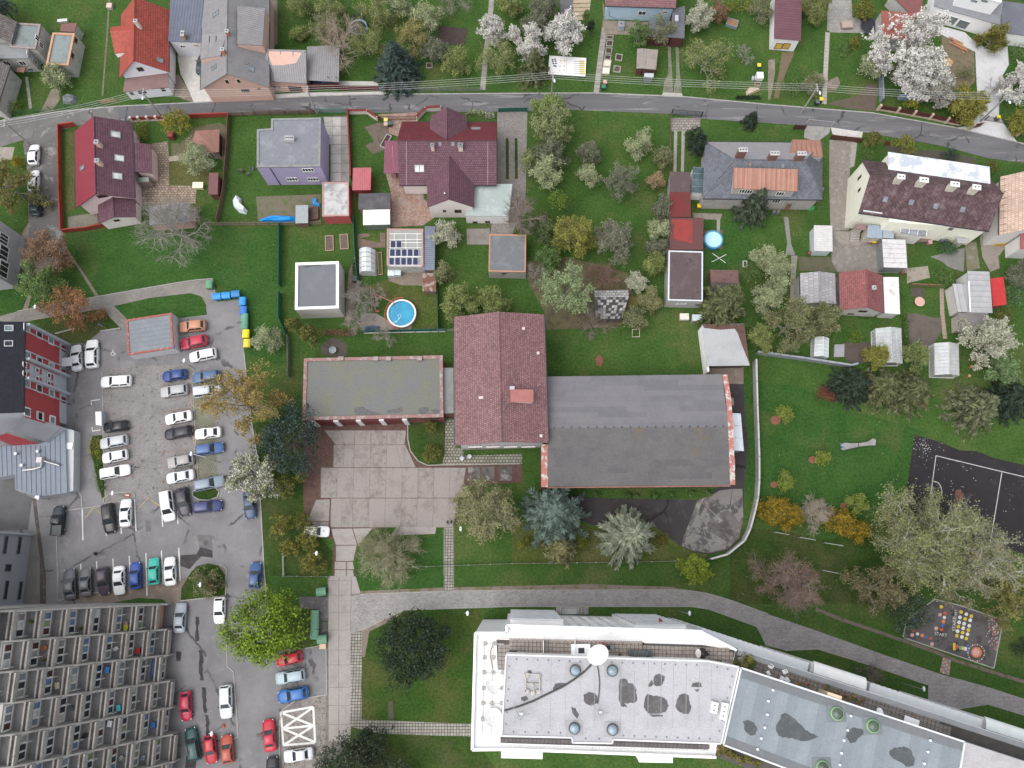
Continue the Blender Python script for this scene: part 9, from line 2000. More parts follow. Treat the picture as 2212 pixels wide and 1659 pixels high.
for k in range(5):m_.box((p.x,p.y,.15+.26*k),(1.02,1.22,.03))
m_.mk('cage',SX,r);MB().cyl((p.x,p.y,1.2),.12,.1,10).mk('cap',PLAST,r);MB().box((p.x,p.y,.05),(1.,1.2,.1)).mk('pallet',DKW,r)
Q=rc_(qW([(312,640),(322,480),(642,500),(634,662)],.55));r=em_('games_board',(cen(Q).x,cen(Q).y,0),'big white painted board on low legs behind the street fence','board');MB().prism(Q,.45,.55).mk('board',pl_((.74,.73,.72),.6,.08),r)
for p in in_(Q,.3):MB().box((p.x,p.y,.22),(.12,.12,.46)).mk('leg',DKW,r)
def ob_(x,y):return W(x,y,.556)
for x,y in((350,515),(372,512),(376,528),(358,548),(380,548),(365,568),(378,572),(352,530)):p=ob_(x,y);MB().cyl((p.x,p.y,.55),.17,.006,10).mk('blue_dot',pl_((.05,.07,.16),.7,.2),r)
for x,y in((420,525),(415,575),(412,608),(455,525),(452,570),(450,610)):p=ob_(x,y);MB().cyl((p.x,p.y,.55),.14,.006,8).mk('ochre_dot',pl_((.48,.4,.2),.7,.2),r)
for k in range(7):p=ob_(606,530+18*k);MB().box((p.x,p.y,.553),(.9,.3,.006)).mk('yellow_mark',pl_((.5,.4,.08),.7,.25),r);p=ob_(562,530+17*k);MB().box((p.x,p.y,.553),(1.,.1,.006)).mk('grey_mark',pl_((.3,.3,.32),.7,.25),r)
MB().bar(ob_(475,500),ob_(468,648),.06,.008).mk('joint_line',pl_((.4,.4,.4),.7,.2),r)
for x,y,l_ in((2090,690,'left grey beehive in the row by the path'),(2078,690,'far left beehive beside the grey one')):ct_(tuple(W(x,y,0)),(.35,.7,.6),(.42,.43,.42),l_,'beehive','beehive')
ct_(tuple(W(2132,675,0)),(1.1,1.2,.9),(.7,.72,.7),'white table top freezer beside the beehives','box','white_chest');bed('small framed bed below the white chest',[(2095,715),(2150,720),(2142,752),(2090,748)],.3)
crop(2,0);bed('blue grey crate full of firewood on the lawn',[(1835,225),(1860,175),(1948,195),(1940,262)],.7,pl_((.2,.24,.27),.7,.2),sn((.3,.17,.1),(.2,.12,.08),3.),name='wood_crate')
crop(1,0)
p=W(885,235,.7);R_=72*.25*mpp(885,235);r=em_('trampoline',(p.x,p.y,0),'round trampoline with grey blue rim and black net','trampoline');MB().cyl((p.x,p.y,.68),R_-.3,.03,20).mk('mat',pl_((.02,.02,.025),.7,.2),r)
n=20;vs=[(p.x+rr*math.cos(6.2832*i/n),p.y+rr*math.sin(6.2832*i/n),z)for rr,z in((R_,.66),(R_,.74),(R_-.34,.74),(R_-.34,.66))for i in range(n)];MB().add(vs,[(j*n+i,j*n+(i+1)%n,((j+1)%4)*n+(i+1)%n,((j+1)%4)*n+i)for j in range(4)for i in range(n)]).mk('rim_pad',pl_((.22,.33,.38),.6,.15),r)
for k in range(6):a=k*1.0472;MB().tube([(p.x+R_*math.cos(a),p.y+R_*math.sin(a),-.02),(p.x+R_*math.cos(a),p.y+R_*math.sin(a),2.3)],.04,5).mk('pole',pl_((.06,.08,.08),.6,.2),r)
vs=[(p.x+R_*math.cos(6.2832*i/n),p.y+R_*math.sin(6.2832*i/n),z)for z in(.75,2.2)for i in range(n)];MB().add(vs,[(i,(i+1)%n,n+(i+1)%n,n+i)for i in range(n)]).mk('safety_net',clearsheet((.03,.04,.04),.45,.8),r)
crop(3,0)
p=W(875,225,.6);R_=62*.25*mpp(875,225);r=em_('trampoline',(p.x,p.y,0),'black covered trampoline on the grey patio','trampoline');MB().cyl((p.x,p.y,.6),R_,.08,20).mk('mat',pl_((.03,.032,.04),.6,.2),r)
for k in range(6):a=k*1.0472;MB().tube([(p.x+R_*.95*math.cos(a),p.y+R_*.95*math.sin(a),0),(p.x+R_*.95*math.cos(a),p.y+R_*.95*math.sin(a),.62)],.04,5).mk('leg',SX,r)
MB().tube([(p.x+R_*math.cos(k*.3142),p.y+R_*math.sin(k*.3142),.69)for k in range(21)],.06,5).mk('rim',pl_((.06,.065,.075),.5,.2),r)
ct_(tuple(W(672,232,0)),(1.9,1.3,.7),(.33,.25,.22),'low dark framed fire table on the patio','table','fire_table',.05);0;0;0
tp=em_('timber_pile',tuple(W(1630,370,0)),'loose pile of orange timber planks beside villa','timber');rs=random.Random(2)
for k in range(9):a=W(1580+rs.uniform(-20,30),340+rs.uniform(-25,30),.1+.06*k);MB().bar(a,a+V3((rs.uniform(1.5,2.6),rs.uniform(-2.2,-1.2),0)),.16,.06).mk('plank',pl_((.42+.1*rs.random(),.24,.13),.8,.2),tp)
for a,b in(((1130,838),(1245,850)),((1245,825),(1350,842))):tag(MB().bar(W(*a,.5),W(*b,.5),.55,.9).mk('stone_bench',pl_((.24,.3,.36),.7,.15)),'slate blue bench slab beneath the blossom tree '+('left' if a[0]<1200 else 'beside the first'),'bench')
crop(0,0)
ct_(tuple(W(1722,1615,0)),(1.7,1.,.72),(.72,.7,.48),'glaring cream tabletop beside the stone terrace','table','garden_table');ct_(tuple(W(1495,1190,0)),(.9,1.,1.3),(.2,.05,.04),'dark red garden grill by the yellow thuja','grill','garden_grill')
0;ch_(tuple(W(2090,1490,0)),1.5,(.1,.09,.085),'dark bench chair left of the lawn table',name='garden_chair',sc=1.5);0;ch_(tuple(W(2185,1470,0)),0,(.13,.15,.18),'grey blue lawn chair by the brown stool',name='garden_chair');ch_(tuple(W(2148,1515,0)),2,(.12,.14,.17),'small dark lawn chair below the stool',name='garden_chair')
0;ct_(tuple(W(550,190,0)),(1.7,.5,.5),(.5,.52,.5),'pale slatted bench above the garden house','bench','garden_bench',.1);ct_(tuple(W(958,68,0)),(.9,.9,.7),(.5,.38,.33),'round pale garden planter at the lawn edge','planter','garden_planter')
crop(2,1)
0;0;bed('square planter frame on the pool lawn edge',[(1990,600),(2028,602),(2026,655),(1990,652)],.4,pl_((.5,.5,.48)))
sh_('shed','small brown felt roofed shed on the pool lawn',[(1712,672),(1955,675),(1960,790),(1720,785)],2.2,DKW,sn((.16,.095,.088),(.12,.075,.07),.8),.3);sh_('shed','dark bitumen roofed lean-to under the spruce',[(1722,770),(1960,780),(1990,890),(1722,880)],2.,DKW,sn((.085,.08,.095),(.11,.085,.085),.8),.1)
0;ct_(tuple(W(1482,1088,0)),(1.4,1.,.8),(.58,.52,.46),'cream box behind the long garage','box','storage_chest');ct_(tuple(W(1590,1098,0)),(1.5,1.,.8),(.42,.48,.52),'pale blue box behind the long garage','box','storage_chest');0
r=em_('goal_frame',tuple(W(1070,1200,0)),'pale wooden goal frame on the back lawn','goal')
for a,b in(((1038,1252,.05),(1104,1250,.05)),((1104,1250,.05),(1100,1185,1.2)),((1038,1252,.05),(1040,1188,1.2)),((1040,1188,1.2),(1100,1185,1.2))):MB().bar(W(*a),W(*b),.08,.08).mk('bar',pl_((.55,.48,.4)),r)
crop(3,1)
0;0;ct_(tuple(W(1315,415,0)),(2.6,1.3,.9),(.16,.12,.1),'dark timber bench set under the balcony','bench','garden_bench');ct_(tuple(W(1500,415,0)),(1.2,1.2,1.),(.14,.15,.16),'dark grey grill beside the round bush','grill','garden_grill')
p=W(1310,948,.6);r=em_('garden_table',(p.x,p.y,0),'round pink garden table in the vegetable garden','table');MB().lathe((p.x,p.y,.62),[(.8,0),(.82,.04),(.8,.07)],18).mk('tabletop',pl_((.55,.33,.28),.7,.15),r);MB().cyl((p.x,p.y,0),.25,.63,8,.1).mk('pedestal',DKW,r);0
for x,y,l_ in((55,168,'left rain barrel behind the slate house'),(92,168,'right rain barrel behind the slate house'),(362,522,'rusty barrel beside the white shed'),(1170,690,'rusty barrel beside the gravel shed')):p=W(x,y,.9);r=em_('rain_barrel',(p.x,p.y,0),l_,'barrel');MB().lathe((p.x,p.y,0),[(.28,0),(.33,.3),(.33,.6),(.29,.9),(.24,.9),(.24,.82)],14).mk('barrel',pl_((.16,.17,.16)if y<300 else(.2,.1,.06),.7,.3),r);MB().lathe((p.x,p.y,.6),[(.34,0),(.34,.04)],14).mk('hoop',DM,r)
tag(tp_('green and orange plastic heap by the slate house',[(345,150),(375,125),(405,130),(395,160),(360,166)],.5,(.06,.3,.12)),None,'tarp');0;tag(tp_('gold frame of a garden swing beside the house steps',[(1940,440),(2080,450),(2080,465),(1945,470)],.5,(.4,.25,.05)),None,'swing')
for x,y,l_ in((1755,1510,'wooden log seat in the far right garden'),(1735,1590,'orange log seat below the first log')):
 p=W(x,y,.3);r=em_('log_seat',(p.x,p.y,0),l_,'log');MB().cyl((p.x,p.y,-.02),.24,.5,10).mk('log',pl_((.36,.17,.08),.85,.3),r);MB().cyl((p.x,p.y,.48),.25,.05,10).mk('seat_top',pl_((.45,.24,.12),.85,.2),r)
bed('dark narrow trough in the blossom garden',[(1842,1390),(1880,1392),(1885,1510),(1850,1512)],.4,pl_((.25,.24,.22)))
crop(3,2)
P=[W(x,y,.5)for x,y in((632,512),(650,572),(700,560),(760,546),(830,534),(930,528),(934,482),(905,470),(868,496),(800,510),(720,512),(660,506))]
r=em_('stone_bench',(cen(P).x,cen(P).y,0),'grey hourglass shaped stone bench on the park lawn','bench');b_=MB().prism(P,-.03,.5).mk('slab',sn((.3,.285,.28),(.25,.235,.23),1.),r);MB().bar(W(780,508,.51),W(786,545,.51),.1,.03).mk('band',DM,r)
for k,c in enumerate(((.05,.12,.3),(.4,.4,.38),(.08,.14,.3),(.3,.3,.32))):MB().box(W(640,518+14*k,.3),(.3,.22,.5)).mk('end_tile',pl_(c,.6,.2),r)
for x0,y0,x1,y1 in((60,1280,185,1302),(275,1325,415,1348),(490,1372,650,1398),(470,1610,610,1635)):r=em_('drying_rail',tuple(W((x0+x1)/2,y0,0)),'pale steel carpet beating rail under the bare tree','rail','pale rails in the rough lawn');MB().bar(W(x0,y0,1.3),W(x1,y1,1.3),.07,.07).mk('bar',pl_((.45,.5,.48),.5,.2),r);[MB().tube([V3((*W(x,y,1.3).xy,-.05)),W(x,y,1.3)],.05,6).mk('post',SX,r)for x,y in((x0+4,y0),(x1-4,y1))]
crop(1,2)
for x,y,l_ in((1780,645,'grey bin beside the school wall'),(1845,628,'round pale planter beside the school wall')):p=W(x,y,.5);r=em_('litter_bin',(p.x,p.y,0),l_,'bin');MB().lathe((p.x,p.y,0),[(.25,0),(.32,.7),(.26,.7),(.24,.5)],12).mk('drum',pl_((.33,.36,.38),.6,.2),r);MB().lathe((p.x,p.y,.68),[(.34,0),(.34,.05),(.27,.05)],12).mk('rim',SX,r)
crop(2,3)
r=em_('entrance_ramp',tuple(W(510,300,0)),'steel railed steps at the white block entrance','steps')
for k in range(4):MB().prism(WL([(430,285+11*k),(560,285+11*k),(560,296+11*k),(430,296+11*k)]),0,.12+.1*k).mk('step',pl_((.45,.45,.44),.8,.15),r)
for x in(420,570,598,630):MB().bar(W(x,268,.9),W(x,330,.9),.05,.9).mk('railing',SX,r)
# -- people
crop(0,2);person(1183,725,2.6,(.4,.41,.42),(.1,.1,.12),'person in pale grey jacket walking across the cobbled bays',z=.018);person(858,1467,.1,(.02,.02,.025),(.02,.02,.025),'person in black walking across the asphalt car park',z=.014)
crop(1,2);person(1658,1197,0.,(.12,.15,.2),(.05,.06,.09),'person in blue grey jacket at the yard edge',stride=.05,z=.055);person(1693,1195,3.1,(.02,.02,.022),(.02,.02,.022),'person in black with pale bag at the yard edge',stride=.05,z=.014)
crop(1,3);person(1192,1297,-1.4,(.13,.14,.16),(.04,.04,.05),'person in grey walking a bag along the tiled footway',z=.02)
# -- TREES, SHRUBS, HEDGES
HZ=dict(n=(9,7,6,1),per=3)
def sg(x,y,r,h,lb_,leaf=LS,per=5,sz=.13,**k):
 a=dict(n=(9,7,6,1),sig=.2,twig=GBK,bark=GBK);a.update(k);return by_(x,y,r,h,lb_,leaf,per=per,lsize=sz,**a)
def br_(x,y,r,h,lb_,bark=TWIG,n=(10,8,7,3),leaf=None,per=0,**k):return by_(x,y,r,h,lb_,leaf,bark=bark,n=n,per=per,**k)
def bo_(x,y,r,h,lb_,b=LW_,bper=7,bs=.13,leaf=LP,per=1,**k):return by_(x,y,r,h,lb_,leaf,bark=TWIG,n=(10,8,7,1),per=per,bo_=b,bper=bper,bsize=bs,sig=.13,name='blossom_tree',**k)
crop(0,0)
cy_(55,95,110,4.5,'dark blue green conifer at the top left corner',LU,40,.3,40,.14,cone=.4);sg(500,690,115,3.,'pale sprouting tree before the garden house',LP,4);0;0;0
hg_([(75,955),(140,945),(205,935)],1.6,1.4,'clipped bright green hedge block at the corner',LL);hg_([(1240,1085),(1245,1225)],1.7,1.5,'clipped yellow green hedge beside maroon house',LF_YG)
cy_(1530,1060,122,3.8,'golden yellow thuja at the street fence',LZ,50,.28,40,.12,extra=(LG,.35,30,.12,'inner_foliage'));sg(1695,1400,140,3.2,'pale leafing tree beside the gazebo',LP,6,.11);0
0;0;0
sg(85,1610,205,7,'large olive tree shading the side lane',lfm((.16,.15,.045),.4),9,.15);pn_(150,1400,62,1.8,'yellow forsythia at the lane tree',LF);0;0;0
0
crop(0,1)
br_(430,545,195,5.5,'brown leafed bare tree at the lane end',TWIG,(10,8,7,2),LB,3,lsize=.13);sg(360,800,185,4.5,'fresh green tree by the trodden track',lfm((.12,.19,.055),.45),7,.14);sg(640,1040,195,5,'orange budding tree beside the dark lawn',LV_,5,.14,twig=TWIG);br_(1520,320,335,8.5,'wide bare grey tree above the slate shed',GBK,(12,9,7,4))
crop(1,1)
sg(90,1260,135,3.5,'whitish budding shrub by the green fence',LP,6,.1);br_(900,930,165,3.5,'bare greyish bush beside the green fence',GBK,(11,8,6,2));br_(1030,900,120,3.2,'bare tree at the pink swing frame',GBK,(9,7,6,1));br_(880,1130,150,3.5,'bare tangled bush at the pool corner',GBK,(11,8,6,2));br_(1110,1250,110,3.,'bare bush overhanging the pool fence',GBK,(9,7,6,1));0
cy_(330,1150,95,6,'olive cypress beside the cube house',LT,50,.24,40,.13,cone=.5);cy_(470,1240,120,6.5,'larger olive cypress beside the soil circle',LT,60,.22,40,.13,cone=.45);0;0
hg_([(590,1222),(720,1225),(860,1228)],.8,1.1,'brown bare hedge behind the cube house',LB);bo_(1640,370,130,4,'loose whitish tree beside the blue grey shed',LC,4,.11);sg(1610,700,90,4,'thin sprouting tree by the rusty shed',LO,4);0;sg(1760,980,190,4,'bright green leafing shrub above the school roof',LS,8,.13);sg(2050,980,170,3.5,'low lime green thicket by the garage lawn',LS,7,.13)
hg_([(850,590),(848,680),(862,740)],.5,.7,'low planted strip by the cube house fence',LG);0
crop(1,0)
for x,y,r,h,l_,lf in((380,60,125,3,'pale green fruit tree beside the grey dormer',LS),(640,80,130,3.6,'fruit tree above the wide bare tree',LS),(600,260,140,3.6,'hazy fruit tree left of the trampoline',LO),(380,300,60,1.6,'small fruit bush on the left orchard lawn',LS),(1040,120,165,4,'leafing fruit tree right of the trampoline',LS),(960,400,160,3.8,'hazy green fruit tree beside blue spruce',LS),(1350,350,140,3.6,'yellowish fruit tree above the blue spruce',lfm((.22,.2,.07),.4)),(1230,50,110,3.2,'silvery fruit tree at the top of orchard',LP),(1480,180,145,3.8,'pale green fruit tree beside the dug plot',LP),(1560,470,120,3.2,'thin fruit tree below the dug plot',LY),(1710,560,140,3.4,'lime fruit tree in the lower orchard',LS),(2100,530,190,4.2,'wide fruit tree beside the slab path',LS),(2190,70,110,3.2,'fruit tree at the top of the slab path',LS)):sg(x,y,r,h,l_,lf,5,.12,name='fruit_tree')
br_(745,400,250,5.5,'wide bare pinkish tree beside the carport',pl_((.42,.34,.26),.9,.3),(11,8,6,3));cf_(1215,570,205,9.5,'large blue spruce standing at the street',LU,16,12,.15,.1,.26,z0=.04,dens=11);bo_(2040,290,135,4,'white blossoming tree over the slab path',LW_,5,.12);br_(1700,30,190,1.4,'heap of cut brushwood at the orchard top',GBK,(12,8,6,2),tf=.05,name='brush_heap',cat='brush heap');0;0;0;0;0;0
hg_([(1820,985),(1900,985),(1970,985)],.7,.9,'flowering hedge beside the cross gable',LP);hg_([(1990,1010),(2055,1010)],.9,.9,'white flowered bush by the cobbled drive',LC)
0;r=bed('grey stone trough planter beside the carport wall',[(1075,1275),(1130,1165),(1180,1190),(1115,1290)],.5,pl_((.36,.37,.35)));bed('small square raised bed in orchard',[(1472,550),(1525,548),(1525,592),(1472,594)],.25,pl_((.36,.32,.27)))
crop(2,0)
pn_(40,70,85,2.,'red tinged green shrub in the orchard corner',LG,extra=(LR,.3,14,.08,'red_leaves'));sg(270,110,150,4,'dense grey green tree beside asphalt strip',LY,8,.12);sg(190,260,130,3.5,'grey green tree behind the blossom',LY,6,.12);bo_(455,290,165,5.2,'large brilliant white cherry tree behind games board',LW_,10,.14);bo_(165,410,150,4.5,'white cherry tree beside the small spruce',LW_,6,.13);bo_(20,310,60,3,'white blossom branches at the slab path',LW_,5,.12);cf_(190,590,140,7.5,'slender olive spruce beside the games board',LQ,15,9,.25,.1,.2,z0=.06)
cy_(640,150,48,4,'left dark thuja column beside the boards',LG,34,.4,40,.1,cone=.55,z0=.03);cy_(682,230,46,4,'right dark thuja column beside the boards',LD,34,.4,40,.1,cone=.55,z0=.03);0;0;sg(1090,310,105,3.,'dark branched tree on the blue house terrace',LG,4,.11,twig=TWIG);sg(1290,280,125,3.2,'hazy fruit tree before the black roof annex',LO,4,.11);0;bo_(1600,170,120,3.6,'cream blossom tree right of the annex',LC,8,.12);hg_([(1840,70),(1960,75),(2080,90)],1.9,1.6,'broad yellow green hedge at the top garden',LF_YG);sg(1770,110,90,2.8,'brownish bush left of the yellow hedge',LB,5,.11);sg(2150,100,110,3.2,'thin olive fruit tree right of the yellow hedge',LO,4,.11)
sg(1660,560,225,3.8,'wide sparse fruit tree above the street',LS,5,.13);br_(2010,490,105,2.8,'small thin bare tree by the stepping stones',GBK,(8,6,6,1));0;0;0;0;hg_([(1930,850),(2140,850)],.5,.5,'dark low hedge along the street corner',LD)
tag(tp_('pale heap of cut branches by the path',[(2020,790),(2050,755),(2130,765),(2150,780),(2060,820),(2025,830)],.5,(.48,.38,.29)),None,'brush heap')
WILL=lfm((.17,.2,.085),.4);
sg(310,960,150,6.,'bright top of the green willow row at the street',lfm((.15,.2,.06),.4),9,.14);sg(330,1120,185,7.,'tall grey green willow in the meadow row',WILL,10,.14);sg(330,1330,145,6.,'greyish willow in the middle of meadow row',LY,9,.14);sg(300,1490,150,6.,'pale willow at the lower meadow row',LP,8,.14);sg(150,1400,90,4.,'low willow shoots along the cobbled drive',WILL,7,.13)
sg(1095,1262,115,3.6,'rounded pale fruit tree alone on meadow',LP,7,.12,name='fruit_tree');sg(650,1340,105,3.2,'grey green fruit tree in the meadow middle',LY,6,.12,name='fruit_tree');sg(660,1530,105,3.2,'pale fruit tree below the grey green one',LP,6,.12,name='fruit_tree');br_(940,1600,170,4,'wide thin grey fruit tree in the meadow',pl_((.3,.3,.25),.9,.3),(10,8,6,2),LY,2);sg(1290,1370,85,3,'fruit tree along the meadow fence',LO,5,.12,name='fruit_tree');sg(1245,1560,80,2.4,'brownish dry bush at the meadow fence',lfm((.25,.19,.1),.4),5,.12)
cy_(1590,1225,110,7,'tall dark thuja beside the slate house',LD,90,.22,46,.13,cone=.35,sy=1.35,rot=.35,z0=.03);cf_(2065,1040,62,3.5,'small dark conifer on white rocks',LD,9,8,.2,.2,.18);0;0
crop(3,0)
0;sg(400,100,125,3.8,'dense olive tree beside the patio',lfm((.15,.165,.055),.4),10,.12);cy_(815,75,100,3.,'round dark golden conifer on the patio',LH,46,.26,40,.12);pn_(640,430,75,1.3,'green rockery shrub below patio',LG);pn_(740,370,70,1.2,'brownish rockery shrub below patio',LH);0
bo_(1170,520,300,8,'huge white cherry tree at the modern villa',LW_,14,.15);bo_(1330,690,190,6.5,'lower white cherry limbs beside the huge one',LW_,12,.15);bo_(1480,790,120,5,'white cherry boughs reaching to the street',lfm((.3,.29,.26),.2),8,.14);sg(885,590,105,3.6,'pale grey leafing tree left of the cherry',LP,6,.12);sg(1940,340,105,4,'yellow olive conifer at the villa drive',LH,10,.12);by_(1690,930,155,4.,'weeping yellow green willow at the street',lfm((.18,.175,.035),.35),n=(11,9,7,1),per=8,lsize=.13,droop=.5,elong=1.5,sig=.14,name='weeping_willow');bo_(2170,770,165,5,'white cherry tree right of the villa drive',LW_,11,.14);br_(1960,770,100,3,'thin bare twigs over the villa drive',GBK,(8,6,5,2));cy_(1245,905,65,2.6,'yellow green thuja at the pillar fence',lfm((.17,.18,.02),.4),36,.3,36,.1,cone=.4)
pn_(190,750,100,2.2,'big dark green bush by the utility pole',LG,ncl=50);sg(385,740,90,2.4,'olive sparse bush beside the dark one',LO,6,.1);0;cy_(905,1215,80,4,'dark olive thuja beside the gravel drive',LT,50,.25,40,.12,cone=.35);pn_(880,1330,70,1.8,'dark green shrub below the olive thuja',LG);cy_(1185,1255,95,2.6,'spreading golden juniper behind the white roof',LF_YG,40,.26,36,.11);pn_(1570,1345,85,1.4,'bluish spreading juniper by the street',LU);by_(2170,1090,95,3.,'yellow green weeping bush at the right corner',lfm((.18,.175,.03),.35),n=(9,7,6,1),per=7,lsize=.12,droop=.4);cy_(1935,1440,60,3.,'olive thuja beside the cream roof',LT,30,.3,36,.11,cone=.4);0;0;pn_(1720,640,80,2.,'olive shrub in the villa rubble',LO);0;pn_(2160,470,90,2.,'green shrub at the right edge bank',LG)
crop(2,1)
br_(70,210,220,9,'tall bare walnut beside the cobbled drive',TWIG,(11,9,7,3));cy_(400,90,105,4.5,'vivid green leafy bush below the willows',LJ,44,.28,36,.13);sg(260,330,150,5,'ivy dark thicket beside the walnut',lfm((.07,.1,.035),.45),10,.14);sg(540,400,195,6,'yellow leafing maple at the meadow end',LF_YG,10,.15);sg(880,430,195,6,'hazy grey plum tree beside yellow maple',lfm((.165,.165,.115),.35),9,.13);sg(430,880,255,7,'broad silvery green willow above the school',lfm((.2,.25,.125),.38),12,.15);br_(780,740,165,2.4,'reddish bramble thicket above the shack',pl_((.26,.16,.13),.9,.3),(13,9,7,2));sg(320,600,120,2.6,'green thicket below the yellow maple',LG,8,.13);br_(200,700,120,2.5,'grey brown scrub beside the flat garage',GBK,(10,8,6,1))
for x,y,r,l_,lf in((1285,150,105,'top bush of the hedge line beside the garages',LY),(1275,330,100,'second bush of the garage hedge line',LP),(1250,490,95,'third bush of the garage hedge line',LY),(1225,640,110,'lowest bush of the garage hedge line',LS)):sg(x,y,r,3.2,l_,lf,7,.12)
bo_(1070,800,95,2.6,'pale cream blossom bush beside shack',LC,6,.1);sg(1180,950,120,2.,'grassy tangled bush right of the shack',lfm((.2,.2,.09),.4),6,.12);sg(1050,1110,125,2.8,'olive bush overhanging the back lawn',LO,7,.12);br_(700,1150,200,1.4,'low brown brush along the back lawn',TWIG,(12,8,6,2),tf=.05);cf_(1830,970,235,11.5,'big drooping spruce above the pavilion',LQ,14,11,.3,.05,.26,dens=12,side=.8);cf_(2090,130,135,9,'dark fir behind the slate house',LN,14,9,.22,.12,.24);pn_(2070,700,115,3.,'rich green bush beside the pool lawn',LG,ncl=50);sg(2160,560,105,3.4,'pale fruit tree beside the forked path',LP,6,.12);sg(2170,930,130,3.6,'hazy pale tree below the forked path',LP,7,.12);sg(2150,1280,120,3.,'olive yellow bush beside the pavilion',LS,7,.12)
crop(3,1)
sg(50,660,140,3.8,'grey green fruit tree right of the rich bush',LP,7,.12);sg(60,830,110,3.4,'pale fruit tree beside mossy path',LP,7,.12);sg(170,1170,240,7,'large olive apple tree by the park wall',lfm((.145,.15,.065),.4),9,.14);sg(470,1120,175,6,'olive apple tree before the shingle shed',lfm((.155,.16,.075),.4),9,.14);0;0;pn_(750,1250,85,1.6,'fresh green shrub above the dark plot',LJ);sg(940,1430,95,3.2,'lime green tree before the long greenhouse',LF_YG,10,.12);sg(1260,1430,120,3.,'green leafing tree below the bare plot',lfm((.14,.18,.06),.4),7,.13);0;pn_(1560,490,82,2.,'clipped dark green ball bush in the yard',lfm((.055,.11,.05),.45),ncl=50);pn_(1530,740,105,2.,'fresh green shrub beside the grey garden house',LG,ncl=44);0;0;0
pn_(2140,900,115,3.2,'large green laurel right of the red lean-to',lfm((.075,.16,.06),.45),ncl=50);sg(2150,740,110,3.2,'grey purple bush below the golden shrubs',LY,6,.12);pn_(2030,1085,100,2.6,'dark golden shrub below the red lean-to',LT,ncl=44);bo_(1850,1290,195,4.2,'cream blossoming cherry by weathered greenhouse',LC,11,.14);sg(2010,1570,145,3.4,'fresh bluish green tree in the right garden',lfm((.13,.2,.085),.4),9,.13);0;0;0;0;0;0;hg_([(1180,1080),(1185,1220),(1195,1330)],.6,.6,'low leafy row along the bare plot',LG);0;0
crop(3,2)
for x,y,r,h,l_,lf in((730,10,190,5.5,'first dark spreading spruce at the park wall',LD),(1000,20,200,5.5,'second dark spreading spruce at the park wall',LQ),(1240,60,200,6,'drooping spruce beside the park lawn',LQ),(1800,200,220,8,'large olive spruce above ball court',lfm((.105,.115,.06),.5)),(2110,120,190,8,'dark green spruce at the right edge',LD)):cf_(x,y,r,h,l_,lf,13,11,.22,.08,.25,z0=.05,dens=10)
pn_(500,95,95,2.6,'maroon leafed shrub on the park lawn',LR,ncl=36,nleaf=26);0
for x,y,r,l_ in((132,262,78,'young lime tree near the concrete wall'),(467,640,58,'young lime tree in mid lawn'),(137,842,82,'young lime tree above the forsythia'),(757,1035,86,'young lime tree near the court corner')):sg(x,y,r,2.8,l_,LL,9,.11,n=(8,6,5,0),thick=.6)
for x,y,r,h,l_ in((40,1080,120,2.4,'orange forsythia against the curved wall'),(150,1140,125,2.4,'yellow forsythia left of the bare round bush'),(610,1200,125,2.4,'golden forsythia right of the bare round bush'),(775,1275,92,2.,'golden forsythia at the end of the row')):sg(x,y,r,h,l_,LF,9,.12,n=(12,7,6,1),tf=.05,name='forsythia_bush',cat='shrub',twig=TWIG)
br_(390,1110,160,3.2,'rounded pale bare bush between forsythias',pl_((.46,.39,.32),.9,.3),(16,9,7,3),tf=.04,name='bare_bush')
SPB=lfm((.175,.185,.075),.4)
by_(1290,1330,400,12,'great birch with pale limbs beside the court',SPB,bark=PBK,n=(13,10,8,2),per=5,lsize=.15,sig=.28,rv=.9);by_(1750,1500,360,12,'second great birch with white limbs',lfm((.195,.19,.1),.4),bark=pl_((.48,.46,.41),.9,.25),n=(12,9,7,2),per=4,lsize=.14,sig=.25,rv=.9)
crop(3,3)
br_(165,60,290,11,'large dark bare tree over the footpath',pl_((.25,.2,.18),.95,.3),(14,10,8,4),LB,1,lsize=.08);sg(900,90,220,8,'olive brown leafing tree above the footpath',lfm((.14,.125,.06),.4),8,.14);cy_(1210,310,175,6,'dark blue green pine beside the play area',lfm((.06,.088,.05),.5),70,.22,46,.14);sg(2030,190,210,7,'yellow green tree right of the play area',lfm((.17,.165,.05),.4),9,.15);sg(1560,60,200,7,'loose olive tree behind the play area',lfm((.17,.165,.085),.4),5,.14,bark=PBK,twig=PBK);0;br_(870,850,110,1.6,'second brown bare shrub beside the wing',TWIG,(12,8,6,2),tf=.05);pn_(2190,620,80,2.,'dark shrub right of the play area',LD);0
full()
0;sg(530,880,88,8.,'golden brown budding tree over grass block bays',lfm((.24,.18,.055),.4),9,.15,twig=TWIG);0;0;cy_(572,1350,86,9.5,'huge fresh green tree beside the terrace street',lfm((.145,.215,.02),.42),150,.2,60,.2,lumpy=.12);cy_(630,955,76,9,'blue green pine at the concrete yard',LU,110,.2,52,.17);bo_(548,1032,62,6.5,'white blossoming bird cherry beside the street',LW_,5,.13,LS,6)
crop(1,2)
cy_(270,880,110,5,'dark olive thuja below the blue pine',LT,46,.26,40,.13);cy_(400,800,60,4.5,'golden tipped thuja at the yard edge',LH,30,.3,36,.12);cy_(225,290,110,3.,'green shrub left of workshop wing',LG,40,.26,36,.12)
for x,y,r,l_ in((215,1215,110,'golden thuja above the white car'),(385,1190,95,'dark golden thuja behind the white car'),(455,1338,100,'flat golden juniper in front of white car'),(290,1420,88,'golden juniper beside the short lamp'),(495,1545,130,'spreading golden juniper by the drive')):cy_(x,y,r,3.4,l_,LT if 'dark' in l_ else lfm((.16,.155,.035),.42),44,.24,40,.12,vol=.5,lumpy=.25)
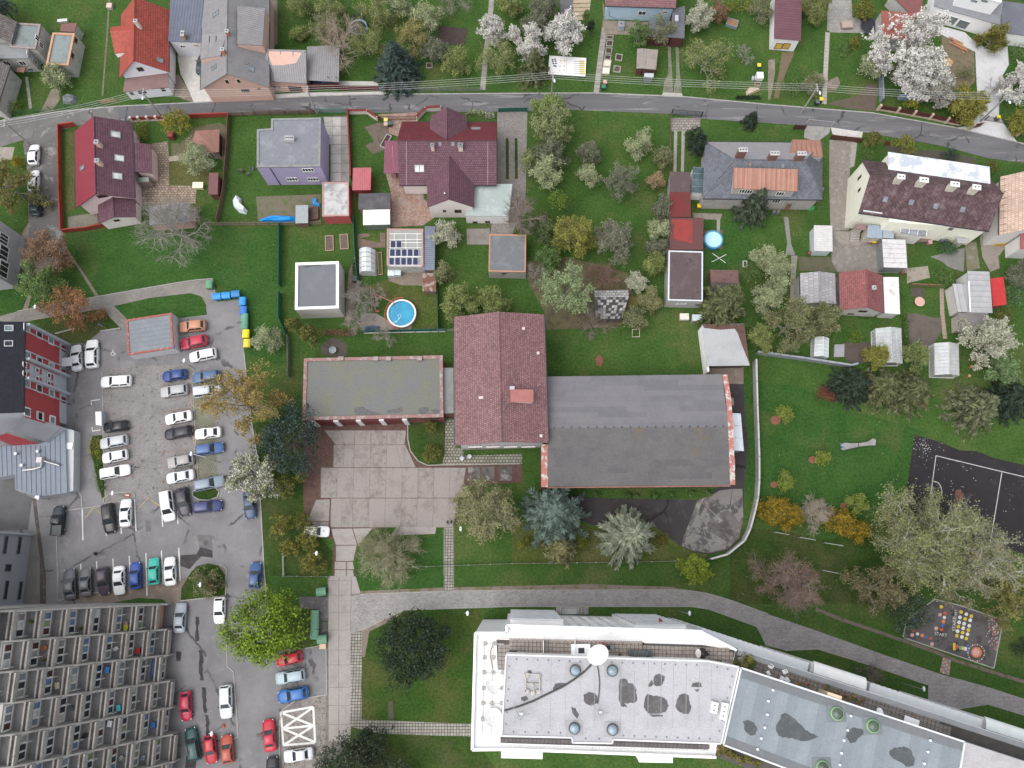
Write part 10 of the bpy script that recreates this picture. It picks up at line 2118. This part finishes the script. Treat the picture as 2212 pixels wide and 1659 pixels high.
cy_(1525,370,72,3,'golden dwarf conifer at top of planted bed',LT,36,.3,36,.11,cone=.3);cy_(1520,605,92,3.2,'larger golden dwarf conifer in planted bed',LT,44,.26,40,.12);0;0
by_(1965,1090,265,9,'broad olive tree with pale limbs by the yard',lfm((.195,.19,.09),.38),bark=PBK,n=(13,10,8,1),per=6,lsize=.14,sig=.22,rv=.88);br_(1150,1490,270,3.,'wide rounded bare bush on the lawn',pl_((.4,.36,.25),.9,.3),(18,10,8,3),LO,1,tf=.04,lsize=.08,name='bare_bush');0;0;0;0
crop(2,2)
cf_(370,1120,290,12,'blue green fir beside the hall',lfm((.085,.12,.1),.45),12,11,.1,.2,.3,z0=.12,dens=13,pw=.7);cf_(1000,1310,265,13.5,'silvery fir with radiating branches behind the hall',LX,13,13,.3,.12,.28,z0=.08,dens=13,side=.6,pw=.75);cf_(425,1420,150,7,'olive brown young fir before the blue fir',lfm((.14,.135,.06),.45),11,9,.25,.1,.22);cy_(105,1370,56,2.4,'round lime thuja left of the young fir',lfm((.13,.145,.025),.4),26,.32,36,.1);cy_(615,1370,62,2.6,'round lime thuja between the two firs',lfm((.13,.15,.025),.4),26,.32,36,.1);sg(1570,1605,145,4,'bright lime tree at the curved wall end',lfm((.165,.215,.025),.38),14,.14,n=(10,8,6,0));pn_(1290,1340,70,.8,'yellowish shrub beside the silvery fir',LH)
for x,y in((735,962),(1000,962),(1070,965),(1385,965),(1550,950),(1700,945),(1240,970)):pn_(x,y,32,.9,'small green shrub along the hall front',LG,gp_='shrubs along the hall front')
crop(0,2)
hg_([(835,470),(830,560),(835,650)],1.6,.9,'bright green ground shrub beside kiosk',LF_YG);hg_([(850,690),(865,780),(888,920)],1.,.8,'narrow green shrub strip along the cobbles',LG);0
crop(0,3);br_(1800,60,140,1.6,'olive bare spreading shrub on corner lawn',pl_((.2,.19,.1),.9,.3),(12,8,6,2),LO,1,tf=.05)
full()
cy_(893,1402,84,8.5,'big dark spruce green pine on the lawn',LD,150,.18,60,.17,lumpy=.1);cy_(800,1612,42,6,'dark cypress above the tiled footway',LD,60,.26,46,.15);cy_(745,1668,75,8,'dark mixed conifer at the bottom edge',LN,110,.2,52,.16);cy_(850,1672,45,5,'dark green shrub at the bottom edge',LN,50,.26,46,.15);0;0;0
